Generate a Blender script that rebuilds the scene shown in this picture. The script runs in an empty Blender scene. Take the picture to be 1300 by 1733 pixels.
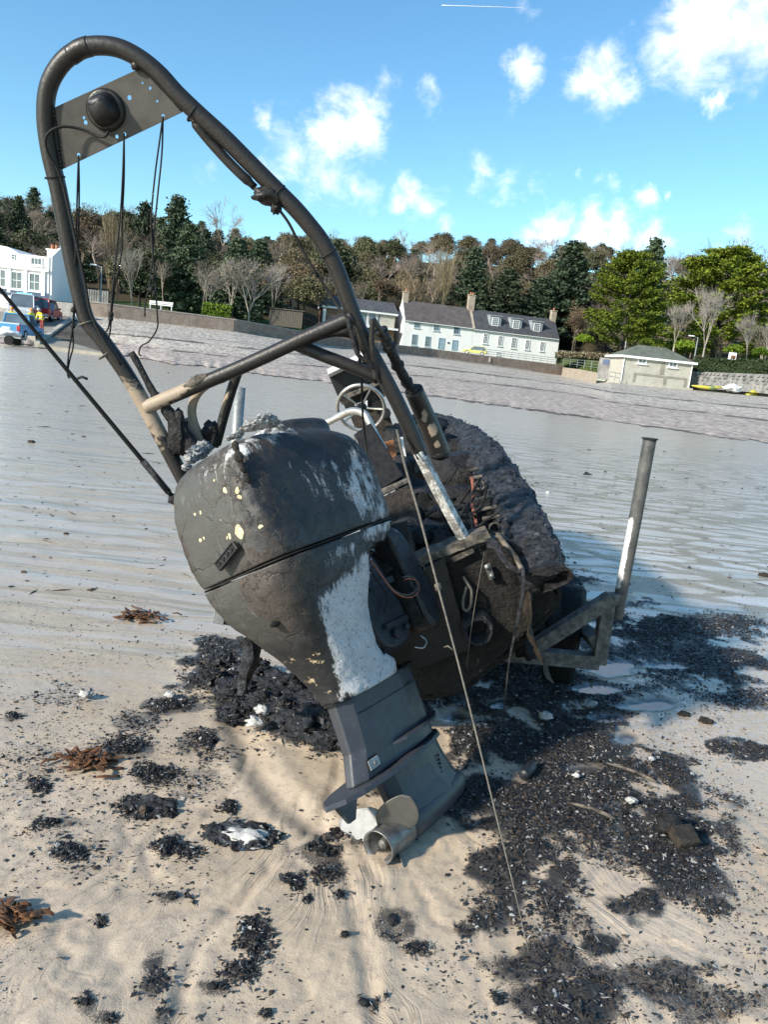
import bpy, bmesh, math, random
import numpy as np
from mathutils import Vector, Matrix, noise as mnoise
random.seed(7); rng = np.random.default_rng(7)
scene = bpy.context.scene
COL = scene.collection
R_ = math.radians

# ------------------------------------------------------------------ camera
F = 1301.0; PITCH = R_(11); ROLL = R_(6); EYE = 1.5
cf = np.array([0, math.cos(PITCH), -math.sin(PITCH)])
cu0 = np.array([0, math.sin(PITCH), math.cos(PITCH)]); cr0 = np.array([1., 0, 0])
cr = cr0*math.cos(ROLL)+cu0*math.sin(ROLL); cu = cu0*math.cos(ROLL)-cr0*math.sin(ROLL)
CAM = np.array([0, 0, EYE])
cd = bpy.data.cameras.new('camera'); cam = bpy.data.objects.new('camera', cd); COL.objects.link(cam)
cam.matrix_world = Matrix(((cr[0], cu[0], -cf[0], 0), (cr[1], cu[1], -cf[1], 0), (cr[2], cu[2], -cf[2], EYE), (0, 0, 0, 1)))
cd.sensor_fit = 'HORIZONTAL'; cd.sensor_width = 36; cd.lens = 36*F/1300; cd.clip_start = .05; cd.clip_end = 9000
scene.camera = cam
def ray(px, py): return cf+cr*(px-650)/F+cu*(866.5-py)/F
def at(px, py, Y):
    d = ray(px, py); return CAM+d*(Y/d[1])
def gz(px, py, z=0.):
    d = ray(px, py); return CAM+d*((z-EYE)/d[2])
def proj(P):
    v = np.asarray(P, float)-CAM; dz = v@cf
    return 650+F*(v@cr)/dz, 866.5-F*(v@cu)/dz

# ------------------------------------------------------------------ sun, sky, exposure
SUN = np.array([-.78, -.62, .50]); SUN /= np.linalg.norm(SUN)
sd = bpy.data.lights.new('sun', 'SUN'); sd.energy = 4.0; sd.angle = R_(3.0); sd.color = (1, .92, .80)
so = bpy.data.objects.new('sun', sd); COL.objects.link(so)
so.rotation_euler = Vector(-SUN).to_track_quat('-Z', 'Y').to_euler()
scene.view_settings.view_transform = 'Standard'; scene.view_settings.look = 'None'
scene.view_settings.gamma = 1; scene.view_settings.use_curve_mapping = False
scene.view_settings.exposure = 0.88
SKY_STRENGTH = .12

class NT:
    """small helper round a node tree"""
    def __init__(s, tree): s.t = tree; s.n = tree.nodes; s.l = tree.links
    def new(s, typ, **kw):
        n = s.n.new(typ)
        for k, v in kw.items(): setattr(n, k, v)
        return n
    def put(s, sock, v):
        if isinstance(v, bpy.types.NodeSocket): s.l.new(v, sock)
        elif v is not None:
            if sock.type == 'RGBA' and not hasattr(v, '__len__'): v = (v, v, v, 1)
            if sock.type == 'RGBA' and len(v) == 3: v = (*v, 1)
            if sock.type == 'VECTOR' and not hasattr(v, '__len__'): v = (v, v, v)
            sock.default_value = v
    def coord(s, which='Object'): return s.new('ShaderNodeTexCoord').outputs[which]
    def pos(s): return s.new('ShaderNodeNewGeometry').outputs['Position']
    def map(s, v, scale=(1, 1, 1), rot=(0, 0, 0), loc=(0, 0, 0)):
        n = s.new('ShaderNodeMapping'); s.put(n.inputs[0], v)
        n.inputs['Scale'].default_value = scale; n.inputs['Rotation'].default_value = rot; n.inputs['Location'].default_value = loc
        return n.outputs[0]
    def noise(s, v, scale=5, detail=4, rough=.55, dist=0, col=False):
        n = s.new('ShaderNodeTexNoise'); s.put(n.inputs['Vector'], v)
        n.inputs['Scale'].default_value = scale; n.inputs['Detail'].default_value = detail
        n.inputs['Roughness'].default_value = rough; n.inputs['Distortion'].default_value = dist
        return n.outputs['Color' if col else 'Fac']
    def vor(s, v, scale=5, feature='F1', rand=1, out='Distance'):
        n = s.new('ShaderNodeTexVoronoi', feature=feature); s.put(n.inputs['Vector'], v)
        n.inputs['Scale'].default_value = scale; n.inputs['Randomness'].default_value = rand
        return n.outputs[out]
    def math(s, op, a, b=None, clamp=False):
        n = s.new('ShaderNodeMath', operation=op, use_clamp=clamp); s.put(n.inputs[0], a)
        if b is not None: s.put(n.inputs[1], b)
        return n.outputs[0]
    def step(s, v, a, b):
        n = s.new('ShaderNodeMapRange', interpolation_type='SMOOTHSTEP'); s.put(n.inputs[0], v)
        s.put(n.inputs[1], a); s.put(n.inputs[2], b); return n.outputs[0]
    def lin(s, v, a, b, c=0, d=1):
        n = s.new('ShaderNodeMapRange'); s.put(n.inputs[0], v); s.put(n.inputs[1], a); s.put(n.inputs[2], b)
        s.put(n.inputs[3], c); s.put(n.inputs[4], d); return n.outputs[0]
    def mix(s, f, a, b, mode='MIX'):
        n = s.new('ShaderNodeMix', data_type='RGBA', blend_type=mode); s.put(n.inputs[0], f)
        s.put(n.inputs[6], a); s.put(n.inputs[7], b); return n.outputs[2]
    def fmix(s, f, a, b):
        n = s.new('ShaderNodeMix', data_type='FLOAT'); s.put(n.inputs[0], f); s.put(n.inputs[2], a); s.put(n.inputs[3], b); return n.outputs[0]
    def vmath(s, op, a, b=None):
        n = s.new('ShaderNodeVectorMath', operation=op); s.put(n.inputs[0], a)
        if b is not None: s.put(n.inputs[1], b)
        return n.outputs['Value' if op in ('LENGTH', 'DISTANCE', 'DOT_PRODUCT') else 'Vector']
    def attr(s, name, out='Fac'):
        n = s.new('ShaderNodeAttribute', attribute_name=name); return n.outputs[out]
    def objrand(s): return s.new('ShaderNodeObjectInfo').outputs['Random']
    def sep(s, v):
        n = s.new('ShaderNodeSeparateXYZ'); s.put(n.inputs[0], v); return n.outputs
    def bump(s, h, strength=.5, dist=.01, nrm=None):
        n = s.new('ShaderNodeBump'); s.put(n.inputs['Height'], h); s.put(n.inputs['Strength'], strength); n.inputs['Distance'].default_value = dist
        if nrm is not None: s.put(n.inputs['Normal'], nrm)
        return n.outputs[0]

def material(name):
    m = bpy.data.materials.new(name); m.use_nodes = True
    k = NT(m.node_tree); b = m.node_tree.nodes['Principled BSDF']
    def out(base=None, rough=None, metal=None, normal=None, spec=None, **kw):
        if base is not None: k.put(b.inputs['Base Color'], base)
        if rough is not None: k.put(b.inputs['Roughness'], rough)
        if metal is not None: k.put(b.inputs['Metallic'], metal)
        if normal is not None: k.put(b.inputs['Normal'], normal)
        if spec is not None: k.put(b.inputs['Specular IOR Level'], spec)
        for n, v in kw.items(): k.put(b.inputs[n.replace('_', ' ')], v)
        return m
    return k, out

# world: Nishita sky with scattered fair-weather clouds laid out by direction
w = bpy.data.worlds.new('World'); scene.world = w; w.use_nodes = True
k = NT(w.node_tree); bg = w.node_tree.nodes['Background']
sky = k.new('ShaderNodeTexSky', sky_type='NISHITA'); sky.sun_disc = False
sky.sun_elevation = math.asin(SUN[2]); sky.sun_rotation = math.atan2(SUN[0], SUN[1])
sky.air_density = 1.0; sky.dust_density = .4; sky.ozone_density = 1.5
hs = k.new('ShaderNodeHueSaturation'); hs.inputs['Saturation'].default_value = 1.15; hs.inputs['Value'].default_value = 1.0
k.l.new(sky.outputs[0], hs.inputs['Color'])
skyc = k.mix(1.0, hs.outputs[0], (.80, 1.03, 1.04), 'MULTIPLY')
dirv = k.coord('Generated')
wdir = k.vmath('ADD', dirv, k.vmath('MULTIPLY', k.vmath('SUBTRACT', k.noise(dirv, 17, 6, .62, 0, True), (.5, .5, .5)), (.085, .085, .07)))
n1 = k.noise(k.map(dirv, (1, 1, 1.5)), 15, 8, .66, .5)
n2 = k.noise(dirv, 42, 5, .6)
nn = k.math('ADD', k.math('MULTIPLY', k.math('SUBTRACT', n1, .5), 2.3), k.math('MULTIPLY', k.math('SUBTRACT', n2, .5), .8))
val = None
for (x, y, r, wt) in [(600, 212, 72, 1), (560, 235, 50, .9), (510, 255, 75, .62), (450, 205, 36, .75), (475, 275, 60, .5), (545, 295, 75, .55), (610, 318, 40, .5),
        (692, 325, 42, .75), (720, 350, 50, .7), (745, 370, 40, .6), (815, 285, 44, .62), (855, 308, 48, .5), (905, 316, 30, .5), (885, 118, 46, 1), (1000, 128, 62, 1), (1018, 162, 54, .8), (860, 195, 30, .35),
        (1198, 178, 24, .8), (1200, 30, 110, 1), (1125, 65, 70, .7), (1290, 20, 110, 1), (1250, 80, 60, .7), (1025, 306, 24, .6), (1093, 328, 32, .7), (1131, 320, 13, .7),
        (920, 382, 56, .95), (1000, 388, 56, .95), (1055, 382, 50, .9), (1110, 400, 40, .8), (1245, 388, 34, .6), (735, 158, 30, .38), (655, 140, 34, .36), (975, 298, 18, .5), (340, 285, 40, .32), (900, 12, 40, .3)]:
    d = ray(x, y); d /= np.linalg.norm(d)
    v = k.math('SUBTRACT', wt, k.math('DIVIDE', k.vmath('DISTANCE', wdir, tuple(d)), r/F*.93/max(wt, .5)))
    val = v if val is None else k.math('MAXIMUM', val, v)
sx = k.sep(dirv)
gen = k.math('MULTIPLY', k.math('SUBTRACT', k.noise(k.map(dirv, (1, 1, 2)), 4.5, 6, .6), .56), 6.0)
gen = k.math('SUBTRACT', gen, k.math('MULTIPLY', k.step(sx[1], .35, .62), 4))       # the frame's own clouds are listed above
val = k.math('MAXIMUM', val, gen)
cl = k.math('MULTIPLY', k.step(k.math('ADD', val, k.math('MULTIPLY', nn, .62)), .05, 1.15), k.step(sx[2], -.02, .03))
shade = k.noise(k.map(dirv, (1, 1, 1), loc=(.3, .1, .02)), 20, 5, .6)
ccol = k.mix(k.step(shade, .3, .7), (7.6, 7.5, 7.8), (9.0, 8.8, 8.8))
final = k.mix(k.math('MULTIPLY', cl, .9), skyc, ccol)
k.l.new(final, bg.inputs['Color']); bg.inputs['Strength'].default_value = SKY_STRENGTH

# ------------------------------------------------------------------ object helpers
def empty(name, loc=(0, 0, 0), label=None, cat=None, group=None, mat=None):
    o = bpy.data.objects.new(name, None); COL.objects.link(o); o.empty_display_size = .1
    if mat is not None: o.matrix_world = mat
    else: o.location = loc
    tag(o, label, cat, group); return o
def tag(o, label=None, cat=None, group=None, kind=None):
    if label: o['label'] = label
    if cat: o['category'] = cat
    if group: o['group'] = group
    if kind: o['kind'] = kind
    return o
def base_of(parent):
    """world origin of a location-only parent chain (parts are given in world coordinates)"""
    p = np.zeros(3)
    while parent is not None:
        p = p+np.array(parent.location); parent = parent.parent
    return p
def mesh(name, v, f, mat=None, parent=None, smooth=False, local=False, attrs=None):
    v = np.asarray(v, float)
    if parent is not None and not local: v = v-base_of(parent)
    me = bpy.data.meshes.new(name); me.from_pydata(v.tolist(), [], [tuple(int(i) for i in q) for q in f]); me.update()
    if smooth: me.polygons.foreach_set('use_smooth', [True]*len(me.polygons))
    if attrs:
        for n, a in attrs.items():
            at_ = me.attributes.new(n, 'FLOAT', 'POINT'); at_.data.foreach_set('value', np.asarray(a, np.float32))
    for mm in (mat if isinstance(mat, (list, tuple)) else [mat]):
        if mm: me.materials.append(mm)
    o = bpy.data.objects.new(name, me); COL.objects.link(o)
    if parent is not None: o.parent = parent
    return o
def bevel(o, wd=.005, seg=2):
    m = o.modifiers.new('b', 'BEVEL'); m.width = wd; m.segments = seg; m.limit_method = 'ANGLE'; m.angle_limit = R_(40); return o
class MB:
    def __init__(s): s.v = []; s.f = []; s.mi = []
    def add(s, v, f, mi=0):
        b = len(s.v); s.v += [tuple(x) for x in v]; s.f += [tuple(i+b for i in q) for q in f]; s.mi += [mi]*len(f); return s
    def build(s, name, mat=None, parent=None, smooth=False, local=False):
        o = mesh(name, s.v, s.f, mat, parent, smooth, local)
        if any(s.mi): o.data.polygons.foreach_set('material_index', s.mi)
        return o
BOXF = [(0, 3, 2, 1), (4, 5, 6, 7), (0, 1, 5, 4), (1, 2, 6, 5), (2, 3, 7, 6), (3, 0, 4, 7)]
def box(c, s, axes=None):
    c = np.asarray(c, float); A = np.eye(3) if axes is None else np.asarray(axes, float)
    q = []
    for z in (-1, 1):
        for x, y in ((-1, -1), (1, -1), (1, 1), (-1, 1)): q.append(c+A[0]*x*s[0]/2+A[1]*y*s[1]/2+A[2]*z*s[2]/2)
    return q, BOXF
def quad_slab(pts, th, n=None):
    """a plate with the outline pts (3-D, convex or not) and thickness th along its normal"""
    P = np.asarray(pts, float); m = len(P)
    if n is None:
        n = np.zeros(3)
        for i in range(m): n += np.cross(P[i]-P[0], P[(i+1) % m]-P[0])
    n = np.asarray(n, float)/np.linalg.norm(n)
    v = list(P+n*th/2)+list(P-n*th/2)
    f = [tuple(range(m)), tuple(range(2*m-1, m-1, -1))]+[(i, i+m, (i+1) % m+m, (i+1) % m) for i in range(m)]
    return v, f
def catmull(P, k=6):
    P = np.asarray(P, float); out = []
    Q = np.vstack([2*P[0]-P[1], P, 2*P[-1]-P[-2]])
    for i in range(1, len(Q)-2):
        for j in range(k):
            t = j/k; a, b, c, d = Q[i-1], Q[i], Q[i+1], Q[i+2]
            out.append(.5*((2*b)+(-a+c)*t+(2*a-5*b+4*c-d)*t*t+(-a+3*b-3*c+d)*t**3))
    out.append(P[-1]); return np.array(out)
def tube(pts, r, n=10, caps=True, flat=1.0):
    P = np.asarray(pts, float); m = len(P); r = np.broadcast_to(np.asarray(r, float), (m,))
    T = np.gradient(P, axis=0); T /= np.linalg.norm(T, axis=1)[:, None]+1e-12
    up = np.array([0, 0, 1.]) if abs(T[0][2]) < .9 else np.array([0, 1., 0])
    v = []; N = up-T[0]*(up@T[0]); N /= np.linalg.norm(N)
    for i in range(m):
        N = N-T[i]*(N@T[i]); N /= np.linalg.norm(N)+1e-12; B = np.cross(T[i], N)
        for j in range(n):
            a = 2*math.pi*j/n; v.append(P[i]+(N*math.cos(a)+B*math.sin(a)*flat)*r[i])
    f = []
    for i in range(m-1):
        for j in range(n):
            k_ = (j+1) % n; f.append((i*n+j, i*n+k_, (i+1)*n+k_, (i+1)*n+j))
    if caps: f += [tuple(range(n-1, -1, -1)), tuple(range((m-1)*n, m*n))]
    return v, f
def lathe(prof, axis=0, n=24, c=(0, 0, 0)):
    """prof: list of (position on the axis, radius)"""
    v = []
    for a, r in prof:
        for j in range(n):
            t = 2*math.pi*j/n; q = [0, 0, 0]; q[axis] = a; q[(axis+1) % 3] = r*math.cos(t); q[(axis+2) % 3] = r*math.sin(t)
            v.append(np.array(q)+c)
    f = [(i*n+j, i*n+(j+1) % n, (i+1)*n+(j+1) % n, (i+1)*n+j) for i in range(len(prof)-1) for j in range(n)]
    return v, f
def loft(rings, cap0=True, cap1=True):
    n = len(rings[0]); v = [p for r in rings for p in r]
    f = [(i*n+j, i*n+(j+1) % n, (i+1)*n+(j+1) % n, (i+1)*n+j) for i in range(len(rings)-1) for j in range(n)]
    if cap0: f.append(tuple(range(n-1, -1, -1)))
    if cap1: f.append(tuple(range((len(rings)-1)*n, len(rings)*n)))
    return v, f
def fbm(p, s=1., o=4): return mnoise.fractal(Vector(p)*s, 1.0, 2.0, o)
def lump(c, rx, ry, rz, seed=0, amp=.35, sub=3, fs=1.5, cut=None):
    bm = bmesh.new(); bmesh.ops.create_icosphere(bm, subdivisions=sub, radius=1)
    v = []
    for q in bm.verts:
        d = q.co.normalized(); k_ = 1+amp*fbm(d+Vector((seed*7.3, seed*1.7, 3.1)), fs, 5)
        p = [c[0]+d.x*rx*k_, c[1]+d.y*ry*k_, c[2]+d.z*rz*k_]
        if cut is not None: p[2] = max(p[2], cut)
        v.append(p)
    f = [[x.index for x in q.verts] for q in bm.faces]; bm.free(); return v, f

# ------------------------------------------------------------------ materials
def simple(name, c, rough=.6, metal=0, var=.25, scale=6, bumpd=.004, bs=40, coord='Object', spec=.5):
    k, out = material(name); o = k.coord(coord)
    n = k.noise(o, scale, 5, .6); c = np.array(c)
    return out(k.mix(k.step(n, .25, .75), tuple(c*(1-var)), tuple(np.minimum(c*(1+var), 1))), k.lin(n, .3, .7, max(rough-.08, 0), min(rough+.08, 1)), metal, k.bump(k.noise(o, bs, 3), .4, bumpd), spec)
M = {}
def charred(name, dark, light, scale=14, ash=0.0, rough=.75, metal=0., bumpd=.006, ashc=(.5, .5, .5), bscale=45):
    k, out = material(name); o = k.pos()
    n = k.noise(o, scale, 7, .65); n2 = k.noise(o, scale*5, 4, .6); n3 = k.noise(k.map(o, loc=(3, 5, 1)), scale*.6, 6, .7, 1.0)
    c = k.mix(k.step(n, .35, .7), dark, light)
    c = k.mix(k.math('MULTIPLY', k.step(k.math('ADD', n3, k.math('MULTIPLY', n2, .35)), .9-ash, 1.05-ash), .8), c, ashc)
    h = k.math('ADD', k.noise(o, bscale, 6, .65), k.math('MULTIPLY', n, .6))
    M[name] = out(c, k.lin(n2, .3, .7, rough-.15, min(rough+.15, 1)), metal, k.bump(h, .8, bumpd), .4); return M[name]
charred('soot_tube', (.010, .0095, .009), (.034, .031, .028), 9, .02, .42, .25, .002, (.16, .12, .085))
charred('char', (.0045, .0045, .005), (.02, .019, .02), 16, .03, .6, 0, .02, (.16, .16, .17))
charred('char_grey', (.007, .0075, .010), (.05, .053, .062), 26, .14, .55, 0, .045, (.22, .23, .26))
charred('char_brown', (.016, .013, .010), (.05, .038, .028), 30, .12, .75, 0, .02, (.22, .17, .11), 80)
charred('plate_black', (.006, .0055, .0055), (.014, .012, .012), 6, -.1, .5, .1, .0015, (.1, .1, .1))
charred('engine_dark', (.010, .012, .015), (.024, .028, .034), 12, .0, .45, .1, .003, (.09, .1, .11))
charred('ash_white', (.32, .315, .305), (.60, .585, .56), 30, .1, .9, 0, .01, (.10, .10, .10), 70)
charred('white_paint', (.50, .49, .46), (.70, .69, .66), 34, .30, .6, 0, .003, (.10, .09, .08))
charred('ash_grey', (.16, .16, .16), (.50, .50, .49), 40, .12, .9, 0, .012, (.05, .05, .05), 90)
charred('galvanised', (.20, .21, .21), (.34, .35, .35), 25, .02, .5, .5, .002, (.10, .09, .08))
charred('steel_rail', (.40, .38, .35), (.58, .56, .52), 25, -.1, .35, .7, .001, (.2, .17, .12))
charred('trailer_steel', (.07, .068, .062), (.19, .185, .165), 28, .04, .7, .2, .006, (.015, .015, .016), 90)
charred('rubber', (.002, .002, .002), (.006, .006, .006), 10, -.1, .8, 0, .01, (.02, .02, .02))
charred('rust', (.13, .055, .028), (.28, .12, .055), 30, .0, .85, 0, .006, (.05, .03, .02))
charred('copper_hose', (.20, .065, .035), (.32, .12, .07), 20, -.1, .5, 0, .002, (.1, .05, .04))
charred('cord_black', (.006, .006, .006), (.014, .013, .012), 60, -.1, .8, 0, .001, (.03, .03, .03))
charred('wire_grey', (.07, .063, .053), (.14, .125, .10), 60, -.05, .6, .2, .001, (.05, .04, .035))
charred('wood_burnt', (.03, .026, .022), (.20, .17, .135), 26, .08, .85, 0, .008, (.02, .02, .02), 60)
def bare_tube():
    """beige burnt-off tube with soot on it (attribute soot: 1 = black)"""
    k, out = material('bare_tube'); o = k.pos()
    n = k.noise(o, 18, 6, .65); n2 = k.noise(o, 70, 4, .6); s = k.attr('soot')
    c = k.mix(n, (.23, .175, .125), (.37, .30, .225)); c = k.mix(k.step(n2, .55, .8), c, (.30, .17, .09))
    m = k.step(k.math('ADD', s, k.math('MULTIPLY', k.math('SUBTRACT', k.math('ADD', k.math('MULTIPLY', n, .7), k.math('MULTIPLY', n2, .3)), .5), 1.5)), .42, .62)
    c = k.mix(m, c, k.mix(n2, (.010, .009, .009), (.035, .031, .028)))
    M['bare_tube'] = out(c, k.fmix(m, .6, .45), k.math('MULTIPLY', m, .2), k.bump(n2, .5, .003))
bare_tube()
# ------------------------------------------------------------------ ground
def vn(x, y, seed=0):
    xi = np.floor(x).astype(np.int64); yi = np.floor(y).astype(np.int64); fx = x-xi; fy = y-yi
    def hsh(a, b):
        h = (a*374761393+b*668265263+seed*974711) & 0xffffffff
        h = ((h ^ (h >> 13))*1274126177) & 0xffffffff
        return ((h ^ (h >> 16)) & 0xffff)/65535.
    u = fx*fx*fx*(fx*(fx*6-15)+10); v = fy*fy*fy*(fy*(fy*6-15)+10)
    return (hsh(xi, yi)*(1-u)+hsh(xi+1, yi)*u)*(1-v)+(hsh(xi, yi+1)*(1-u)+hsh(xi+1, yi+1)*u)*v
def nfbm(x, y, seed=0, o=5, g=.5):
    s = np.zeros_like(x); a = 1.; t = 0
    for i in range(o): s += a*vn(x*2**i+i*17.3, y*2**i+i*9.1, seed+i); t += a; a *= g
    return s/t
def sst(x, a, b):
    t = np.clip((x-a)/(b-a), 0, 1); return t*t*(3-2*t)

# debris patches: photo position, half sizes in photo pixels, density, mound height
PATCH = [(830, 1130, 90, 28, 1, .04), (930, 1175, 95, 36, 1, .05), (900, 1255, 115, 48, 1, .045), (800, 1250, 38, 34, 1, .05), (1000, 1290, 110, 56, .9, .035), (950, 1365, 135, 46, .8, .03),
 (1100, 1375, 85, 60, .8, .03), (835, 1345, 60, 40, .7, .025), (880, 1470, 65, 50, .8, .03), (830, 1560, 75, 30, .7, .025), (955, 1480, 55, 60, .8, .035), (1150, 1430, 55, 65, .8, .035),
 (1080, 1530, 75, 25, .7, .03), (1015, 1600, 28, 14, .8, .03), (920, 1625, 62, 30, .6, .025), (955, 1700, 75, 40, .7, .035), (1130, 1660, 52, 30, .5, .02), (1210, 1540, 26, 13, .6, .02), (1000, 1035, 85, 26, .9, .03),
 (1110, 1090, 140, 32, .9, .03), (1190, 1130, 120, 26, .8, .03), (1110, 1065, 60, 20, .9, .03), (1215, 1262, 18, 11, .9, .03), (1275, 1270, 42, 14, .9, .03), (1240, 1400, 28, 50, .5, .02), (1250, 1180, 60, 18, .5, .02),
 (690, 1190, 60, 26, 1, .06), (770, 1160, 60, 22, 1, .04), (1200, 1640, 30, 18, .4, .02), (1000, 1660, 30, 18, .5, .02), (1230, 1700, 70, 30, .4, .015), (1060, 1460, 70, 40, .3, .01),
 (960, 985, 40, 14, .7, .02), (1200, 1060, 90, 20, .6, .015), (1020, 1190, 50, 26, .9, .04), (1130, 1300, 40, 30, .8, .03), (960, 1560, 60, 40, .35, .015), (900, 1400, 60, 40, .6, .02), (1160, 1490, 60, 40, .5, .02),
 (520, 1230, 75, 45, 1, .09), (440, 1190, 55, 30, 1, .06), (370, 1110, 50, 30, .9, .05), (340, 1150, 40, 18, 1, .05), (400, 1150, 60, 30, 1, .06), (620, 1195, 60, 30, 1, .05),
 (560, 1180, 90, 30, 1, .06), (265, 1655, 45, 60, .7, .02), (655, 1420, 40, 16, .7, .03), (680, 1335, 40, 13, .9, .03), (235, 1225, 45, 20, .35, .008), (110, 1180, 60, 25, .2, .003), (60, 1290, 70, 35, .2, .003), (60, 1400, 70, 30, .18, .003), (130, 1450, 60, 40, .15, .003), (330, 1330, 60, 30, .25, .004)]
# single clumps that can be picked out (built as things of their own)
CLUMP = [(290, 1195, 52, 18), (352, 1255, 48, 30), (215, 1268, 45, 22), (262, 1310, 40, 15), (388, 1362, 22, 20), (318, 1440, 24, 10), (282, 1428, 26, 16), (88, 1390, 42, 11), (120, 1440, 32, 16), (490, 1488, 34, 17), (547, 1440, 34, 22), (550, 1476, 26, 14), (290, 1515, 27, 15), (427, 1588, 34, 38), (408, 1640, 32, 18), (360, 1667, 26, 16), (145, 1697, 20, 15), (182, 1722, 20, 12), (583, 1582, 18, 12), (617, 1692, 27, 18), (452, 1712, 24, 13), (665, 1555, 26, 28), (706, 1602, 25, 11), (840, 1690, 16, 14), (562, 1408, 24, 9), (170, 1555, 12, 8), (230, 1362, 30, 16), (280, 1440, 14, 8), (20, 1215, 16, 8), (65, 1330, 24, 12), (520, 1520, 10, 9), (575, 1510, 10, 9)]
PATCH = [(x, y, a*1.18, b*1.2, d, h) if x > 760 else (x, y, a, b, d, h) for x, y, a, b, d, h in PATCH]
def blob_xy(px, py, rx, ry):
    c = gz(px, py); a = gz(px+rx, py); b = gz(px, py-ry); d = gz(px, py+ry)
    return c[:2], (a-gz(px-rx, py))[:2]/2, (b-d)[:2]/2
def blob_field(x, y, B):
    c, ax, ay = blob_xy(*B[:4]); Mx = np.linalg.inv(np.array([ax, ay]).T)
    dx = x-c[0]; dy = y-c[1]; u = Mx[0, 0]*dx+Mx[0, 1]*dy; v = Mx[1, 0]*dx+Mx[1, 1]*dy
    return np.sqrt(u*u+v*v)
xs = np.concatenate([-1.5-np.geomspace(.02, 330, 60)[::-1]-2.0, np.arange(-3.5, 4.2, .0145), 4.2+np.geomspace(.02, 420, 60)])
ys = np.concatenate([[-60, -20, -6, -2, 0], np.arange(.9, 4.6, .0145), np.arange(4.615, 7.2, .03), 7.2+np.geomspace(.04, 420, 90)])
GX, GY = np.meshgrid(xs, ys)
def polyfield(pts, x, y):
    P = [gz(*q)[:2] for q in pts]; P = catmull([(a[0], a[1]) for a in P], 6); best = np.full(x.shape, 9.)
    for a, b in zip(P[:-1], P[1:]):
        d = b-a; t = np.clip(((x-a[0])*d[0]+(y-a[1])*d[1])/(d@d), 0, 1)
        best = np.minimum(best, np.hypot(x-a[0]-t*d[0], y-a[1]-t*d[1]))
    return best
def ground_height(x, y):
    near = 1-sst(np.hypot(x, y), 6., 11.)
    h = (nfbm(x*1.1, y*1.1, 3, 3)-.5)*.022*near
    h += (nfbm(x*6, y*6, 21, 4)-.5)*.004*near
    # wind- and tide-lines running along the shore
    w_ = nfbm(x*1.3, y*1.3, 9, 3)*1.6
    h += np.sin((y*1.0-x*.16)*16+w_*9)*.0035*sst(y, 3.6, 5.)*near
    # little drainage fans that open out from the wreck towards the viewer
    cx, cy = -.05, 3.1; th = np.arctan2(x-cx, cy-y); r = np.hypot(x-cx, y-cy)
    wig = nfbm(x*3.1, y*3.1, 31, 3)*.55
    fan = np.abs(nfbm((th+wig)*8, r*.8, 41, 3)-.5)*2
    fan2 = np.abs(nfbm((th+wig)*26, r*.9, 47, 4)-.5)*2
    fm = sst(r, .35, .9)*(1-sst(r, 2.6, 3.6))*sst(-(y-2.9), 0, .5)*(1-.6*sst(np.abs(th), .9, 1.5))
    h -= fm*(sst(.14-fan, 0, .14)*.0075+sst(.16-fan2, 0, .16)*.0035)*(.3+.9*nfbm(x*2.3, y*2.3, 71, 3)); h += fm*(nfbm((th+wig)*40, r*2.2, 73, 4)-.5)*.0045
    for pts, wd, dp in [([(395, 1205), (418, 1265), (455, 1325), (505, 1372), (548, 1405)], .055, .016), ([(575, 1290), (562, 1345), (535, 1392), (480, 1440), (425, 1500), (335, 1600), (300, 1733)], .018, .007),
                        ([(548, 1405), (585, 1470), (612, 1580), (640, 1740)], .022, .008), ([(600, 1420), (650, 1500), (680, 1600)], .014, .005), ([(420, 1270), (400, 1330), (330, 1400), (250, 1480)], .014, .005), ([(330, 1590), (200, 1690)], .015, .004)]:
        d = polyfield(pts, x, y)+(nfbm(x*14, y*14, 55, 3)-.5)*.03
        h -= dp*np.exp(-(d/wd)**2); h += dp*.3*np.exp(-((d-wd*1.7)/(wd*.6))**2)
    soot = np.zeros_like(x); ed = nfbm(x*7, y*7, 61, 5); ed2 = nfbm(x*22, y*22, 67, 4)
    for B in PATCH+[(*c, .42, .016) for c in CLUMP]:
        q = blob_field(x, y, B)*.85+(ed-.5)*1.9+(ed2-.5)*.7
        m = 1-sst(q, .35, 1.1); h += m*B[5]*(.15+.6*ed2*ed)*(.45 if B[5] < .05 else 1.); soot = np.maximum(soot, m*B[4])
    # shallow pools of standing water
    pool = np.zeros_like(x)
    for px, py, rx, ry in [(1062, 1248, 30, 18), (1045, 1130, 60, 22), (1010, 1165, 60, 14), (1100, 1190, 70, 14), (1030, 1215, 40, 10), (990, 1300, 40, 10), (905, 1075, 60, 12), (830, 1085, 40, 12), (770, 1215, 30, 14), (740, 1165, 40, 12), (1010, 1000, 70, 18), (1130, 1125, 50, 10), (965, 1000, 40, 14), (850, 1190, 30, 12)]:
        q = blob_field(x, y, (px, py, rx, ry))+(ed-.5)*.9
        m = 1-sst(q, .5, 1.05); pool = np.maximum(pool, m)
    h = h*(1-pool*.9)-pool*.012; soot = soot*(1-pool*.9)
    return h, soot, pool
gh, gsoot, gpool = ground_height(GX, GY)
_xs, _ys = xs, ys
def ground_z(x, y):
    i = int(np.clip(np.searchsorted(_xs, x), 1, len(_xs)-1)); j = int(np.clip(np.searchsorted(_ys, y), 1, len(_ys)-1))
    return float(gh[j, i])
ny, nx = GX.shape
gv = np.stack([GX, GY, gh], -1).reshape(-1, 3)
idx = np.arange(nx*ny).reshape(ny, nx)
gf = np.stack([idx[:-1, :-1], idx[:-1, 1:], idx[1:, 1:], idx[1:, :-1]], -1).reshape(-1, 4)
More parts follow.
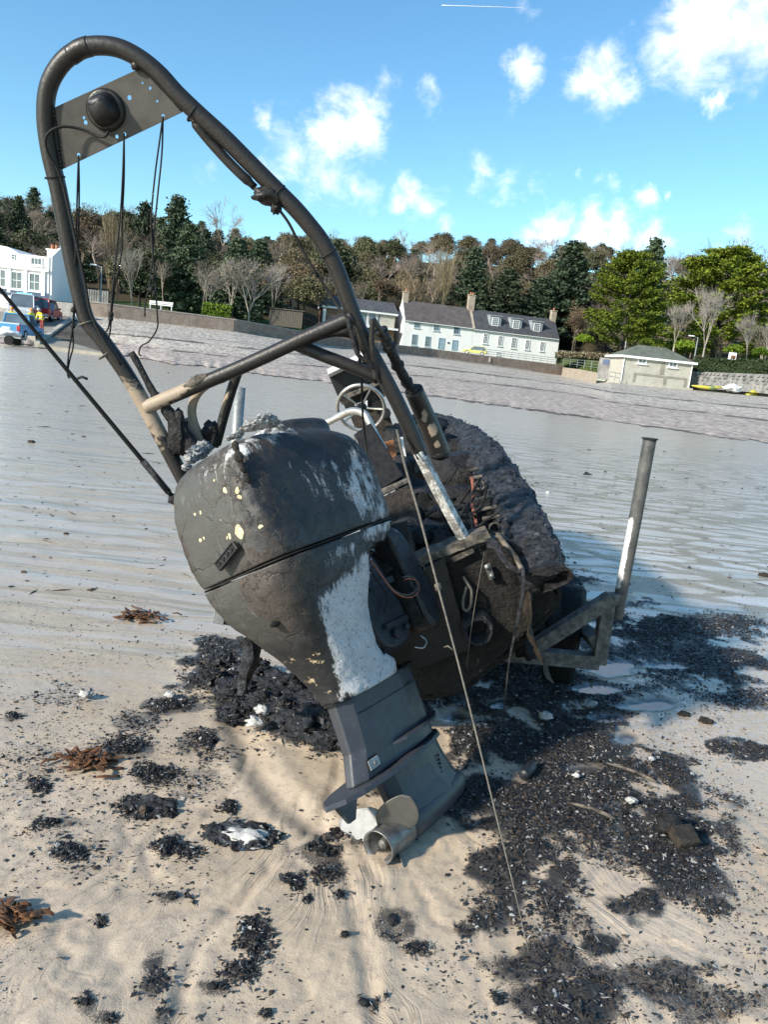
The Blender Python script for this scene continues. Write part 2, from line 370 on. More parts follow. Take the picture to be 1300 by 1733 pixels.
def sand_material():
    k, out = material('wet_sand'); p = k.pos(); s = k.sep(p)
    soot = k.attr('soot'); pool = k.attr('pool')
    n = k.noise(p, 1.6, 6, .6); nf = k.noise(p, 260, 3, .6); nm = k.noise(p, 28, 6, .65)
    c = k.mix(k.step(n, .3, .7), (.45, .355, .25), (.54, .435, .325))
    c = k.mix(k.step(nm, .48, .72), c, (.34, .28, .22)); c = k.mix(k.math('MULTIPLY', k.step(nf, .55, .75), .35), c, (.15, .11, .085))
    # film of water, mostly further out; broken up along the ripples
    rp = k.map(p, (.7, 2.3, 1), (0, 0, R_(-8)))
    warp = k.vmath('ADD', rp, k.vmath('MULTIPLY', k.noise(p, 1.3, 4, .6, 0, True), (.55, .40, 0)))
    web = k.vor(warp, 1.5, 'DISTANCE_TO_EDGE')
    far = k.step(k.math('ADD', s[1], k.math('MULTIPLY', k.math('SUBTRACT', n, .5), 2.2)), k.lin(s[0], -1.2, .6, 2.2, 3.0), k.lin(s[0], -1.2, .6, 3.9, 4.9)); right = k.step(s[0], -.2, 1.6)
    rip = k.noise(k.map(p, (.35, 2.4, 1), (0, 0, R_(-8))), 2.2, 6, .62, .6)
    fine = k.noise(k.map(p, (1.2, 5, 1), (0, 0, R_(-8))), 4, 5, .6)
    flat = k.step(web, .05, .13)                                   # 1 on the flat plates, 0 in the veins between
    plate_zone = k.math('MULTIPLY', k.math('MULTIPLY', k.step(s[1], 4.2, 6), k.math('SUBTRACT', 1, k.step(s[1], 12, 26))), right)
    wet = k.math('MAXIMUM', k.math('MULTIPLY', far, k.step(k.math('ADD', rip, k.math('MULTIPLY', k.math('MULTIPLY', flat, right), .10)), .43, .53)), pool)
    wet = k.math('MAXIMUM', wet, k.math('MULTIPLY', k.math('MULTIPLY', right, k.step(s[1], 2.3, 3.4)), k.step(nm, .40, .56)))
    c = k.mix(k.math('MULTIPLY', wet, .5), k.mix(k.math('MULTIPLY', far, .5), c, (.36, .31, .235)), (.53, .44, .355))
    c = k.mix(pool, c, (.06, .06, .06))
    veins = k.math('MULTIPLY', plate_zone, k.math('SUBTRACT', 1, flat)); wet = k.math('MULTIPLY', wet, k.math('SUBTRACT', 1, k.math('MULTIPLY', veins, .8)))
    wet = k.math('MULTIPLY', wet, k.lin(s[1], 8, 24, 1, .55))
    c = k.mix(k.math('MULTIPLY', k.math('MULTIPLY', plate_zone, flat), .5), c, (.52, .48, .45)); c = k.mix(k.math('MULTIPLY', veins, .85), c, (.23, .19, .115))  # plates tinted paler: sky reflection in their film put into the colour
    streak = k.math('MULTIPLY', k.math('MULTIPLY', k.step(k.noise(k.map(p, (.22, 2.9, 1), (0, 0, R_(-9))), 1.7, 6, .65, .8), .54, .60), far), k.math('SUBTRACT', 1, k.step(s[1], 9, 30)))
    c = k.mix(k.math('MULTIPLY', streak, .6), c, (.27, .235, .17))
    # flow lines of the draining water, fanning out from the wreck
    fx = k.math('ADD', s[0], .05); fy = k.math('SUBTRACT', 3.1, s[1]); wv = k.math('MULTIPLY', k.noise(p, 1.5, 2, .5), .55)
    th = k.math('ADD', k.math('ARCTAN2', fx, fy), wv); rr = k.math('SQRT', k.math('ADD', k.math('MULTIPLY', fx, fx), k.math('MULTIPLY', fy, fy)))
    cmb = k.new('ShaderNodeCombineXYZ'); k.put(cmb.inputs[0], k.math('MULTIPLY', th, 15)); k.put(cmb.inputs[1], k.math('MULTIPLY', rr, .8)); fl = k.noise(cmb.outputs[0], 1.0, 5, .55, .0)
    ridge = k.math('ABSOLUTE', k.math('SUBTRACT', fl, .5)); fmask = k.math('MULTIPLY', k.math('MULTIPLY', k.step(rr, .45, 1.0), k.math('SUBTRACT', 1, k.step(rr, 2.6, 3.4))), k.step(k.noise(p, 1.9, 3, .5), .44, .58))
    fmask = k.math('MULTIPLY', fmask, k.math('SUBTRACT', 1, k.step(s[1], 2.5, 3.2)))
    groove = k.math('MULTIPLY', k.math('SUBTRACT', 1, k.step(ridge, .0, .022)), fmask); c = k.mix(k.math('MULTIPLY', groove, .22), c, (.24, .19, .135))
    dust = k.step(k.math('ADD', soot, k.math('MULTIPLY', k.math('SUBTRACT', k.noise(p, 9, 6, .7), .5), 1.3)), .08, .58)
    c = k.mix(k.math('MULTIPLY', dust, .68), c, k.mix(nm, (.09, .085, .08), (.20, .185, .17)))
    sm = k.step(k.math('ADD', soot, k.math('MULTIPLY', k.math('SUBTRACT', k.noise(p, 45, 6, .75), .5), 1.6)), .42, .68)
    c = k.mix(k.math('MULTIPLY', sm, .85), c, k.mix(k.noise(p, 90, 5, .7), (.010, .010, .011), (.085, .08, .075)))
    c = k.mix(k.math('MULTIPLY', k.step(k.math('ADD', k.math('MULTIPLY', soot, .8), nf), .66, .86), .75), c, (.03, .028, .027))
    ro = k.fmix(wet, k.lin(nm, .3, .7, .22, .38), k.lin(rip, .40, .65, .12, .04)); ro = k.fmix(pool, ro, .03); ro = k.fmix(sm, ro, .6)
    h = k.math('ADD', k.math('MULTIPLY', rip, .030), k.math('MULTIPLY', fine, .010))
    h = k.math('MULTIPLY', h, k.lin(s[1], 3.5, 16, .22, 1.0))
    h = k.math('MULTIPLY', k.math('MULTIPLY', h, far), k.math('SUBTRACT', 1, k.math('MULTIPLY', pool, .95)))
    h = k.math('ADD', h, k.math('MULTIPLY', k.math('SUBTRACT', k.math('MULTIPLY', fl, .020), k.math('MULTIPLY', groove, .0016)), fmask))
    h = k.math('ADD', h, k.math('MULTIPLY', k.math('ADD', k.math('MULTIPLY', nf, .0018), k.math('MULTIPLY', nm, .004)), k.math('SUBTRACT', 1, k.math('MULTIPLY', wet, .8))))
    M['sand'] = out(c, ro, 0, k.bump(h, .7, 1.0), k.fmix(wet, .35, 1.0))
sand_material()
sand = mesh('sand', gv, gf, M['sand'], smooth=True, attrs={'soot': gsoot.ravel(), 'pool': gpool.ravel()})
tag(sand, kind='structure')
# ------------------------------------------------------------------ beach, bank, hill
def interp(px, tab):
    a = np.array(tab, float); return np.interp(px, a[:, 0], a[:, 1])
EDGE = [(-250, 575), (0, 582), (130, 590), (180, 598), (280, 615), (390, 628), (562, 651), (692, 668), (850, 692), (1023, 715), (1300, 755), (1600, 800)]     # foot of the shingle
FOOT = [(-250, 500), (0, 520), (120, 532), (178, 537), (400, 562), (505, 578), (581, 589), (734, 606), (953, 636), (1035, 646), (1170, 660), (1300, 672), (1600, 704)]   # foot of the sea wall
FOOTY = [(-250, 78), (0, 79), (178, 80), (400, 85), (505, 93), (581, 114), (734, 129), (953, 142), (1000, 120), (1035, 97), (1170, 93), (1300, 86), (1600, 78)]
cols = np.linspace(-250, 1600, 372)
sv = []; NS = 34
for c in cols:
    a = gz(c, interp(c, EDGE), -.01); aj = gz(c, interp(c, EDGE)+4*fbm((c*.012, 0, 0), 1, 3)+3*fbm((c*.06, 2., 0), 1, 3), -.01)-a; b = at(c, interp(c, FOOT), interp(c, FOOTY))
    for j in range(NS+1):
        t = j/NS; q = a*(1-t)+b*t+aj*(1-t)**9
        prof = t**1.15
        # berm steps that the tide leaves
        prof += .035*math.sin(t*15+fbm((q[0]*.04, q[1]*.04, 0))*1.2)*math.sin(math.pi*t)
        q[2] = a[2]*(1-prof)+b[2]*prof+.05*fbm((q[0]*.35, q[1]*.35, 1), 1, 4)*math.sin(math.pi*t)
        if j == 0: q[2] -= .05
        sv.append(q)
sf = [(i*(NS+1)+j, (i+1)*(NS+1)+j, (i+1)*(NS+1)+j+1, i*(NS+1)+j+1) for i in range(len(cols)-1) for j in range(NS)]
st_ = np.tile(np.linspace(0, 1, NS+1), len(cols))
def shingle_material():
    k, out = material('shingle'); p = k.pos(); t = k.attr('t')
    v = k.vor(p, 4.2, out='Color'); vd = k.vor(p, 4.2); v2 = k.vor(p, 1.3, out='Color'); n = k.noise(p, .12, 5, .6)
    g = k.sep(v)[0]; g2 = k.sep(v2)[1]
    c = k.mix(g, (.16, .142, .115), (.54, .49, .425)); c = k.mix(k.math('MULTIPLY', g2, .35), c, (.52, .465, .40))
    low = k.math('SUBTRACT', 1, k.step(k.math('ADD', t, k.math('MULTIPLY', k.math('SUBTRACT', n, .5), .22)), .28, .42))
    c = k.mix(k.math('MULTIPLY', low, .55), c, k.mix(g, (.22, .165, .14), (.44, .365, .33)))
    wr = k.noise(k.map(p, (1, 1, 1)), .55, 5, .7); lo = k.math('MULTIPLY', k.math('SUBTRACT', k.noise(p, .03, 2, .5), .5), .08)
    tt = k.math('ADD', k.math('ADD', t, lo), k.math('MULTIPLY', k.math('SUBTRACT', wr, .5), .05))
    weed = None
    for c0, wd, th in [(.30, .022, .46), (.50, .026, .42), (.66, .016, .48), (.02, .015, .38)]:
        b = k.math('MULTIPLY', k.math('SUBTRACT', 1, k.step(k.math('ABSOLUTE', k.math('SUBTRACT', tt, c0)), wd*.4, wd)), k.step(k.noise(p, .45, 5, .7), th-.02, th+.08))
        weed = b if weed is None else k.math('MAXIMUM', weed, b)
    c = k.mix(k.math('MULTIPLY', weed, .85), c, (.045, .032, .026))
    h = k.math('SUBTRACT', 1, vd)
    M['shingle'] = out(c, .8, 0, k.bump(h, .8, .05), .3)
shingle_material()
beach = mesh('shingle_beach', sv, sf, M['shingle'], smooth=True, attrs={'t': st_}); tag(beach, kind='structure')

# promenade and hill behind the wall
def wall_top(c): return interp(c, FOOT)-interp(c, WALLH)
WALLH = [(-250, 24), (153, 23), (400, 20), (505, 17), (581, 15), (734, 14), (953, 17), (1035, 8), (1170, 8), (1600, 8)]
HILL0 = [(-250, 100), (0, 105), (150, 112), (300, 112), (480, 118), (560, 150), (700, 168), (945, 168), (1000, 150), (1300, 112), (1600, 100)]
SKYL = [(-250, 330), (0, 350), (120, 380), (250, 395), (380, 425), (500, 425), (600, 418), (760, 425), (940, 432), (1060, 448), (1200, 455), (1300, 470), (1600, 500)]
RIDGEY = 255.
tv = []; NT_ = 40
def hill_point(c, t):
    """t = 0 at the top of the wall, .2 where the hill starts, 1 on the ridge, beyond it a plateau"""
    yf = interp(c, FOOTY)+.35; yb = interp(c, HILL0)
    a = at(c, wall_top(c)+3.0, yf); zr = at(c, interp(c, SKYL)+20, RIDGEY)[2]
    if t <= .2:
        y = yf+(yb-yf)*t/.2; z = a[2]+(y-yf)*.012
    else:
        s = (t-.2)/.8; y = yb+(RIDGEY-yb)*s; z0 = a[2]+(yb-yf)*.012; s2 = min(s, 1); z = z0+(zr-z0)*(s2**1.1)
        if s > 1: z = zr+(s-1)*3
    u = (c-650)/F; x = u*y*1.02+ (0)
    d = ray(c, 600); x = d[0]/d[1]*y
    return np.array([x, y, z+.25*fbm((x*.1, y*.1, 0))*(1 if t > .22 else .2)])
TS = np.concatenate([np.linspace(0, .2, 8), np.linspace(.22, 1.3, NT_-8)])
for c in cols:
    for t in TS: tv.append(hill_point(c, t))
tf = [(i*NT_+j, (i+1)*NT_+j, (i+1)*NT_+j+1, i*NT_+j+1) for i in range(len(cols)-1) for j in range(NT_-1)]
k, out = material('turf'); p = k.pos(); n = k.noise(p, .25, 6, .65); nf = k.noise(p, 3, 4, .7)
c = k.mix(k.step(n, .35, .65), (.045, .085, .018), (.085, .12, .03)); c = k.mix(k.step(nf, .5, .8), c, (.12, .11, .05))
M['turf'] = out(c, .9, 0, k.bump(nf, .8, .3), .2)
k, out = material('woodland_floor'); p = k.pos(); n = k.noise(p, .25, 6, .65); nf = k.noise(p, 2, 4, .7)
M['woodland_floor'] = out(k.mix(n, (.035, .03, .018), (.075, .06, .03)), .95, 0, k.bump(nf, .8, .4), .2)
hill = mesh('wooded_hillside', tv, tf, [M['turf'], M['woodland_floor']], smooth=True); tag(hill, kind='structure')
hill.data.polygons.foreach_set('material_index', [1 if (i % (NT_-1)) > 9 else 0 for i in range(len(tf))])

# ------------------------------------------------------------------ sea wall
def render_wall_material(name, a, b, block=None):
    k, out = material(name); p = k.pos(); n = k.noise(p, 1.2, 6, .7); n2 = k.noise(p, 7, 5, .65)
    c = k.mix(k.step(n, .3, .7), a, b); c = k.mix(k.math('MULTIPLY', k.step(n2, .5, .75), .5), c, tuple(x*.55 for x in a))
    return out(c, .9, 0, k.bump(n2, .6, .05), .2)
M['sea_wall'] = render_wall_material('sea_wall', (.20, .155, .125), (.30, .245, .205))
M['coping'] = render_wall_material('coping', (.30, .265, .235), (.40, .36, .33))
M['stone_grey'] = render_wall_material('stone_grey', (.15, .145, .14), (.29, .28, .27))
M['concrete'] = render_wall_material('concrete', (.36, .34, .29), (.46, .44, .38))
M['concrete_dark'] = render_wall_material('concrete_dark', (.22, .205, .17), (.30, .28, .24))
seawall = empty('sea_wall', at(500, 560, 90), 'long low brown concrete sea wall along the top of the shingle beach', 'sea wall')
def wall_run(name, cs, mat, parent, th=.5, up=.0, low=1.2, hfun=None):
    A = []
    for c in cs:
        y = interp(c, FOOTY); b = at(c, interp(c, FOOT), y); t = at(c, (hfun or wall_top)(c), y); A.append((b[0], y, b[2]-low, t[2]+up))
    rings = []
    for i, (x, y, z0, z1) in enumerate(A):
        j = min(i+1, len(A)-1); j0 = max(i-1, 0); d = np.array([A[j][0]-A[j0][0], A[j][1]-A[j0][1]]); d /= np.linalg.norm(d); nrm = np.array([-d[1], d[0]])
        if nrm[1] < 0: nrm = -nrm
        q = nrm*th; rings.append([(x, y, z0), (x, y, z1), (x+q[0], y+q[1], z1), (x+q[0], y+q[1], z0)])
    v, f = loft(rings); return mesh(name, v, f, mat, parent)
wall_run('wall_body', np.linspace(125, 953, 90), M['sea_wall'], seawall)
for c0, c1 in [(130, 330), (330, 505), (505, 630), (630, 790), (790, 953)]:
    cs = np.linspace(c0+.6, c1-.6, 16); A = [at(c, wall_top(c), interp(c, FOOTY)) for c in cs]
    v, f = tube([q+np.array([0, .25, .05]) for q in A], .0, 4); MBc = MB()
    rings = [[(q[0], q[1]-.07, q[2]-.02), (q[0], q[1]-.07, q[2]+.10), (q[0], q[1]+.6, q[2]+.10), (q[0], q[1]+.6, q[2]-.02)] for q in A]
    v, f = loft(rings); mesh('coping_stone', v, f, M['coping'], seawall)
for c in (640, 828):                                                       # white stains where pipes come through
    q = at(c, wall_top(c)+5, interp(c, FOOTY)-.06); v, f = box(q, (.45, .1, .8)); mesh('wall_patch', v, f, M['coping'], seawall)
foot_ledge = wall_run('footing', np.linspace(560, 900, 40), M['coping'], seawall, th=.35, hfun=lambda c: interp(c, FOOT)-3.0, up=-.0); foot_ledge.location = Vector(foot_ledge.location)+Vector((0, -.36, -.1))
# stone wall on the right with a hedge on top
def leaf_cards(P, size, rs, squash=.5, droop=0.):
    """one small bent leaf spray (two triangles) at each point of P"""
    n = len(P); d = rs.normal(size=(n, 3)); d[:, 2] = d[:, 2]*squash-droop; d /= np.linalg.norm(d, axis=1)[:, None]
    e = np.cross(d, rs.normal(size=(n, 3))); e /= np.linalg.norm(e, axis=1)[:, None]
    L = size*rs.uniform(.6, 1.4, (n, 1)); W = L*.42
    nn_ = np.cross(d, e)
    v = np.stack([P-d*L*.5, P+e*W+nn_*L*.12, P+d*L*.6, P-e*W+nn_*L*.12], 1).reshape(-1, 3)
    f = np.arange(4*n).reshape(n, 4); return v, f
def foliage_material(name, a, b, tip=None, var=.3, trans=.2):
    k, out = material(name); r = k.objrand(); t = k.attr('tone'); p = k.coord('Object')
    c = k.mix(t, a, b)
    if tip: c = k.mix(k.step(k.noise(p, .35, 3, .6), .5, .7), c, tip)
    hs = k.new('ShaderNodeHueSaturation'); k.put(hs.inputs['Value'], k.lin(r, 0, 1, 1-var, 1+var)); k.put(hs.inputs['Hue'], k.lin(k.math('FRACT', k.math('MULTIPLY', r, 7.3)), 0, 1, .485, .515)); k.put(hs.inputs['Color'], c)
    M[name] = out(hs.outputs[0], .75, 0, None, .25)
    return M[name]
foliage_material('leaf_pine', (.030, .048, .028), (.080, .108, .060))
foliage_material('leaf_oak', (.048, .054, .028), (.115, .118, .062))
foliage_material('leaf_olive', (.075, .066, .036), (.16, .138, .078))
foliage_material('leaf_autumn', (.085, .062, .038), (.17, .125, .07))
foliage_material('leaf_cypress', (.035, .07, .010), (.185, .225, .018))
foliage_material('leaf_hedge', (.06, .12, .01), (.17, .26, .02))
foliage_material('leaf_dark_hedge', (.02, .035, .012), (.05, .07, .028))
foliage_material('leaf_dry', (.16, .13, .08), (.30, .26, .17))
foliage_material('twig_poplar', (.17, .125, .075), (.30, .235, .15), var=.12)
foliage_material('twig_brown', (.16, .125, .10), (.30, .245, .20))
foliage_material('twig_pale', (.20, .175, .155), (.36, .32, .29), var=.15)
foliage_material('bark_dark', (.03, .025, .02), (.08, .065, .05))
foliage_material('bark_pale', (.26, .23, .19), (.42, .385, .33), var=.15)

stone_wall = empty('stone_wall', at(1230, 660, 93), 'rough grey stone retaining wall to the right of the concrete hut', 'stone wall')
cs = np.linspace(1172, 1560, 30)
SW = lambda c: np.interp(c, [1172, 1300, 1560], [629, 634, 650])
SWB = lambda c: np.interp(c, [1172, 1300, 1560], [659, 673, 702])
v, f = loft([[(q[0], y, b[2]-1), (q[0]+.02, y+.12, q[2]), (q[0]+.1, y+.9, q[2]), (q[0]+.1, y+.9, b[2]-1)] for c in cs for y in [interp(c, FOOTY)+1.4] for q, b in [(at(c, SW(c), y), at(c, SWB(c), y))]])
mesh('wall_core', v, f, M['stone_grey'], stone_wall)
me = None
for row in range(6):
    c = 1174.0
    while c < 1330:
        y = interp(c, FOOTY)+1.4; t0 = (row+.5)/6; q = at(c, SW(c)*(1-t0)+SWB(c)*t0, y); wd = random.uniform(.4, .85)
        v, f = lump((0, 0, 0), .5, .16, .5, random.randint(0, 5), .25, 1)
        if me is None or len(me) < 6:
            o = mesh('stone', np.array(v), f, M['stone_grey'], stone_wall, local=True); me = (me or [])+[o.data]
        else:
            o = bpy.data.objects.new('stone', random.choice(me)); COL.objects.link(o); o.parent = stone_wall
        o.location = Vector(q-np.array(stone_wall.location)+np.array([0, 0, 0])); o.scale = (wd, 1, .46); c += wd*F/92*1.02

# ------------------------------------------------------------------ trees
def add_tone(me_obj, rs, n, per=4):
    a = me_obj.data.attributes.new('tone', 'FLOAT', 'POINT'); a.data.foreach_set('value', np.repeat(np.clip(rs.beta(2, 2, n), 0, 1), per)[:len(me_obj.data.vertices)].astype(np.float32))
def crown_points(kind, H, W, n, rs):
    """points of a crown, in clusters so that gaps stay between them"""
    if kind == 'conifer':
        nb = 110; P = []
        for i in range(nb):
            h = (i+.5)/nb; z = H*(.12+.88*h); R = W*.5*(1-h)**.8*(.75+.5*rs.random())+.25
            a = i*2.4+rs.random(); m = max(6, int(n/nb*(1.5-h)))
            t = rs.random(m)**.7; sp = rs.normal(size=(m, 3))*np.array([.35, .35, .16])*W*.12
            P.append(np.stack([np.cos(a)*R*t, np.sin(a)*R*t, z-R*t*.22+0*t], 1)+sp)
        return np.concatenate(P)
    if kind == 'cypress':
        nb = 260; P = []
        for i in range(nb):
            a = rs.uniform(0, 2*math.pi); h = rs.random()**.8; z = H*(.05+.93*h); R = W*.5*math.sqrt(max(.02, 1-(max(h-.25, 0)/.78)**2.2))*rs.uniform(.62, 1.06); m = max(5, n//nb)
            t = rs.random(m); L = W*.16
            P.append(np.stack([np.cos(a)*(R-L*t), np.sin(a)*(R-L*t), z+L*.40*(1-t)-L*.2], 1)+rs.normal(size=(m, 3))*np.array([.24, .24, .09])*W*.10)
        return np.concatenate(P)
    nb = 90; P = []                                                          # broad, lumpy
    for i in range(nb):
        d = rs.normal(size=3); d /= np.linalg.norm(d); d[2] = abs(d[2])*1.1-.25; rr = rs.uniform(.55, 1.0)
        c = np.array([d[0]*W*.42*rr, d[1]*W*.42*rr, H*.55+d[2]*H*.38*rr]); m = n//nb
        q = rs.normal(size=(m, 3)); q /= np.linalg.norm(q, axis=1)[:, None]; q *= (rs.random((m, 1))**.4)
        P.append(c+q*np.array([1, 1, .75])*W*.145*rs.uniform(.6, 1.2))
    return np.concatenate(P)
def branches(H, W, rs, kind='bare', depth=5, trunk=.18):
    """a bare tree as tapered three-sided limbs"""
    V = []; Fc = []; T = []
    def seg(p, q, r0, r1, tone):
        d = q-p; L = np.linalg.norm(d); d = d/(L+1e-9); a = np.cross(d, [.3, .5, .81]); a /= np.linalg.norm(a)+1e-9; b = np.cross(d, a); n0 = len(V)
        for c, r in ((p, r0), (q, r1)):
            for j in range(3):
                t = 2.094*j; V.append(c+(a*math.cos(t)+b*math.sin(t))*r); T.append(tone)
        for j in range(3): Fc.append((n0+j, n0+(j+1) % 3, n0+3+(j+1) % 3, n0+3+j))
    def grow(p, d, L, r, k):
        if k == 0: return
        q = p+d*L; seg(p, q, r, r*.68, rs.random())
        nchild = 2 if k > 3 else 3
        if kind == 'poplar': nchild = 3
        for i in range(nchild):
            sp = {'bare': .55, 'poplar': .16, 'vase': .36}[kind]
            e = d+rs.normal(size=3)*sp; e[2] += .12 if kind == 'bare' else .30
            e /= np.linalg.norm(e); grow(q, e, L*rs.uniform(.5, .95), max(r*.60, .009), k-1)
        if k > 2 and kind != 'poplar':
            e = d+rs.normal(size=3)*.2; e /= np.linalg.norm(e); grow(q, e, L*.8, r*.66, k-1)
    if kind == 'poplar':
        for i in range(26):
            a = rs.uniform(0, 6.28); rr = W*.28*math.sqrt(rs.random()); b = np.array([math.cos(a)*rr*.5, math.sin(a)*rr*.5, rs.uniform(0, .25)*H])
            d = np.array([math.cos(a)*rr*.35/H*2, math.sin(a)*rr*.35/H*2, 1]); d /= np.linalg.norm(d); grow(b, d, H*.26*rs.uniform(.7, 1.0), trunk*.35, 4)
    elif kind == 'vase':
        for i in range(5):
            a = rs.uniform(0, 6.28); d = np.array([math.cos(a)*.28, math.sin(a)*.28, 1]); d /= np.linalg.norm(d); grow(np.array([0, 0, H*.16]), d, H*.25, trunk*.6, depth)
        seg(np.array([0, 0, -.5]), np.array([0, 0, H*.17]), trunk*1.3, trunk, .5)
    else:
        seg(np.array([0, 0, -.5]), np.array([0, 0, H*.2]), trunk*1.3, trunk, .5); grow(np.array([0, 0, H*.2]), np.array([rs.normal()*.06, rs.normal()*.06, 1.]), H*.22, trunk, depth)
    V = np.array(V); ext = np.percentile(np.hypot(V[:, 0], V[:, 1]), 97); V[:, :2] *= np.where(np.hypot(V[:, 0], V[:, 1])[:, None] > trunk*1.5, min(W*.5/ext, 1.6), 1); V[:, 2] *= np.where(V[:, 2] > 0, H/V[:, 2].max(), 1)
    return V, Fc, T
def trunk_mesh(H, r, limbs, W, rs):
    m = MB(); m.add(*tube(catmull([(0, 0, -.6), (rs.normal()*.1, 0, H*.25), (rs.normal()*.2, rs.normal()*.2, H*.6), (0, 0, H*.9)], 3), np.linspace(r*1.25, r*.2, 10), 7))
    for i in range(limbs):
        a = rs.uniform(0, 6.28); z = H*rs.uniform(.25, .75); R = W*.34; m.add(*tube([(0, 0, z), (math.cos(a)*R*.5, math.sin(a)*R*.5, z+R*.3), (math.cos(a)*R, math.sin(a)*R, z+R*.45)], [r*.4, r*.26, r*.08], 5))
    return m
def make_tree(name, kind, H, W, leaf=None, n=2200, bark='bark_dark', size=.5, seed=0, twig=None, depth=5, bk='bare'):
    rs = np.random.default_rng(seed+100); root = empty(name)
    if kind in ('bare', 'poplar', 'vase'):
        V, Fc, T = branches(H, W, rs, kind, depth, trunk=max(.12, H*.016)); mt = M[twig]
        nb = len(V)
        trunk_f = [f for f in Fc if max(V[i][2] for i in f) < H*.36]; rest = [f for f in Fc if max(V[i][2] for i in f) >= H*.36]
        for nm, fs, mm in (('trunk', trunk_f, M[bark]), ('crown', rest, mt)):
            if not fs: continue
            used = sorted({i for f in fs for i in f}); mp = {u: j for j, u in enumerate(used)}
            o = mesh(nm, V[used], [tuple(mp[i] for i in f) for f in fs], mm, root, local=True, attrs={'tone': [T[u] for u in used]})
        if leaf:
            tips = V[rs.integers(0, nb, n)]; tips = tips[tips[:, 2] > H*.3]+rs.normal(size=(int((tips[:, 2] > H*.3).sum()), 3))*.35
            v, f = leaf_cards(tips, size, rs); o = mesh('foliage', v, f, M[leaf], root, local=True); add_tone(o, rs, len(tips))
        return root
    P = crown_points(kind, H, W, n, rs); v, f = leaf_cards(P, size, rs, .35 if kind != 'broad' else .8, .25 if kind == 'conifer' else (-.12 if kind == 'cypress' else 0))
    o = mesh('crown', v, f, M[leaf], root, local=True); add_tone(o, rs, len(P))
    trunk_mesh(H, H*.018, 7, W, rs).build('trunk', M[bark], root, True, True)
    tone = root.children
    return root
def copy_tree(o, parent=None):
    c = o.copy(); COL.objects.link(c); c.parent = parent
    for ch in list(o.children): copy_tree(ch, c)
    return c
PROTO = {}
def hash_(s): return sum(ord(c)*(i+1) for i, c in enumerate(s)) % 997
USED = set()
def plant(key, x, y, z, H, label, group=None, W=None, cat='tree', rz=None):
    """stand a copy of one of the prototypes of this kind; the first use takes the prototype itself"""
    src = random.choice(PROTO[key]); o = src if src.name not in USED else copy_tree(src); USED.add(src.name)
    o.location = (x, y, z); s = H/src['h']; sw = s if W is None else W/src['w']
    o.scale = (sw, sw, s); o.rotation_euler = (0, 0, random.uniform(0, 6.28) if rz is None else rz)
    o.name = KINDNAME[key]
    for q in ('h', 'w'):
        if q in o and o is not src: del o[q]
    tag(o, label, cat, group); return o
KINDNAME = {}
def define(key, name, variants, kind, H, W, **kw):
    KINDNAME[key] = name; PROTO[key] = []
    for s in range(variants):
        o = make_tree(name, kind, H, W, seed=s*13+hash_(key), **kw); o['h'] = H; o['w'] = W; PROTO[key].append(o)
define('pine', 'pine_tree', 3, 'conifer', 14, 9.5, leaf='leaf_pine', n=8000, size=.40)
define('oak', 'evergreen_oak', 3, 'broad', 11, 9, leaf='leaf_oak', n=8000, size=.32)
define('olive', 'broadleaf_tree', 2, 'broad', 11, 9, leaf='leaf_olive', n=6500, size=.30)
define('autumn', 'autumn_tree', 2, 'bare', 10, 8, leaf='leaf_autumn', n=2600, twig='twig_brown', size=.26, depth=6)
define('bare', 'bare_tree', 3, 'bare', 12, 9, twig='twig_brown', depth=7)
define('pale', 'bare_tree', 2, 'vase', 10, 8, twig='twig_pale', bark='bark_pale', depth=6)
define('fuzzy', 'bare_tree', 2, 'vase', 8, 8, twig='twig_pale', bark='bark_pale', depth=6, leaf='leaf_dry', n=500, size=.25)
define('poplar', 'poplar_tree', 2, 'poplar', 14, 5.5, twig='twig_poplar')
define('cypress', 'cypress_tree', 2, 'cypress', 14, 12, leaf='leaf_cypress', n=36000, size=.27)
define('bush', 'shrub', 2, 'broad', 3, 3.4, leaf='leaf_hedge', n=1500, size=.22)

def stand(key, px, top, base, Y, label, group=None, wpx=None, cat='tree'):
    """a tree whose trunk foot and top show at these photo pixels, at distance Y"""
    b = at(px, base, Y); hgt = at(px+ (base-top)*.105, top, Y)[2]-b[2]
    return plant(key, b[0], Y, b[2], hgt, label, group, None if wpx is None else wpx*Y/F*1.02, cat)
# the ones that can be told apart
stand('cypress', 1052, 425, 588, 118, 'big yellow-green cypress standing behind the white cottage end and hut', wpx=132)
stand('cypress', 1205, 420, 610, 128, 'broad green cypress behind the pale bare trees at right', wpx=190)
o = stand('pine', 1085, 405, 570, 150, 'tall dark green conifer behind the yellow-green cypress', wpx=95)
stand('pale', 1190, 480, 606, 104, 'pale bare tree with fan of branches, behind the hut lamp post', wpx=84)
stand('pale', 1140, 510, 592, 108, 'thin bare tree between the two yellow-green cypresses', wpx=58)
stand('pale', 1262, 520, 612, 102, 'slim bare tree above the hedge, right of the signboard', wpx=48)
stand('pale', 1293, 525, 615, 100, 'bare tree at the right edge of the photo above the hedge', wpx=44)
stand('bare', 1215, 395, 560, 190, 'dark bare tree on the skyline over the broad cypress', wpx=130)
stand('bare', 1275, 410, 560, 190, 'dark bare tree on the skyline at the right end of the wood', wpx=110)
stand('bare', 375, 330, 470, 175, 'lone round-headed bare tree rising above the skyline', wpx=62)
stand('poplar', 693, 442, 560, 168, 'clump of bare straw-coloured poplars behind the cottage chimney', wpx=66)
stand('poplar', 742, 415, 560, 170, 'tall narrow straw-coloured poplar behind the cottage roof', wpx=38)
stand('poplar', 190, 350, 520, 122, 'tall bare pinkish-brown poplar left of the lamp post cords', wpx=44)
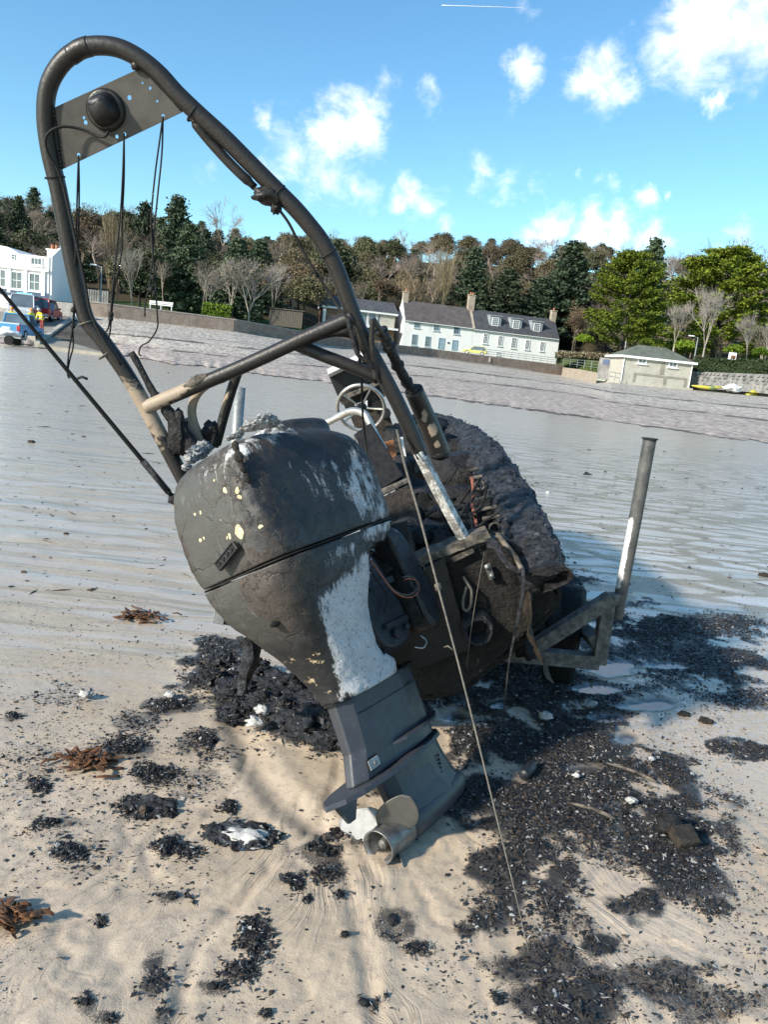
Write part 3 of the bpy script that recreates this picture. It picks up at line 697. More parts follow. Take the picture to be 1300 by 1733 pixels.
stand('pale', 222, 415, 522, 112, 'bare tree with white trunk on the lawn behind the lamp post', wpx=62)
stand('bare', 275, 440, 528, 110, 'thin brown bare tree on the lawn edge under the dark pines', wpx=40)
stand('fuzzy', 420, 432, 545, 106, 'rounded grey bare tree with pale spreading branches behind the lawn', wpx=110)
stand('bare', 342, 440, 535, 104, 'small reddish bare tree left of the rounded grey one', wpx=62)
stand('pale', 350, 445, 536, 112, 'slender bare tree with straight white trunk left of the bright hedge', wpx=50)
stand('fuzzy', 390, 436, 536, 116, 'pale grey bare tree behind the bright clipped hedge', wpx=70)
stand('pale', 460, 440, 545, 114, 'tall thin bare tree standing beside the wooden shelter', wpx=50)
stand('olive', 512, 455, 552, 110, 'olive-brown bushy tree growing beside the wooden shelter', wpx=86)
stand('autumn', 637, 470, 540, 165, 'orange-brown autumn tree behind the flat-roofed extension', wpx=66)
stand('autumn', 972, 530, 592, 150, 'small orange-leaved tree beside the right gable of the cottage', wpx=44)
stand('pine', 292, 335, 520, 135, 'dark cedar-like conifer with a jagged top behind the lawn', wpx=105)
stand('pine', 240, 345, 515, 138, 'dark conifer behind the tall bare poplar', wpx=80)
stand('pine', 790, 420, 555, 172, 'dark pine directly behind the cottage middle chimney', wpx=90)
stand('pine', 850, 455, 560, 172, 'dense dark pine behind the slate roof with dormers', wpx=100)
stand('pine', 950, 410, 575, 178, 'tallest dark pine behind the right end of the cottage', wpx=125)
stand('pine', 905, 470, 570, 174, 'dark low pine behind the right-hand dormer', wpx=90)
stand('pine', 30, 335, 470, 150, 'dark conifer behind the white house at left', wpx=62)
stand('oak', 205, 335, 500, 160, 'dark evergreen crown on the skyline left of the hanging cords', wpx=80)
stand('oak', 560, 390, 520, 180, 'dark evergreen rising behind the bend of the metal frame', wpx=90)
for px, top, base, Y, lab, wp in [(987, 562, 590, 122, 'bright green round shrub at the cottage gable end', 34), (1157, 572, 603, 105, 'bright green shrub right behind the hut roof', 38), (1240, 580, 610, 101, 'bright green shrub between two pale bare trees at right', 36),
        (1093, 570, 590, 112, 'small light green shrub behind the hut roof ridge', 28), (1285, 585, 612, 100, 'dull green shrub at the right edge above the hedge', 30)]:
    stand('bush', px, top, base, Y, lab, wpx=wp, cat='shrub')
# the wood on the hill: rows of single trees
GRP = 'trees of the wood on the hillside'
LAB = {'pine': 'dark green conifer', 'oak': 'round dark evergreen tree', 'olive': 'olive-green bushy tree', 'autumn': 'brown autumn-leaved tree', 'bare': 'leafless grey-brown tree', 'pale': 'leafless pale tree'}
def where(c, row):
    h = 'low on the hill' if row < 3 else ('halfway up the hill' if row < 7 else 'on the skyline')
    for lim, txt in ((125, 'above the white house at left'), (300, 'seen through the hanging ropes'), (440, 'above the lawn hedge'), (545, 'above the wooden shelter'), (680, 'above the flat-roofed extension'), (800, 'above the brown-roofed cottage half'), (945, 'above the three dormers'), (1100, 'behind the yellow-green cypress'), (9999, 'behind the right-hand cypress')):
        if c < lim: return h+' '+txt
for row, t in enumerate(np.linspace(.24, 1.02, 11)):
    c = -40+random.uniform(0, 30)
    while c < 1345:
        q = hill_point(c, t+random.uniform(-.02, .02)); wpx = random.uniform(42, 66)
        if c < 220: ks, ps = ['pine', 'oak', 'bare', 'autumn', 'olive'], [.22, .2, .36, .05, .17]
        elif c < 480: ks, ps = ['pine', 'oak', 'bare', 'olive'], [.30, .24, .26, .20]
        elif c < 780: ks, ps = ['bare', 'oak', 'olive', 'autumn', 'pine'], [.46, .16, .24, .08, .06]
        elif c < 1000: ks, ps = ['oak', 'olive', 'bare', 'pine', 'autumn'], [.20, .24, .32, .10, .14]
        else: ks, ps = ['bare', 'oak', 'autumn', 'olive', 'pale'], [.58, .14, .06, .14, .08]
        key = random.choices(ks, ps)[0]; H = random.uniform(8.5, 13.5)*(1 if row < 9 else .85)
        plant(key, q[0], q[1], q[2]-.3, H, LAB[key]+' '+where(c, row), GRP, random.uniform(7.5, 10.5)); c += wpx*.9*200/q[1]

for key in PROTO:
    for o in PROTO[key]:
        if o.name not in USED and 'label' not in o:
            for ch in list(o.children): bpy.data.objects.remove(ch)
            bpy.data.objects.remove(o)
        else:
            for q in ('h', 'w'):
                if q in o: del o[q]
# ------------------------------------------------------------------ buildings
k, out = material('white_wall'); p = k.pos(); n = k.noise(k.map(p, (1, 1, .35)), .9, 6, .7); n2 = k.noise(p, 5, 5, .7)
M['white_wall'] = out(k.mix(k.step(n, .5, .8), k.mix(n2, (.76, .75, .73), (.84, .83, .81)), (.66, .65, .61)), .85, 0, k.bump(n2, .5, .03))
M['slate'] = render_wall_material('slate', (.055, .058, .068), (.095, .097, .108))
M['slate_brown'] = render_wall_material('slate_brown', (.085, .075, .075), (.14, .125, .122))
M['roof_green'] = render_wall_material('roof_green', (.10, .115, .095), (.16, .175, .15))
M['brick'] = render_wall_material('brick', (.22, .13, .09), (.32, .22, .16))
M['chimney_stone'] = render_wall_material('chimney_stone', (.30, .24, .18), (.44, .38, .31))
M['pot'] = simple('pot', (.42, .17, .09), .8)
M['lead'] = simple('lead', (.30, .33, .35), .6)
M['frame_white'] = simple('frame_white', (.75, .75, .74), .5, 0, .03)
M['frame_blue'] = simple('frame_blue', (.27, .37, .43), .5, 0, .06)
k, out = material('glass'); M['glass'] = out(k.mix(k.noise(k.pos(), 1.2, 2), (.04, .055, .07), (.16, .20, .24)), .06, 0, None, .8)
M['navy'] = simple('navy', (.04, .07, .14), .5)
M['asphalt'] = simple('asphalt', (.12, .11, .10), .9, 0, .25, 2)

def frame_at(P0, dxy):
    d = np.array([dxy[0], dxy[1], 0.]); d /= np.linalg.norm(d); n = np.array([-d[1], d[0], 0])           # n points away from the viewer
    return Matrix(((d[0], n[0], 0, P0[0]), (d[1], n[1], 0, P0[1]), (0, 0, 1, P0[2]), (0, 0, 0, 1)))
class Facade:
    """local axes: x along the front, y into the house, z up"""
    def __init__(s, name, P0, P1, label, cat):
        s.P0 = np.array(P0); s.d = np.array([P1[0]-P0[0], P1[1]-P0[1]]); s.L = np.linalg.norm(s.d); s.mw = frame_at(P0, s.d)
        s.root = empty(name, label=label, cat=cat, mat=s.mw); s.inv = s.mw.inverted()
    def loc(s, px, py, y=0.):
        o = s.inv @ Vector(CAM); q = s.inv @ Vector(CAM+ray(px, py)); d = q-o; t = (y-o.y)/d.y; r = o+d*t; return r.x, r.z
    def part(s, name, vf, mat, parent=None, smooth=False): return mesh(name, vf[0], vf[1], mat, parent or s.root, smooth, True)
    def window(s, px, py, wpx, hpx, name='window', frame='frame_white', fill='glass', bars=(2, 3), y=0., sill=True, parent=None, size=None):
        x, z = s.loc(px, py, y); sc = s.P0[1]/F; w, h = (wpx*sc, hpx*sc) if size is None else size
        m = MB(); t = min(.12, w*.12)
        for c, q in [((x-w/2+t/2, y-.03, z), (t, .12, h)), ((x+w/2-t/2, y-.03, z), (t, .12, h)), ((x, y-.03, z+h/2-t/2), (w-2*t, .116, t)), ((x, y-.03, z-h/2+t/2), (w-2*t, .116, t))]: m.add(*box(c, q))
        f = m.build(name, M[frame], parent or s.root, local=True)
        s.part('pane' if fill == 'glass' else 'door_leaf', box((x, y+.0, z), (w-2*t-.004, .06, h-2*t-.004)), M[fill], f)
        b = MB(); iw, ih = w-2*t, h-2*t
        for i in range(1, bars[0]): b.add(*box((x-iw/2+iw*i/bars[0], y-.045, z), (.05, .03, ih)))
        for i in range(1, bars[1]): b.add(*box((x, y-.047, z-ih/2+ih*i/bars[1]), (iw, .03, .05)))
        if b.v: b.build('glazing_bar', M[frame], f, local=True)
        if sill: s.part('sill', box((x, y-.08, z-h/2-.06), (w+.25, .2, .10)), M['frame_white'], f)
        return f
    def chimney(s, x, y, z0, w, h, mat, pots=1, d=.9):
        c = s.part('chimney', box((x, y, z0+h/2), (w, d, h)), M[mat]); s.part('chimney_cap', box((x, y, z0+h+.06), (w+.2, d+.2, .14)), M[mat], c)
        for i in range(pots):
            v, f = lathe([(0, .0), (0, .17), (.45, .13), (.5, .17), (.5, .0)], 2, 10, (x+(i-(pots-1)/2)*.45, y, z0+h+.12)); s.part('chimney_pot', (v, f), M['pot'], c)
# long white cottage, two roofs
p0 = at(680, 586, 146); p1 = at(942, 609, 154); p1[2] = p0[2]
H1 = Facade('white_cottage', p0, p1, 'long white two-storey cottage with brown and dark slate roofs above the sea wall', 'house')
xm = H1.loc(800, 570)[0]; xe = H1.L; ez = H1.loc(685, 541)[1]; ez2 = H1.loc(943, 573)[1]; D = 6.4
rz = H1.loc(682, 508, D/2)[1]; rz2 = H1.loc(936, 541, D/2)[1]
def gabled(x0, x1, e, r, wm, over=.12):
    v = [(x0, 0, -2), (x1, 0, -2), (x1, 0, e), (x0, 0, e), (x0, D, -2), (x1, D, -2), (x1, D, e), (x0, D, e), (x0, D/2, r-.08), (x1, D/2, r-.08)]
    H1.part('wall', (v, [(0, 1, 2, 3), (5, 4, 7, 6), (4, 0, 3, 8, 7), (1, 5, 6, 9, 2), (0, 4, 5, 1)]), M['white_wall'])
gabled(0, xm-.02, ez, rz, 'w'); gabled(xm+.02, xe, ez2, rz2, 'w')
def slated(x0, x1, e, r, mat, n=22):
    rings = []; m = MB()
    for side in (0, 1):
        pr = []
        for i in range(n):
            t0, t1 = i/n, (i+1)/n; y0 = -.25+(D/2+.25)*t0; y1 = -.25+(D/2+.25)*t1; z0 = e-.12+(r-e+.12)*t0; z1 = e-.12+(r-e+.12)*t1
            pr += [(y0, z0+.07), (y1, z1+.015)]
        pr = [(-.25, e-.16)]+pr+[(D/2, r-.08)]
        v = [(x, (y if side == 0 else D-y), z) for x in (x0, x1) for y, z in pr]; q = len(pr)
        m.add(v, [(i, i+1, i+1+q, i+q) for i in range(q-1)]+[(q-1, 0, q, 2*q-1)])
    return m.build('roof', M[mat], H1.root, local=True)
slated(.1, xm-.25, ez, rz, 'slate_brown'); slated(xm+.25, xe-.1, ez2, rz2, 'slate')
H1.part('roof_parapet', ([(xm-.25, -.3, ez-.1), (xm+.25, -.3, ez-.1), (xm+.25, D/2, rz+.15), (xm-.25, D/2, rz+.15), (xm-.25, -.3, ez-.5), (xm+.25, -.3, ez-.5), (xm+.25, D/2, rz-.3), (xm-.25, D/2, rz-.3)], BOXF), M['chimney_stone'])
H1.part('gable_coping', ([(-.05, -.2, ez-.1), (.12, -.2, ez-.1), (.12, D/2, rz+.12), (-.05, D/2, rz+.12), (-.05, -.2, ez-.35), (.12, -.2, ez-.35), (.12, D/2, rz-.2), (-.05, D/2, rz-.2)], BOXF), M['frame_white'])
H1.part('gutter', box((xm/2, -.33, ez-.2), (xm-.4, .12, .12)), M['frame_white']); H1.part('gutter', box(((xm+xe)/2, -.33, ez2-.2), (xe-xm-.4, .12, .12)), M['frame_white'])
H1.chimney(.55, D/2, rz-.6, 1.0, 2.0, 'chimney_stone', 1); H1.chimney(xm, D/2, rz-.5, 1.25, 2.9, 'chimney_stone', 2); H1.chimney(xe-.5, D/2, rz2-.6, 1.0, 2.2, 'chimney_stone', 1)
Z2 = lambda x, y: (650+x/4.333, 480+y/4.333)
for x, y, w_, h_ in [(242, 300, 44, 50), (385, 322, 44, 48), (532, 345, 46, 52)]: H1.window(*Z2(x, y), w_/4.333, h_/4.333, frame='frame_blue', bars=(2, 2))
for i, (x, y, w_, h_) in enumerate([(222, 413, 40, 76), (320, 427, 40, 74), (420, 440, 46, 78), (518, 452, 42, 72)]):
    H1.window(*Z2(x, y), w_/4.333, h_/4.333, 'door' if i > 1 else 'window', 'frame_blue', 'frame_blue' if i > 1 else 'glass', (2, 3) if i < 2 else (1, 2), sill=i < 2)
for i, (x, y, w_, h_) in enumerate([(745, 405, 38, 74), (852, 422, 38, 74), (952, 437, 42, 78), (1052, 450, 38, 72), (1160, 463, 38, 70), (840, 515, 32, 28)]): H1.window(*Z2(x, y), w_/4.333, h_/4.333, frame='frame_white', bars=(3, 4))
for x, y in [(818, 281), (970, 301), (1122, 322)]:
    px, py = Z2(x, y); yd = .7; cx, cz = H1.loc(px, py, yd); b = H1.part('dormer', box((cx, yd+1.1, cz+.0), (2.3, 2.2, 2.1)), M['lead'])
    H1.part('dormer_roof', box((cx, yd+1.0, cz+1.12), (2.5, 2.5, .14)), M['lead'], b)
    H1.window(px, py, 0, 0, y=yd-.03, bars=(3, 4), sill=False, size=(1.35, 1.6))
H1.part('letter_box', box((*[H1.loc(*Z2(472, 435))[0]], -.06, H1.loc(*Z2(472, 435))[1]), (.4, .12, .25)), M['navy'])
# flat-roofed extension on the left
e0 = at(543, 575, 144); e1 = at(666, 586, 147); e1[2] = e0[2]
H2 = Facade('modern_extension', e0, e1, 'flat-roofed modern extension with big windows left of the cottage, behind the frame', 'house')
L2 = H2.L; zt = H2.loc(575, 508)[1]; zt2 = H2.loc(575, 523)[1]; zb = H2.loc(620, 553)[1]
H2.part('wall', box((L2/2, 3.4, zt2/2-1), (L2-.1, 6, zt2+1.9)), M['brick']); H2.part('fascia', box((L2/2, 3.2, zt2+.12), (L2+.5, 7, .4)), M['frame_white'])
v = [(-.3, -.4, zt2+.33), (L2+.3, -.4, zt2+.33), (L2+.3, 7, zt2+.33), (-.3, 7, zt2+.33), (.5, 2.5, zt+.8), (L2-.2, 2.5, zt+.8), (L2-.2, 4, zt+.8), (.5, 4, zt+.8)]; H2.part('roof', (v, BOXF), M['slate'])
H2.part('balcony', box((L2*.66, -.5, zb), (L2*.72, 2.0, .35)), M['frame_white'])
H2.part('white_return', box((.25, .1, zt2*.45), (.5, .6, zt2*1.0)), M['white_wall'])
for x in (615, 630, 645): H2.window(x, 539, 14, 24, y=.32, bars=(1, 1), sill=False)
H2.part('wall_panel', box((L2-1.6, .3, zb+1.3), (2.8, .2, 2.2)), M['concrete']); H2.window(606, 570, 12, 20, y=.32, bars=(1, 1), sill=False)
# white house at the left edge
w0 = at(-150, 492, 79); w1 = at(82, 504, 79); w1[2] = w0[2] = at(40, 500, 79)[2]
H3 = Facade('white_house', w0, w1, 'white house with parapet and three tall windows at the left edge behind the pickup', 'house')
L3 = H3.L; zt = H3.loc(60, 433)[1]; zt0 = H3.loc(15, 415)[1]; D3 = 7.5; xa = H3.loc(34, 421)[0]
H3.part('wall', box((L3/2, D3/2, zt/2-1), (L3, D3, zt+2)), M['white_wall'])
v = [(0, -.02, zt-.01), (xa, -.02, zt-.01), (xa, D3, zt-.01), (0, D3, zt-.01), (0, -.02, zt0+.6), (xa-1.2, -.02, zt0-.2), (xa-1.2, D3, zt0-.2), (0, D3, zt0+.6)]; H3.part('parapet', (v, BOXF), M['white_wall'])
zg = H3.loc(103, 413, D3*.4)[1]
H3.part('gable', ([(L3-.01, .1, -1), (L3+.25, .1, -1), (L3+.25, D3, -1), (L3-.01, D3, -1), (L3-.01, .1, zt+.05), (L3+.25, .1, zt+.05), (L3+.25, D3, zt-1.2), (L3-.01, D3, zt-1.2), (L3-.01, D3*.4, zg), (L3+.25, D3*.4, zg)], [(0, 3, 2, 1), (1, 2, 6, 9, 5), (3, 0, 4, 8, 7), (0, 1, 5, 4), (2, 3, 7, 6), (4, 5, 9, 8), (6, 7, 8, 9)]), M['white_wall'])
H3.chimney(H3.loc(92, 434, 2.0)[0], 2.0, zt-.2, 1.1, 1.0, 'white_wall', 2); zc = H3.loc(40, 455)[1]
H3.part('cornice', box((L3/2, -.12, zc), (L3+.1, .24, .22)), M['frame_white']); H3.part('plinth', box((L3/2, -.06, .15), (L3, .12, .5)), M['navy'])
for x, y in [(-28, 468), (1, 471), (29, 475), (59, 478)]:
    H3.window(x, y, 20, 29, bars=(2, 2)); xx = H3.loc(x+15, y)[0]; H3.part('pilaster', box((xx, -.08, zc/2), (.35, .16, zc-.25)), M['frame_white'])
H3.window(62, 443, 20, 13, bars=(3, 1)); H3.window(23, 435, 5, 8, bars=(1, 2), sill=False)
lw = empty('garden_wall', at(105, 520, 77), 'low stone wall under the gable of the white house at left', 'wall')
a, b = at(90, 520, 78), at(131, 524, 76); v, f = loft([[(q[0], q[1], q[2]-1.6), (q[0], q[1], q[2]+.55), (q[0], q[1]+.5, q[2]+.55), (q[0], q[1]+.5, q[2]-1.6)] for q in (a, (a+b)/2, b)]); mesh('wall_core', v, f, M['stone_grey'], lw)
# concrete hut with the hipped roof
s0 = at(1049, 650, 92); s1 = at(1165, 665, 92.6); s1[2] = s0[2]
H4 = Facade('concrete_hut', s0, s1, 'pale concrete hut with grey-green hipped roof standing on the shingle', 'hut')
L4 = H4.L; z4 = H4.loc(1110, 609)[1]; D4 = 5.2; r4 = H4.loc(1105, 588, D4/2)[1]
H4.part('wall', box((L4/2, D4/2, z4/2-.8), (L4, D4, z4+1.6)), M['concrete'])
ov = .35; A = [(-ov, -ov), (L4+ov, -ov), (L4+ov, D4+ov), (-ov, D4+ov)]; rx = (D4/2-.2, L4-D4/2+.2); rv = []; nn_ = 9; m = MB()
for i in range(nn_):                                                       # tile courses, each lapping the next
    def ringat(t, dz): return [(a[0]+((rx[0] if a[0] < L4/2 else rx[1])-a[0])*t, a[1]+(D4/2-a[1])*t, z4+.02+(r4-z4)*t+dz) for a in A]
    m.add(*loft([ringat(i/nn_, .07), ringat((i+1)/nn_, .012)], False, False))
    m.add(*loft([ringat(i/nn_, -.02), ringat(i/nn_, .07)], False, False))
m.build('roof', M['roof_green'], H4.root, local=True); H4.part('ridge_tile', box((L4/2, D4/2, r4+.03), (rx[1]-rx[0], .25, .14)), M['roof_green'])
H4.part('soffit', box((L4/2, D4/2, z4-.02), (L4+.66, D4+.66, .05)), M['frame_white']); H4.part('fascia', box((L4/2, -ov-.02, z4+.02), (L4+.74, .05, .26)), M['frame_white']); H4.part('fascia', box((-ov-.02, D4/2, z4+.02), (.05, D4+.74, .26)), M['frame_white'])
Z3 = lambda x, y: (920+x/3.42, 560+y/3.42)
for x, y in [(572, 173), (750, 195)]: H4.window(*Z3(x, y), 15, 10.5, bars=(2, 1))
xl = [H4.loc(*Z3(q, 290))[0] for q in (522, 700, 822)]; zl = H4.loc(*Z3(620, 258))[1]; zz = H4.loc(*Z3(700, 325))[1]
for x in xl: H4.part('render_pier', box((x, -.02, (zl+zz)/2), (.32, .05, zl-zz)), M['concrete_dark'])
H4.part('render_band', box(((xl[0]+xl[2])/2, -.022, zl), (xl[2]-xl[0]+.3, .05, .22)), M['concrete_dark']); H4.part('render_band', box((L4/2+.6, -.012, zl+1.0), (.5, .03, 1.6)), M['concrete_dark'])
H4.part('base_slab', box((L4/2, -.35, .12), (L4+.3, .7, .5)), M['concrete'])
for x in (.06, L4-.1): H4.part('drainpipe', tube([(x, -.09, 0), (x, -.09, z4)], .06, 6), M['frame_white'])
v, f = tube([(0, 0, 0), (0, 0, .9)], .07, 6); o = H4.part('vent_pipe', (np.array(v)+np.array([.9, D4/2, r4-.5]), f), M['galvanised'])
gb = Facade('wall_block', at(1012, 628, 97), at(1040, 632, 96), 'small dark grey walled enclosure left of the concrete hut', 'enclosure'); h_ = gb.loc(1014, 605)[1]
gb.part('wall', box((gb.L/2, 1.5, h_/2-.5), (gb.L, 3, h_+1)), M['stone_grey']); gb.part('notice', box((gb.loc(1026, 613)[0], -.03, gb.loc(1026, 613)[1]), (.8, .06, .6)), M['navy'])

# ------------------------------------------------------------------ railings, lamps, hedges, small things on the promenade
def railing(pts, h, label, nrail=2, every=1, r=.035, group=None):
    root = empty('railing', pts[0], label, 'railing', group)
    for p in pts[::every]: mesh('post', *tube([p, p+np.array([0, 0, h])], r*1.2, 6), M['galvanised'], root)
    for i in range(nrail): mesh('rail', *tube([p+np.array([0, 0, h*(i+1)/nrail]) for p in pts], r, 6), M['galvanised'], root)
railing([at(c, wall_top(c)-1, interp(c, FOOTY)+.3) for c in np.linspace(815, 952, 12)], 1.05, 'white tube railing along the sea wall before the cottage windows', 3)
railing([at(c, np.interp(c, [952, 1012], [617, 628]), np.interp(c, [952, 1012], [140, 97])) for c in np.linspace(953, 1012, 6)], 1.1, 'white tube railing of the ramp between sea wall and grey enclosure', 3)
railing([at(c, np.interp(c, [950, 1000], [603, 610]), 150) for c in np.linspace(946, 1005, 5)], 1.1, 'white railing on the grass bank at the cottage gable end', 2)
railing([at(c, np.interp(c, [1030, 1050], [644, 648]), 90.5) for c in (1030, 1040, 1049)], 1.0, 'low green railing at the left corner of the concrete hut', 2)
rb = empty('ramp_wall', at(960, 630, 120), 'low rubble wall under the ramp railing left of the hut', 'wall')
v, f = loft([[(q[0], q[1], q[2]-2), (q[0], q[1], q[2]), (q[0]+.2, q[1]+1.2, q[2]), (q[0]+.2, q[1]+1.2, q[2]-2)] for q in [at(953, 622, 139), at(980, 625, 118), at(1012, 631, 97)]]); mesh('wall_core', v, f, M['chimney_stone'], rb)
def lamp(px, top, base, Y, label, side):
    b = at(px, base, Y); t = at(px+(base-top)*.1, top, Y); h = t[2]-b[2]; root = empty('street_lamp', b, label, 'street lamp')
    mesh('lamp_post', *tube([b-np.array([0, 0, .4]), b+np.array([0, 0, h*.4]), b+np.array([0, 0, h])], [.11, .09, .06], 8), M['galvanised'], root)
    q = b+np.array([0, 0, h]); mesh('lamp_arm', *tube([q-np.array([0, 0, .08]), q+np.array([side*.6, 0, .1])], .04, 6), M['galvanised'], root); bevel(mesh('lamp_head', *box(q+np.array([side*.85, 0, .1]), (.7, .25, .14)), M['frame_white'], root), .03)
lamp(1175, 571, 609, 100, 'white street lamp post just right of the concrete hut roof', -1); lamp(170, 452, 514, 84, 'grey street lamp on the promenade left of the hanging cords', -1)
def hedge(name, P, w, h, mat, label, dens=160, size=.25, cat='hedge'):
    root = empty(name, P[0], label, cat); rs = np.random.default_rng(len(P)*31+int(h*100)); pts = []
    for a, b in zip(P[:-1], P[1:]):
        L = np.linalg.norm(b-a); n = int(L*dens); t = rs.random((n, 1)); q = a+(b-a)*t; u = rs.random(n); yy = rs.random(n)
        f_ = rs.random(n) < .55; q[:, 1] += np.where(f_, rs.normal(0, .08, n), yy*w); q[:, 2] += np.where(f_, u*h, h+rs.normal(0, .12, n)); pts.append(q)
    pts = np.concatenate(pts); v, f = leaf_cards(pts, size, rs, .7); o = mesh('foliage', v, f, M[mat], root); add_tone(o, rs, len(pts))
    v, f = loft([[(q[0], q[1]+.12, q[2]-.3), (q[0], q[1]+.12, q[2]+h*.93), (q[0], q[1]+w, q[2]+h*.93), (q[0], q[1]+w, q[2]-.3)] for q in P]); mesh('hedge_core', v, f, M['leaf_dark_hedge'], root)
hedge('hedge', [at(c, np.interp(c, [1172, 1300, 1560], [630, 636, 650]), interp(c, FOOTY)+1.9) for c in np.linspace(1174, 1560, 24)], 1.6, 1.55, 'leaf_dark_hedge', 'long dark green hedge along the top of the grey stone wall')
hedge('hedge', [at(c, np.interp(c, [339, 390], [532, 538]), 102) for c in np.linspace(340, 390, 8)], 1.4, 1.35, 'leaf_hedge', 'bright green clipped hedge on the lawn above the sea wall', 260, .2)
hedge('grass_bank', [at(c, np.interp(c, [945, 1100], [604, 610]), 140) for c in np.linspace(945, 1080, 10)], 3., .7, 'leaf_dry', 'rough pale grass bank between cottage gable and hut', 160, .4, 'grass bank')
sh = Facade('wooden_shelter', at(455, 546, 108), at(511, 553, 108), 'low dark wooden shelter standing on the lawn behind the sea wall', 'shelter'); h_ = 1.9
for i in range(14): sh.part('plank', box((sh.L*(i+.5)/14, random.uniform(-.02, .02), h_/2-.2), (sh.L/14-.03, .06, h_+.3)), M['wood_burnt'])
sh.part('roof', box((sh.L/2, .9, h_+.05), (sh.L+.4, 2.2, .12)), M['wood_burnt']); sh.part('back_wall', box((sh.L/2, 1.9, h_/2), (sh.L, .1, h_)), M['wood_burnt'])
bn = empty('bench', at(270, 524, 100), 'long white bench on the lawn above the sea wall', 'bench'); a = at(252, 521, 100); b = at(292, 526, 100); d = (b-a); d[2] = 0
for i, dz in enumerate((.42, .62, .8)): mesh('slat', *quad_slab([a+(0, i*.08, dz), a+d+(0, i*.08, dz), a+d+(0, i*.08, dz+.13), a+(0, i*.08, dz+.13)], .05), M['frame_white'], bn)
for t in (.05, .5, .95): mesh('leg', *box(a+d*t+np.array([0, .1, .1]), (.08, .3, .7)), M['frame_white'], bn)
bl = empty('balustrade', at(165, 508, 100), 'white crenellated garden wall behind the left street lamp', 'wall')
for i in range(9): q = at(150+i*4, 508+i*.4, 100); mesh('merlon', *box(q+np.array([0, 0, .55]), (.22, .3, 1.5)), M['stone_grey'], bl)
q0 = at(149, 510, 100.02); q1 = at(183, 513, 100.02); mesh('wall_core', *quad_slab([q0-(0, 0, .8), q1-(0, 0, .8), q1+(0, 0, .9), q0+(0, 0, .9)], .25), M['stone_grey'], bl)
sg = empty('signboard', at(1236, 618, 92), 'small white signboard on a post in front of the hedge', 'sign'); b = at(1236, 622, 92); mesh('post', *tube([b-(0, 0, .5), b+(0, 0, 1.2)], .05, 6), M['wood_burnt'], sg); mesh('sign_panel', *box(b+(0, -.04, 1.3), (.9, .06, .8)), M['frame_white'], sg); mesh('sign_patch', *box(b+(0.1, -.08, 1.2), (.5, .03, .35)), M['rust'], sg)
M['yellow'] = simple('yellow', (.48, .42, .06), .6); M['tarp_white'] = simple('tarp_white', (.62, .63, .65), .55, 0, .15, 3, .05, 6); M['tarp_green'] = simple('tarp_green', (.16, .22, .10), .6)
for px0, px1, py, mt, lab, nm in [(1170, 1222, 660, 'yellow', 'long yellow kayak lying on the bank right of the hut', 'kayak'), (1224, 1256, 658, 'tarp_white', 'crumpled white tarpaulin lying beside the yellow kayak', 'tarpaulin'), (1264, 1284, 668, 'yellow', 'small bright yellow float at the foot of the stone wall', 'float')]:
    a = at(px0, py-1+(px0-1170)*.02, 88); b = at(px1, py+2+(px1-1220)*.02, 88); c = (a+b)/2; L = np.linalg.norm(b-a); root = empty(nm, c, lab, nm)
    if nm == 'kayak':
        n = 13; rings = []
        for i in range(n):
            t = i/(n-1); w_ = .36*math.sin(math.pi*min(max(t, .03), .97))**.6; q = a+(b-a)*t; rings.append([q+np.array([0, math.cos(x)*w_, math.sin(x)*w_*.65+.3+.12*(2*t-1)**2]) for x in np.linspace(0, 2*math.pi, 10, endpoint=False)])
        mesh('hull', *loft(rings), M[mt], root, True); mesh('cockpit_rim', *tube([c+np.array([.6*math.cos(x), .22*math.sin(x), .54]) for x in np.linspace(0, 6.28, 16)], .03, 5), M['navy'], root)
        mesh('green_patch', *lump(a+(b-a)*.62+np.array([0, 0, .3]), .7, .37, .27, 3, .1, 2), M['tarp_green'], root, True)
    else: mesh('sheet' if nm != 'float' else 'buoy', *lump(c+np.array([0, 0, .15]), L/2, .8 if nm != 'float' else .4, .38, 5, .6, 3), M[mt], root, True)

# ------------------------------------------------------------------ slipway, vehicles and people at the left
SA, SB, SC, SD = at(122, 541, 73), at(64, 583, 52), gz(-110, 592, .12), at(-110, 512, 80)
SC = np.array([SC[0]*1.0, 50., .12]); SN = np.cross(SB-SA, SD-SA)
def slip_z(x, y): return SA[2]-(SN[0]*(x-SA[0])+SN[1]*(y-SA[1]))/SN[2]
SC[2] = slip_z(SC[0], SC[1]); topz = lambda q: np.array([q[0], q[1], slip_z(q[0], q[1])])
P_ = [SA, SB, SC, topz(SD)]
v = [np.array(q) for q in P_]+[np.array([q[0], q[1], q[2]-1.6]) for q in P_]
slip = mesh('slipway', v, [(3, 2, 1, 0), (4, 5, 6, 7), (0, 1, 5, 4), (1, 2, 6, 5), (2, 3, 7, 6), (3, 0, 4, 7)], M['concrete_dark']); tag(slip, kind='structure')
v = [SA+(0, 0, .0), topz(SD), topz(SD)+(0, 12, .6), at(135, 530, 82)]; yard = mesh('road', [q+(0, .02, .01) for q in v]+[q-(0, 0, 1.5) for q in v], [(0, 1, 2, 3)][:1]+[(3, 2, 1, 0)][:0]+[(0, 3, 7, 4), (1, 0, 4, 5), (2, 1, 5, 6), (3, 2, 6, 7)], M['asphalt']); tag(yard, kind='structure')
kerb = empty('slipway_kerb', SA, 'raised concrete kerb along the right edge of the slipway', 'kerb'); d = SB-SA
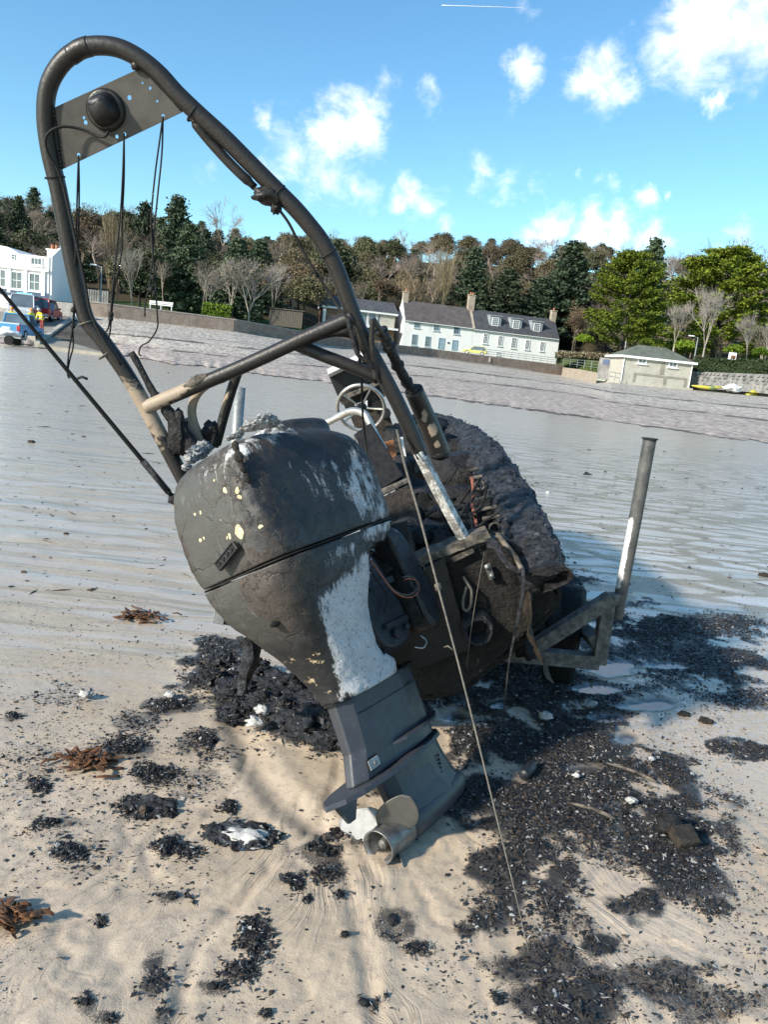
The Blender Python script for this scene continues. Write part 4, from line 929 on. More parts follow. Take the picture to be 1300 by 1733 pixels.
for i in range(7): a = SA+d*(i/7+.004); b = SA+d*((i+1)/7-.004); mesh('kerb_stone', *loft([[q+(-.25, 0, -.2), q+(.12, 0, -.2), q+(.12, 0, .18), q+(-.25, 0, .18)] for q in (a, b)]), M['concrete'], kerb)
M['paint_blue'] = simple('paint_blue', (.09, .30, .52), .35, 0, .05); M['paint_red'] = simple('paint_red', (.42, .03, .025), .35, 0, .05); M['paint_grey'] = simple('paint_grey', (.45, .47, .5), .35, 0, .05); M['paint_lime'] = simple('paint_lime', (.55, .56, .18), .35, 0, .05)
M['lamp_red'] = simple('lamp_red', (.5, .03, .02), .2); M['hivis'] = simple('hivis', (.72, .66, .02), .7, 0, .1); M['silver'] = simple('silver', (.6, .6, .6), .4); M['cloth_dark'] = simple('cloth_dark', (.03, .03, .035), .9); M['cloth_blue'] = simple('cloth_blue', (.07, .18, .34), .9); M['cloth_red'] = simple('cloth_red', (.35, .07, .05), .9); M['skin'] = simple('skin', (.48, .29, .21), .6); M['beacon'] = simple('beacon', (.25, .65, .85), .2)
k, out = material('tape'); M['orange'] = simple('orange', (.75, .22, .02), .6)
def car(name, loc, rz, paint, label, kind='estate', cat='car', L=4.4, W=1.8, H=1.5):
    root = empty(name, label=label, cat=cat, mat=Matrix.Translation(loc) @ Matrix.Rotation(rz, 4, 'Z')); P = M[paint]
    # side profile along x (front = +x)
    hb = H*.56; e = L/2
    body = [(-e, .32), (-e, hb-.05), (-e+.08, hb), (e-.9, hb), (e-.15, hb-.12), (e, hb-.28), (e, .32)]
    rings = [[(x, y*(1-.06*(z > .9)), z) for x, z in body] for y in (-W/2, -W/2+.06, W/2-.06, W/2)]
    for r_, s in ((0, .96), (3, .96)): rings[r_] = [(x*.985, y, z*s+.02) for x, y, z in rings[r_]]
    mesh('body', *loft(rings), P, root, local=True)
    if kind == 'pickup': c0, c1, t0, t1 = -.55, 1.15, -.45, .45
    elif kind == 'van': c0, c1, t0, t1 = -e+.05, e-.7, -e+.1, e-1.3
    else: c0, c1, t0, t1 = -e+.1, e-1.15, -e+.45, e-1.9
    w2 = W*.40
    cab = [[(c0, -W*.47, hb-.02), (c1, -W*.47, hb-.02), (c1, W*.47, hb-.02), (c0, W*.47, hb-.02)], [(t0, -w2, H-.06), (t1, -w2, H-.06), (t1, w2, H-.06), (t0, w2, H-.06)]]
    mesh('glasshouse', *loft(cab), M['glass'], root, local=True)
    bevel(mesh('roof', *box(((t0+t1)/2, 0, H-.03), (t1-t0+.1, w2*2+.08, .08)), P, root, local=True), .03)
    for a in (0, 1):
        for x0, x1 in ((c0, t0), (c1, t1)):
            y0, y1 = ((-W*.475, -w2-.01), (W*.475, w2+.01))[a]; mesh('pillar', *tube([(x0, y0, hb-.02), (x1, y1, H-.05)], .05, 5), P, root, local=True)
    if kind == 'pickup':
        mesh('load_bed', *box((-e/2-.35, 0, hb+.005), (e-.75, W-.3, .03)), M['cloth_dark'], root, local=True); bevel(mesh('tailgate', *box((-e-.02, 0, .72), (.08, W-.2, .55)), P, root, local=True), .03)
        mesh('cargo_cover', *box((-e/2-.35, 0, hb+.06), (e-.7, W-.25, .08)), M['tarp_white'], root, local=True)
    for x in (-e*.62, e*.62):
        for y in (-1, 1):
            w_ = mesh('wheel', *lathe([(y*(W/2-.22), .0), (y*(W/2-.22), .33), (y*(W/2+.01), .33), (y*(W/2+.02), .22), (y*(W/2), .21)], 1, 18, (x, 0, .34)), M['rubber'], root, local=True)
            mesh('rim', *lathe([(y*(W/2+.0), .22), (y*(W/2+.012), .1), (y*(W/2+.012), 0)], 1, 14, (x, 0, .34)), M['silver'], w_, local=True)
    for y in (-1, 1):
        bevel(mesh('tail_light', *box((-e-.03, y*(W/2-.16), hb-.22), (.08, .2, .36)), M['lamp_red'], root, local=True), .02); bevel(mesh('headlight', *box((e-.02, y*(W/2-.25), hb-.3), (.08, .35, .16)), M['silver'], root, local=True), .02); mesh('mirror', *box((c1-.3, y*(W/2+.1), hb+.1), (.12, .2, .15)), P, root, local=True)
    bevel(mesh('bumper', *box((-e-.06, 0, .42), (.16, W-.1, .2)), M['silver'], root, local=True), .03); mesh('number_plate', *box((-e-.07, 0, .72), (.02, .52, .12)), M['frame_white'], root, local=True)
    return root
q = at(32, 573, 54); q[2] = slip_z(q[0], q[1]); car('pickup_truck', q, R_(98), 'paint_blue', 'blue pickup truck seen from behind on the slipway at left', 'pickup', 'pickup truck', 4.9, 1.85, 1.72)
q = at(44, 530, 66); q[2] = slip_z(q[0], q[1]); van = car('fire_vehicle', q, R_(-75), 'paint_grey', 'grey and red emergency vehicle with blue beacon behind the yellow jackets', 'van', 'emergency vehicle', 5.2, 2.0, 2.3)
mesh('beacon_bar', *box((.6, 0, 2.36), (.3, 1.2, .16)), M['beacon'], van, local=True); mesh('red_side', *box((-.3, 1.01, .85), (4.4, .03, .6)), M['paint_red'], van, local=True); mesh('chevron_panel', *box((-2.63, 0, 1.0), (.03, 1.7, .5)), M['orange'], van, local=True)
q = at(76, 528, 70); q[2] = slip_z(q[0], q[1]); car('fire_car', q, R_(100), 'paint_red', 'red emergency car parked beyond the people in yellow jackets', 'estate', 'emergency vehicle', 4.6, 1.9, 1.8)
q = at(802, 599, 138); car('small_car', at(803, 601, 136), R_(172), 'paint_lime', 'pale yellow-green estate car parked behind the sea wall', 'estate', 'car', 4.2, 1.75, 1.5)
tr = empty('boat_trailer', at(12, 582, 50.5), 'grey cluttered small trailer at the bottom of the slipway, left edge', 'trailer'); b = at(14, 580, 50.5); b[2] = max(slip_z(b[0], b[1]), 0)
for y in (-.35, .35): mesh('side_beam', *box(b+np.array([-.3, y, .5]), (2.6, .08, .1)), M['galvanised'], tr)
for x in (-1.4, -.4, .6): mesh('cross_beam', *box(b+np.array([x, 0, .52]), (.08, .8, .08)), M['galvanised'], tr)
for y in (-.5, .5): mesh('wheel', *lathe([(-.09, 0), (-.09, .3), (.09, .3), (.09, 0)], 1, 16, b+np.array([.3, y, .3])), M['rubber'], tr)
mesh('load', *lump(b+np.array([-.4, 0, .72]), 1.0, .4, .28, 9, .5, 3), M['tarp_white'], tr, True)
def person(loc, rz, H, label, top, legs, helmet, pose='stand', bands=True):
    """one continuous skinned body; jacket bands, helmet and hair are parts"""
    root = empty('person', label=label, cat='person', mat=Matrix.Translation(loc) @ Matrix.Rotation(rz, 4, 'Z') @ Matrix.Scale(H/1.78, 4))
    bend = {'stand': 0, 'lean': .35}[pose]
    J = [((0, 0, .98), .16), ((bend*.25, 0, 1.2), .155), ((bend*.7, 0, 1.42), .17), ((bend*.85, 0, 1.53), .07), ((bend*.98+.02, 0, 1.66), .10), ((bend*1.0+.02, 0, 1.74), .085),
         ((0, .1, .92), .11), ((.05, .12, .5), .075), ((0, .13, .08), .055), ((.13, .14, .04), .05), ((0, -.1, .92), .11), ((-.02, -.12, .5), .075), ((-.06, -.13, .08), .055), ((.07, -.14, .04), .05),
         ((bend*.7, .2, 1.40), .08), ((bend*.7+.05, .28, 1.12), .06), ((bend*.7+.25, .22, .95), .045), ((bend*.7+.31, .2, .9), .045), ((bend*.7, -.2, 1.40), .08), ((bend*.7+.02, -.29, 1.12), .06), ((bend*.7+.16, -.24, .9), .045), ((bend*.7+.2, -.22, .83), .045)]
    E_ = [(0, 1), (1, 2), (2, 3), (3, 4), (4, 5), (0, 6), (6, 7), (7, 8), (8, 9), (0, 10), (10, 11), (11, 12), (12, 13), (2, 14), (14, 15), (15, 16), (16, 17), (2, 18), (18, 19), (19, 20), (20, 21)]
    me = bpy.data.meshes.new('body'); me.from_pydata([j[0] for j in J], E_, []); o = bpy.data.objects.new('body', me); COL.objects.link(o); o.parent = root
    sk = o.modifiers.new('skin', 'SKIN'); me.skin_vertices.new() if not me.skin_vertices else None
    for i, (c, r) in enumerate(J): me.skin_vertices[0].data[i].radius = (r, r)
    me.skin_vertices[0].data[0].use_root = True
    o.modifiers.new('sub', 'SUBSURF').render_levels = 2
    k, out = material('clothing'); z = k.sep(k.coord('Object'))[2]; c = k.mix(k.step(z, .93, .95), M_col[legs], M_col[top]); c = k.mix(k.step(z, 1.5, 1.52), c, (.48, .29, .21))
    if bands:
        for zz in (1.06, 1.28): c = k.mix(k.math('LESS_THAN', k.math('ABSOLUTE', k.math('SUBTRACT', z, zz)), .03), c, (.6, .6, .58))
    me.materials.append(out(c, .8))
    if helmet: mesh('helmet', *lump((bend*1.0+.02, 0, 1.73), .14, .125, .115, 1, .02, 2), M[helmet], root, True, True)
    else: mesh('hair', *lump((bend*1.0, 0, 1.73), .11, .105, .09, 1, .05, 2), M['cloth_dark'], root, True, True)
    for s in (-1, 1): mesh('boot', *lump((.04 if s > 0 else -.02, s*.135, .05), .14, .055, .06, 2, .05, 2), M['cloth_dark'], root, True, True)
M_col = {'hivis': (.72, .64, .02), 'dark': (.03, .03, .035), 'blue': (.08, .20, .38), 'red': (.30, .06, .05), 'navy': (.03, .045, .09)}
for px, py, Y, rz, H, lab, top, legs, hel, pose in [(20, 545, 58, 1.9, 1.78, 'person in yellow high-visibility jacket at far left behind the pickup', 'hivis', 'dark', 'orange', 'stand'), (53, 552, 58, 2.4, 1.8, 'person in yellow high-visibility jacket beside the pickup with orange helmet', 'hivis', 'red', 'orange', 'stand'),
        (71, 548, 60, -1.9, 1.7, 'person in yellow jacket leaning over right of the pickup', 'hivis', 'red', 'silver', 'lean'), (87, 532, 69, 3.0, 1.74, 'person in blue top walking below the white gable', 'blue', 'navy', None, 'stand')]:
    q = at(px, py, Y); q[2] = slip_z(q[0], q[1]); person(q, rz, H, lab, top, legs, hel, pose, top == 'hivis')
tap = at(128, 541, 70); bollard = empty('mooring_buoy', tap, 'white buoy lying at the end of the sea wall', 'buoy'); mesh('buoy_body', *lump(tap+np.array([0, 0, .25]), .3, .3, .27, 1, .03, 2), M['frame_white'], bollard, True); mesh('buoy_ring', *tube([tap+np.array([.1*math.cos(a), 0, .55+.1*math.sin(a)]) for a in np.linspace(0, 6.28, 10)], .02, 5), M['galvanised'], bollard)
# aeroplane trail high up
a = ray(748, 10); b = ray(890, 14); a /= np.linalg.norm(a); b /= np.linalg.norm(b); T = [CAM+(a*(1-t)+b*t)*6000 for t in np.linspace(0, 1, 12)]
k, out = material('ice_trail'); M['ice_trail'] = out((.9, .92, .95), 1.0)
ct = mesh('vapour_trail', *tube(T, np.linspace(2.2, .8, 12), 8), M['ice_trail'], None, True); tag(ct, 'thin white aeroplane vapour trail high in the blue sky', 'vapour trail')
# ------------------------------------------------------------------ outboard engine (local axes: x aft, y starboard, z up along the drive leg)
ER = np.array([[-0.5383, 0.7136, -0.4484], [-0.8421, -0.4767, 0.2522], [-0.0337, 0.5133, 0.8575]]); ET = np.array([.1231, 2.3643, .2086])
u_, s_, vt_ = np.linalg.svd(ER); ER = u_@vt_
EM = Matrix([[*ER[i], ET[i]] for i in range(3)]+[[0, 0, 0, 1]])
engine = empty('outboard_engine', label='burnt outboard engine with ash-white midsection hanging off the boat, propeller in the sand', cat='outboard engine', mat=EM)
def E2W(q): return ER@np.asarray(q, float)+ET
def eplane(px, py, ax, c):
    o = ER.T@(CAM-ET); d = ER.T@ray(px, py); return o+d*((c-o[ax])/d[ax])
def epart(name, vf, mat, parent=None, smooth=False, **k_): return mesh(name, vf[0], vf[1], mat, parent or engine, smooth, True, **k_)
NR = 120
def cowl_rings(tab, steps):
    T = catmull(np.array(tab), steps); R = []
    for z, xa, xf, hw, e in T:
        xa = xa-.014*float(sst(np.array(z), .40, .72)); xc = (xa+xf)/2; a = (xa-xf)/2; ring = []
        for j in range(NR):
            t = 2*math.pi*j/NR; c, s = math.cos(t), math.sin(t)
            ea = e*(1+.45*float(sst(np.array(z), .46, .78))*float(sst(np.array(c), -.15, .15)))
            x = xc+a*math.copysign(abs(c)**(2/ea), c); y = hw*math.copysign(abs(s)**(2/ea), s)
            # the after corners are cut back, as on the real cowling
            ring.append(np.array([x, y, z-.055*(x-.08)*float(sst(np.array(z), .40, .62)*(1-sst(np.array(z), 1.0, 1.12)))]))
        R.append(ring)
    return R
UP = [(.757, .424, -.285, .203, 3.8), (.80, .430, -.287, .209, 4.2), (.88, .434, -.280, .210, 4.8), (.97, .428, -.262, .206, 5.0), (1.04, .412, -.240, .198, 5.0), (1.085, .388, -.22, .187, 4.6), (1.115, .352, -.205, .168, 3.3), (1.128, .31, -.2, .15, 3.2), (1.136, .20, -.2, .138, 3.1), (1.150, .145, -.2, .13, 3.1), (1.178, .115, -.195, .118, 3.2), (1.19, .07, -.17, .09, 3.), (1.193, -.0, -.1, .03, 2.5)]
LOW = [(.743, .419, -.283, .201, 3.8), (.70, .416, -.235, .193, 3.6), (.65, .402, -.150, .178, 3.4), (.60, .380, -.095, .160, 3.2), (.53, .338, -.062, .136, 3.0), (.46, .291, -.045, .116, 2.9), (.39, .250, -.04, .104, 2.6), (.345, .226, -.07, .094, 2.7), (.305, .214, -.125, .088, 2.6), (.268, .208, -.13, .084, 2.5)]
def poly_sd(px, py, P):
    P = np.array(P, float); d = np.full(px.shape, 1e9); ins = np.zeros(px.shape, bool)
    for a, b in zip(P, np.roll(P, -1, 0)):
        e = b-a; t = np.clip(((px-a[0])*e[0]+(py-a[1])*e[1])/(e@e), 0, 1); d = np.minimum(d, np.hypot(px-a[0]-t*e[0], py-a[1]-t*e[1]))
        c = ((a[1] <= py) != (b[1] <= py)) & (px < a[0]+(py-a[1])*e[0]/(e[1]+1e-9)); ins ^= c
    return np.where(ins, d, -d)
# where the coat burnt to white ash on the starboard side, as seen in the photograph: outline, strength, softness
BURN = [([(528, 1008), (556, 985), (590, 962), (604, 934), (628, 926), (640, 1000), (652, 1085), (700, 1098), (705, 1135), (640, 1170), (604, 1186), (570, 1190), (558, 1130), (543, 1075)], .98, 26), ([(585, 742), (606, 740), (650, 800), (672, 866), (664, 900), (596, 890), (572, 840), (572, 790)], .74, 40),
        ([(470, 770), (575, 745), (600, 900), (520, 880), (470, 830)], .44, 40), ([(530, 928), (570, 912), (615, 905), (608, 940), (575, 966), (538, 962)], .62, 20), ([(600, 880), (670, 862), (664, 905), (628, 928), (600, 915)], .72, 24), ([(340, 770), (400, 730), (470, 700), (540, 725), (440, 770), (400, 810)], .60, 26), ([(310, 790), (395, 735), (400, 850), (330, 830)], .52, 34)]
def import_px(v, ash, y):
    ash[:] = 0; q = v@ER.T+ET; d = q-CAM; dz = d@cf; px = 650+F*(d@cr)/dz; py = 866.5-F*(d@cu)/dz
    for P, s, soft in BURN: ash[:] = np.maximum(ash, s*sst(poly_sd(px, py, P), -soft*.6, soft)*sst(y, -.10, -.02))
def attrs_for(v):
    v = np.array(v); x, y, z = v.T
    ash = np.zeros(len(v)); rust = np.zeros(len(v)); tan = np.zeros(len(v))
    # burnt-through white area on the starboard side of the midsection
    d = sst(z, .255, .275)*(1-sst(z, .60+.06*np.clip((.12-x)/.12, 0, 1), .71+.07*np.clip((.12-x)/.12, 0, 1))); edge = .185+.02*np.sin(z*21)+.18*np.clip(z-.34, 0, .14)+.0*z
    low = d*(1-sst(x, edge-.10, edge+.03))*sst(y, .01, .06)
    ash = np.maximum(ash, low*.90-.18*sst(x, -.2, .0)*(z < .36)*sst(x, .03, .0))
    up = sst(z, .68, .74)*(1-sst(x, -.10, .04))*sst(y, .02, .08)*.66*(1-.3*sst(z, 1.1, 1.15)); ash = np.maximum(ash, up)
    up2 = sst(z, .60, .66)*(1-sst(z, .75, .80))*(1-sst(x, .08, .2))*sst(y, .05, .1)*.62; ash = np.maximum(ash, up2)
    top = sst(z, 1.10, 1.13)*sst(x, .02, .14)*.5; ash = np.maximum(ash, top)
    ash = np.maximum(ash, .44*sst(z, .8, .85)*(1-sst(x, .1, .26))*sst(y, .1, .15))
    import_px(v, ash, y)
    rust = .5*sst(y, -.02, .1)*sst(x, .16, .3)+.55*sst(z, 1.02, 1.08)*sst(x, .2, .3)+.45*(1-sst(z, .70, .8))*sst(x, .3, .4)
    rust = np.maximum(rust, .72*(1-sst(y, -.16, -.10))*sst(x, .33, .36)*(1-sst(z, .92, .96))*sst(z, .76, .8))
    tan = .66*(1-sst(z, .44, .52))*sst(x, edge-.02, edge+.03)
    return {'ash': np.clip(ash, 0, 1.3), 'rust': rust, 'tan': tan}
def wobble(v, amp=.004, cracks=True):
    out = []
    for q in v:
        n = fbm(q, 7, 4)*amp; n2 = fbm((q[0]+3, q[1], q[2]), 28, 3)*amp*.35; q = np.array(q)
        d = np.array([q[0]-.08, q[1]*1.6, 0]); L = np.linalg.norm(d)+1e-9; out.append(q+d/L*(n+n2))
    return np.array(out)
def cowl_material():
    k, out = material('burnt_cowl'); o = k.coord('Object'); s = k.sep(o); ash, rust, tan = k.attr('ash'), k.attr('rust'), k.attr('tan')
    n = k.noise(o, 5, 6, .62); n2 = k.noise(o, 24, 6, .7); n3 = k.noise(o, 95, 4, .6); st = k.noise(k.map(o, (1, 1, .28)), 26, 6, .7, .5)
    base = k.mix(k.step(n, .35, .68), (.012, .0125, .014), (.034, .034, .035))
    aft = k.math('MULTIPLY', k.step(s[0], .30, .37), k.math('SUBTRACT', 1, k.step(s[1], .10, .16)))
    base = k.mix(k.math('MULTIPLY', aft, .75), base, k.mix(n, (.055, .053, .048), (.092, .088, .08)))
    base = k.mix(k.math('MULTIPLY', k.step(k.noise(k.map(o, (1, 1, .06)), 46, 3, .6), .60, .72), k.math('MULTIPLY', aft, .35)), base, (.20, .20, .19))       # pale run marks
    rm = k.step(k.math('ADD', rust, k.math('MULTIPLY', k.math('SUBTRACT', n2, .5), 1.3)), .42, .70)
    base = k.mix(k.math('MULTIPLY', rm, .7), base, k.mix(n3, (.022, .018, .016), (.10, .075, .06)))
    cr = k.vor(k.vmath('ADD', o, k.vmath('MULTIPLY', k.noise(o, 9, 4, .6, 0, True), (.12, .12, .12))), 7, 'DISTANCE_TO_EDGE')
    crm = k.math('MULTIPLY', k.math('SUBTRACT', 1, k.step(cr, .004, .03)), k.step(n, .42, .6)); base = k.mix(k.math('MULTIPLY', crm, .7), base, (.012, .011, .010))
    tm = k.step(k.math('ADD', tan, k.math('MULTIPLY', k.math('SUBTRACT', n2, .5), 2.0)), .80, .92); base = k.mix(tm, base, (.48, .37, .22))
    am = k.step(k.math('ADD', ash, k.math('MULTIPLY', k.math('SUBTRACT', k.math('ADD', k.math('ADD', k.math('MULTIPLY', st, .5), k.math('MULTIPLY', n2, .3)), k.math('MULTIPLY', n3, .2)), .5), 3.0)), .46, .74)
    speck = k.math('MAXIMUM', k.step(n3, .55, .66), k.step(k.noise(o, 48, 5, .7), .58, .66))
    ac = k.mix(k.math('MULTIPLY', speck, .6), k.mix(n2, (.34, .345, .36), (.66, .655, .645)), (.10, .10, .105))
    base = k.mix(k.math('MULTIPLY', am, .95), base, ac)
    # blisters where the paint popped off, at the places seen on the after face
    spots = None; warp = k.vmath('ADD', o, k.vmath('MULTIPLY', k.vmath('SUBTRACT', k.noise(o, 40, 2, .5, 0, True), (.5, .5, .5)), (.018, .018, .018)))
    for px, py, r in [(403, 901, .019), (386, 908, .009), (431, 893, .008), (448, 884, .006), (440, 911, .007), (350, 815, .008), (358, 815, .007), (393, 832, .010), (398, 843, .008), (323, 871, .007), (331, 869, .006), (334, 915, .006), (341, 912, .005), (381, 911, .004), (368, 882, .003), (370, 832, .011)]:
        c = eplane(px, py, 0, .43); c[0] = .42
        m = k.math('LESS_THAN', k.vmath('LENGTH', k.vmath('MULTIPLY', k.vmath('SUBTRACT', warp, tuple(c)), (.35, 1.25, 1))), r); spots = m if spots is None else k.math('MAXIMUM', spots, m)
    base = k.mix(spots, base, (.60, .50, .31))
    ro = k.fmix(am, k.lin(n2, .3, .7, .42, .62), .9)
    h = k.math('ADD', k.math('MULTIPLY', n2, .4), k.math('MULTIPLY', n3, .25)); h = k.math('ADD', h, k.math('MULTIPLY', am, .45)); h = k.math('ADD', h, k.math('MULTIPLY', k.step(k.noise(o, 34, 5, .75), .52, .60), k.math('ADD', .12, k.math('MULTIPLY', rm, .5)))); h = k.math('SUBTRACT', h, k.math('MULTIPLY', crm, .3)); h = k.math('SUBTRACT', h, k.math('MULTIPLY', spots, .4))
    M['cowl'] = out(base, ro, 0, k.bump(h, .85, .006), .45)
cowl_material()
R = cowl_rings(UP, 7); v, f = loft(R); v = wobble(v, .008); cowl = epart('upper_cowl', (v, f), M['cowl'], smooth=True, attrs=attrs_for(v))
R = cowl_rings(LOW, 9); v, f = loft(R, False, True); v = wobble(v, .007)
keep = []                                                                    # the forward starboard side is burnt through
for q in f:
    c = np.mean([v[i] for i in q], 0)
    hole = (c[0] < -.035+.03*math.sin(c[2]*60)*.4 and .335 < c[2] < .70 and c[1] > -.02 and len(q) == 4)
    if not hole: keep.append(q)
lower = epart('lower_cowl', (v, keep), M['cowl'], smooth=True, attrs=attrs_for(v)); sm = lower.modifiers.new('shell', 'SOLIDIFY'); sm.thickness = .006; sm.offset = -1
seam = [r for r in cowl_rings([(.750, .4240, -.285, .2030, 3.8)]*2, 1)][0]; seam = wobble(seam, .006)
epart('cowl_seam', tube(np.vstack([seam, seam[:1]]), .0028, 6, False), M['cord_black'], cowl, True)
# ragged bits: peeling flakes, ash crust on top, edge shreds
def flakes(name, pts, size, mat, seed, parent=None, n=None, curl=.5):
    rs = np.random.default_rng(seed); m = MB()
    for c in pts:
        d = rs.normal(size=3); d /= np.linalg.norm(d); e = np.cross(d, rs.normal(size=3)); e /= np.linalg.norm(e); g = np.cross(d, e); L = size*rs.uniform(.4, 1.4); W = L*rs.uniform(.2, .5)
        m.add([c-d*L, c+e*W, c+d*L+g*L*curl, c-e*W+g*W*.4, c+g*W*.8], [(0, 1, 4), (1, 2, 4), (2, 3, 4), (3, 0, 4), (0, 3, 2, 1)])
    return m.build(name, mat, parent or engine, local=True)
rs = np.random.default_rng(5)
lowv = np.array(v); sel = lowv[(lowv[:, 2] < .72) & (lowv[:, 2] > .30) & (lowv[:, 0] > .12) & (lowv[:, 1] > -.08)]
o = flakes('peeling_paint', sel[rs.integers(0, len(sel), 190)], .009, M['cowl'], 3, lower); tag(o, kind='stuff')
edge = [lowv[i] for i in range(len(lowv)) if -.07 < lowv[i][0] < -.01 and .34 < lowv[i][2] < .72 and lowv[i][1] > .05]
o = flakes('ash_edge', [edge[i] for i in rs.integers(0, len(edge), 90)], .010, M['ash_white'], 4, lower); tag(o, kind='stuff')
m = MB()
for px, py, r in [(430, 719, .035), (447, 713, .04), (418, 724, .024), (402, 736, .020), (462, 717, .024), (390, 741, .016), (475, 722, .014)]:
    c = eplane(px, py, 2, 1.145); m.add(*lump(c, r, r*.8, r*.45, int(px), .5, 4, 3.4))
m.build('ash_crust', M['ash_grey'], cowl, True, True)
m = MB()
for px, py, r in [(398, 775, .016), (401, 793, .014), (404, 812, .013), (397, 757, .013)]: m.add(*lump(eplane(px, py, 1, .185)*np.array([0, 1, 1])+np.array([.405, 0, 0]), r, r*.6, r*1.4, int(px+py), .5, 2, 2.5))
m.build('blistered_edge', M['char_brown'], cowl, True, True)
m = MB()
for px, py, r in [(334, 766, .035), (346, 758, .032), (324, 776, .024), (316, 791, .018)]:
    c = eplane(px, py, 1, -.17); m.add(*lump(c, r, r*.6, r*.7, int(px), .42, 4, 3.2))
m.build('ash_cloth', M['ash_grey'], cowl, True, True)
# emblem on the after face: a raised slanted pad with an inset
a0, a1 = eplane(396, 925, 0, .445), eplane(371, 958, 0, .440); ax = a1-a0; ax[0] = 0; L = np.linalg.norm(ax); ax /= L; nb = np.array([1., 0, 0]); bt = np.cross(nb, ax); cb = (a0+a1)/2; cb[0] = .438
em = epart('emblem', box(cb, (L*1.15, .030, .016), [ax, bt, nb]), M['plate_black'], cowl); bevel(em, .004)
for sgn in (-1, 1): epart('emblem_rim', box(cb+bt*sgn*.0125+nb*.009, (L*1.06, .003, .005), [ax, bt, nb]), M['engine_dark'], em)
z_ = [cb+nb*.0095+ax*L*(t-.5)*.8+bt*.005*math.sin(t*20) for t in np.linspace(0, 1, 30)]; epart('emblem_relief', tube(z_, .0018, 5), M['engine_dark'], em)
# intake hole, hollow, latch
c = eplane(459, 1156, 1, .11); c = eplane(467, 1057, 1, -.02)
h = eplane(565, 1045, 1, .15)
for px, py, w_, h_ in [(466, 1056, .035, .016), (437, 1012, .030, .03)]:
    q = eplane(px, py, 1, .02); q = eplane(px, py, 1, .06 if px > 450 else .0); epart('vent_hole', lump(q, .02, .014, .010, 2, .2, 2), M['rubber'], lower, True)
# mounting bracket and its torn castings, forward of the midsection
def casting(name, tab, y0, y1, mat, parent=None):
    """an outline in (x, z) given thickness y0..y1 and bulged middle"""
    P = catmull(np.array(tab+[tab[0]]), 3)[:-1]; c = P.mean(0); rings = []
    for y, k_ in ((y0, .90), (y0*.85+y1*.15, 1.0), (y0*.15+y1*.85, 1.0), (y1, .88)): rings.append([(c[0]+(p[0]-c[0])*k_+.007*fbm((p[0], p[1], y), 20), y, c[1]+(p[1]-c[1])*k_) for p in P])
    v, f = loft(rings); o = epart(name, (v, f), mat, parent, False); return bevel(o, .005)
brk = casting('swivel_bracket', [(-.05, .70), (-.14, .715), (-.20, .62), (-.235, .48), (-.24, .36), (-.16, .325), (-.06, .34), (-.02, .45), (-.03, .6)], -.09, .085, M['engine_dark'])
casting('clamp_bracket', [(-.24, .735), (-.33, .73), (-.385, .58), (-.40, .42), (-.36, .345), (-.31, .36), (-.285, .48), (-.27, .60)], .03, .125, M['engine_dark'])
casting('clamp_bracket', [(-.22, .75), (-.32, .75), (-.40, .55), (-.40, .42), (-.36, .345), (-.31, .36), (-.285, .48), (-.27, .60)], -.13, -.06, M['engine_dark'])
epart('rib', box((-.145, .092, .565), (.15, .014, .022)), M['engine_dark'], brk); epart('rib', box((-.15, .092, .42), (.14, .014, .016)), M['engine_dark'], brk)
epart('bracket_slot', lump((-.268, .07, .47), .022, .05, .12, 4, .25, 3), M['rubber'], brk, True)
epart('pivot_bolt', lathe([(0, 0), (0, .018), (.012, .018), (.016, .012), (.016, 0)], 1, 10, (-.13, .086, .385)), M['engine_dark'], brk)
epart('pivot_bolt', lathe([(0, 0), (0, .012), (.012, .012), (.016, .008), (.016, 0)], 1, 10, (-.2, .086, .39)), M['engine_dark'], brk)
wl = catmull([eplane(620, 938, 1, .13), eplane(640, 965, 1, .14), eplane(658, 990, 1, .145), eplane(675, 1004, 1, .15), eplane(694, 1006, 1, .15), eplane(706, 995, 1, .14), eplane(703, 980, 1, .13), eplane(690, 975, 1, .13), eplane(682, 977, 1, .12)], 5)
epart('cable', tube(wl, .0035, 6), M['wire_grey'], smooth=True); epart('cable', tube(wl+np.array([.004, .006, -.010]), .0028, 6), M['copper_hose'], smooth=True)
epart('cable', tube(catmull([eplane(618, 952, 1, .12), eplane(640, 985, 1, .12), eplane(655, 1010, 1, .11), eplane(650, 1040, 1, .1)], 5), .003, 6), M['cord_black'], smooth=True)
epart('cable', tube(catmull([eplane(712, 1075, 1, .10), eplane(722, 1085, 1, .12), eplane(716, 1096, 1, .12), eplane(702, 1095, 1, .11)], 5), .003, 6), M['steel_rail'], smooth=True)
# drive leg
def foil(xa, xf, hw, z, n=1):
    return [(xa, -hw*.30, z), (xa, hw*.30, z), (xa-.045, hw*.92, z), (xa-.12, hw, z), (xf+.14, hw, z), (xf+.05, hw*.72, z), (xf, hw*.12, z), (xf, -hw*.12, z), (xf+.05, -hw*.72, z), (xf+.14, -hw, z), (xa-.12, -hw, z), (xa-.045, -hw*.92, z)]
def leg_material():
    k, out = material('leg_paint'); o = k.coord('Object'); n = k.noise(o, 6, 6, .6); n2 = k.noise(o, 60, 5, .65); n3 = k.noise(k.map(o, (3, 1, .6)), 30, 4, .6)
    c = k.mix(k.step(n, .3, .7), (.026, .029, .036), (.042, .046, .056)); c = k.mix(k.math('MULTIPLY', k.step(n2, .62, .74), .35), c, (.22, .20, .18)); c = k.mix(k.math('MULTIPLY', k.step(n3, .64, .74), .25), c, (.14, .13, .12))
    M['leg'] = out(c, k.lin(n2, .3, .7, .40, .55), 0, k.bump(n2, .4, .0015), .5)
leg_material()
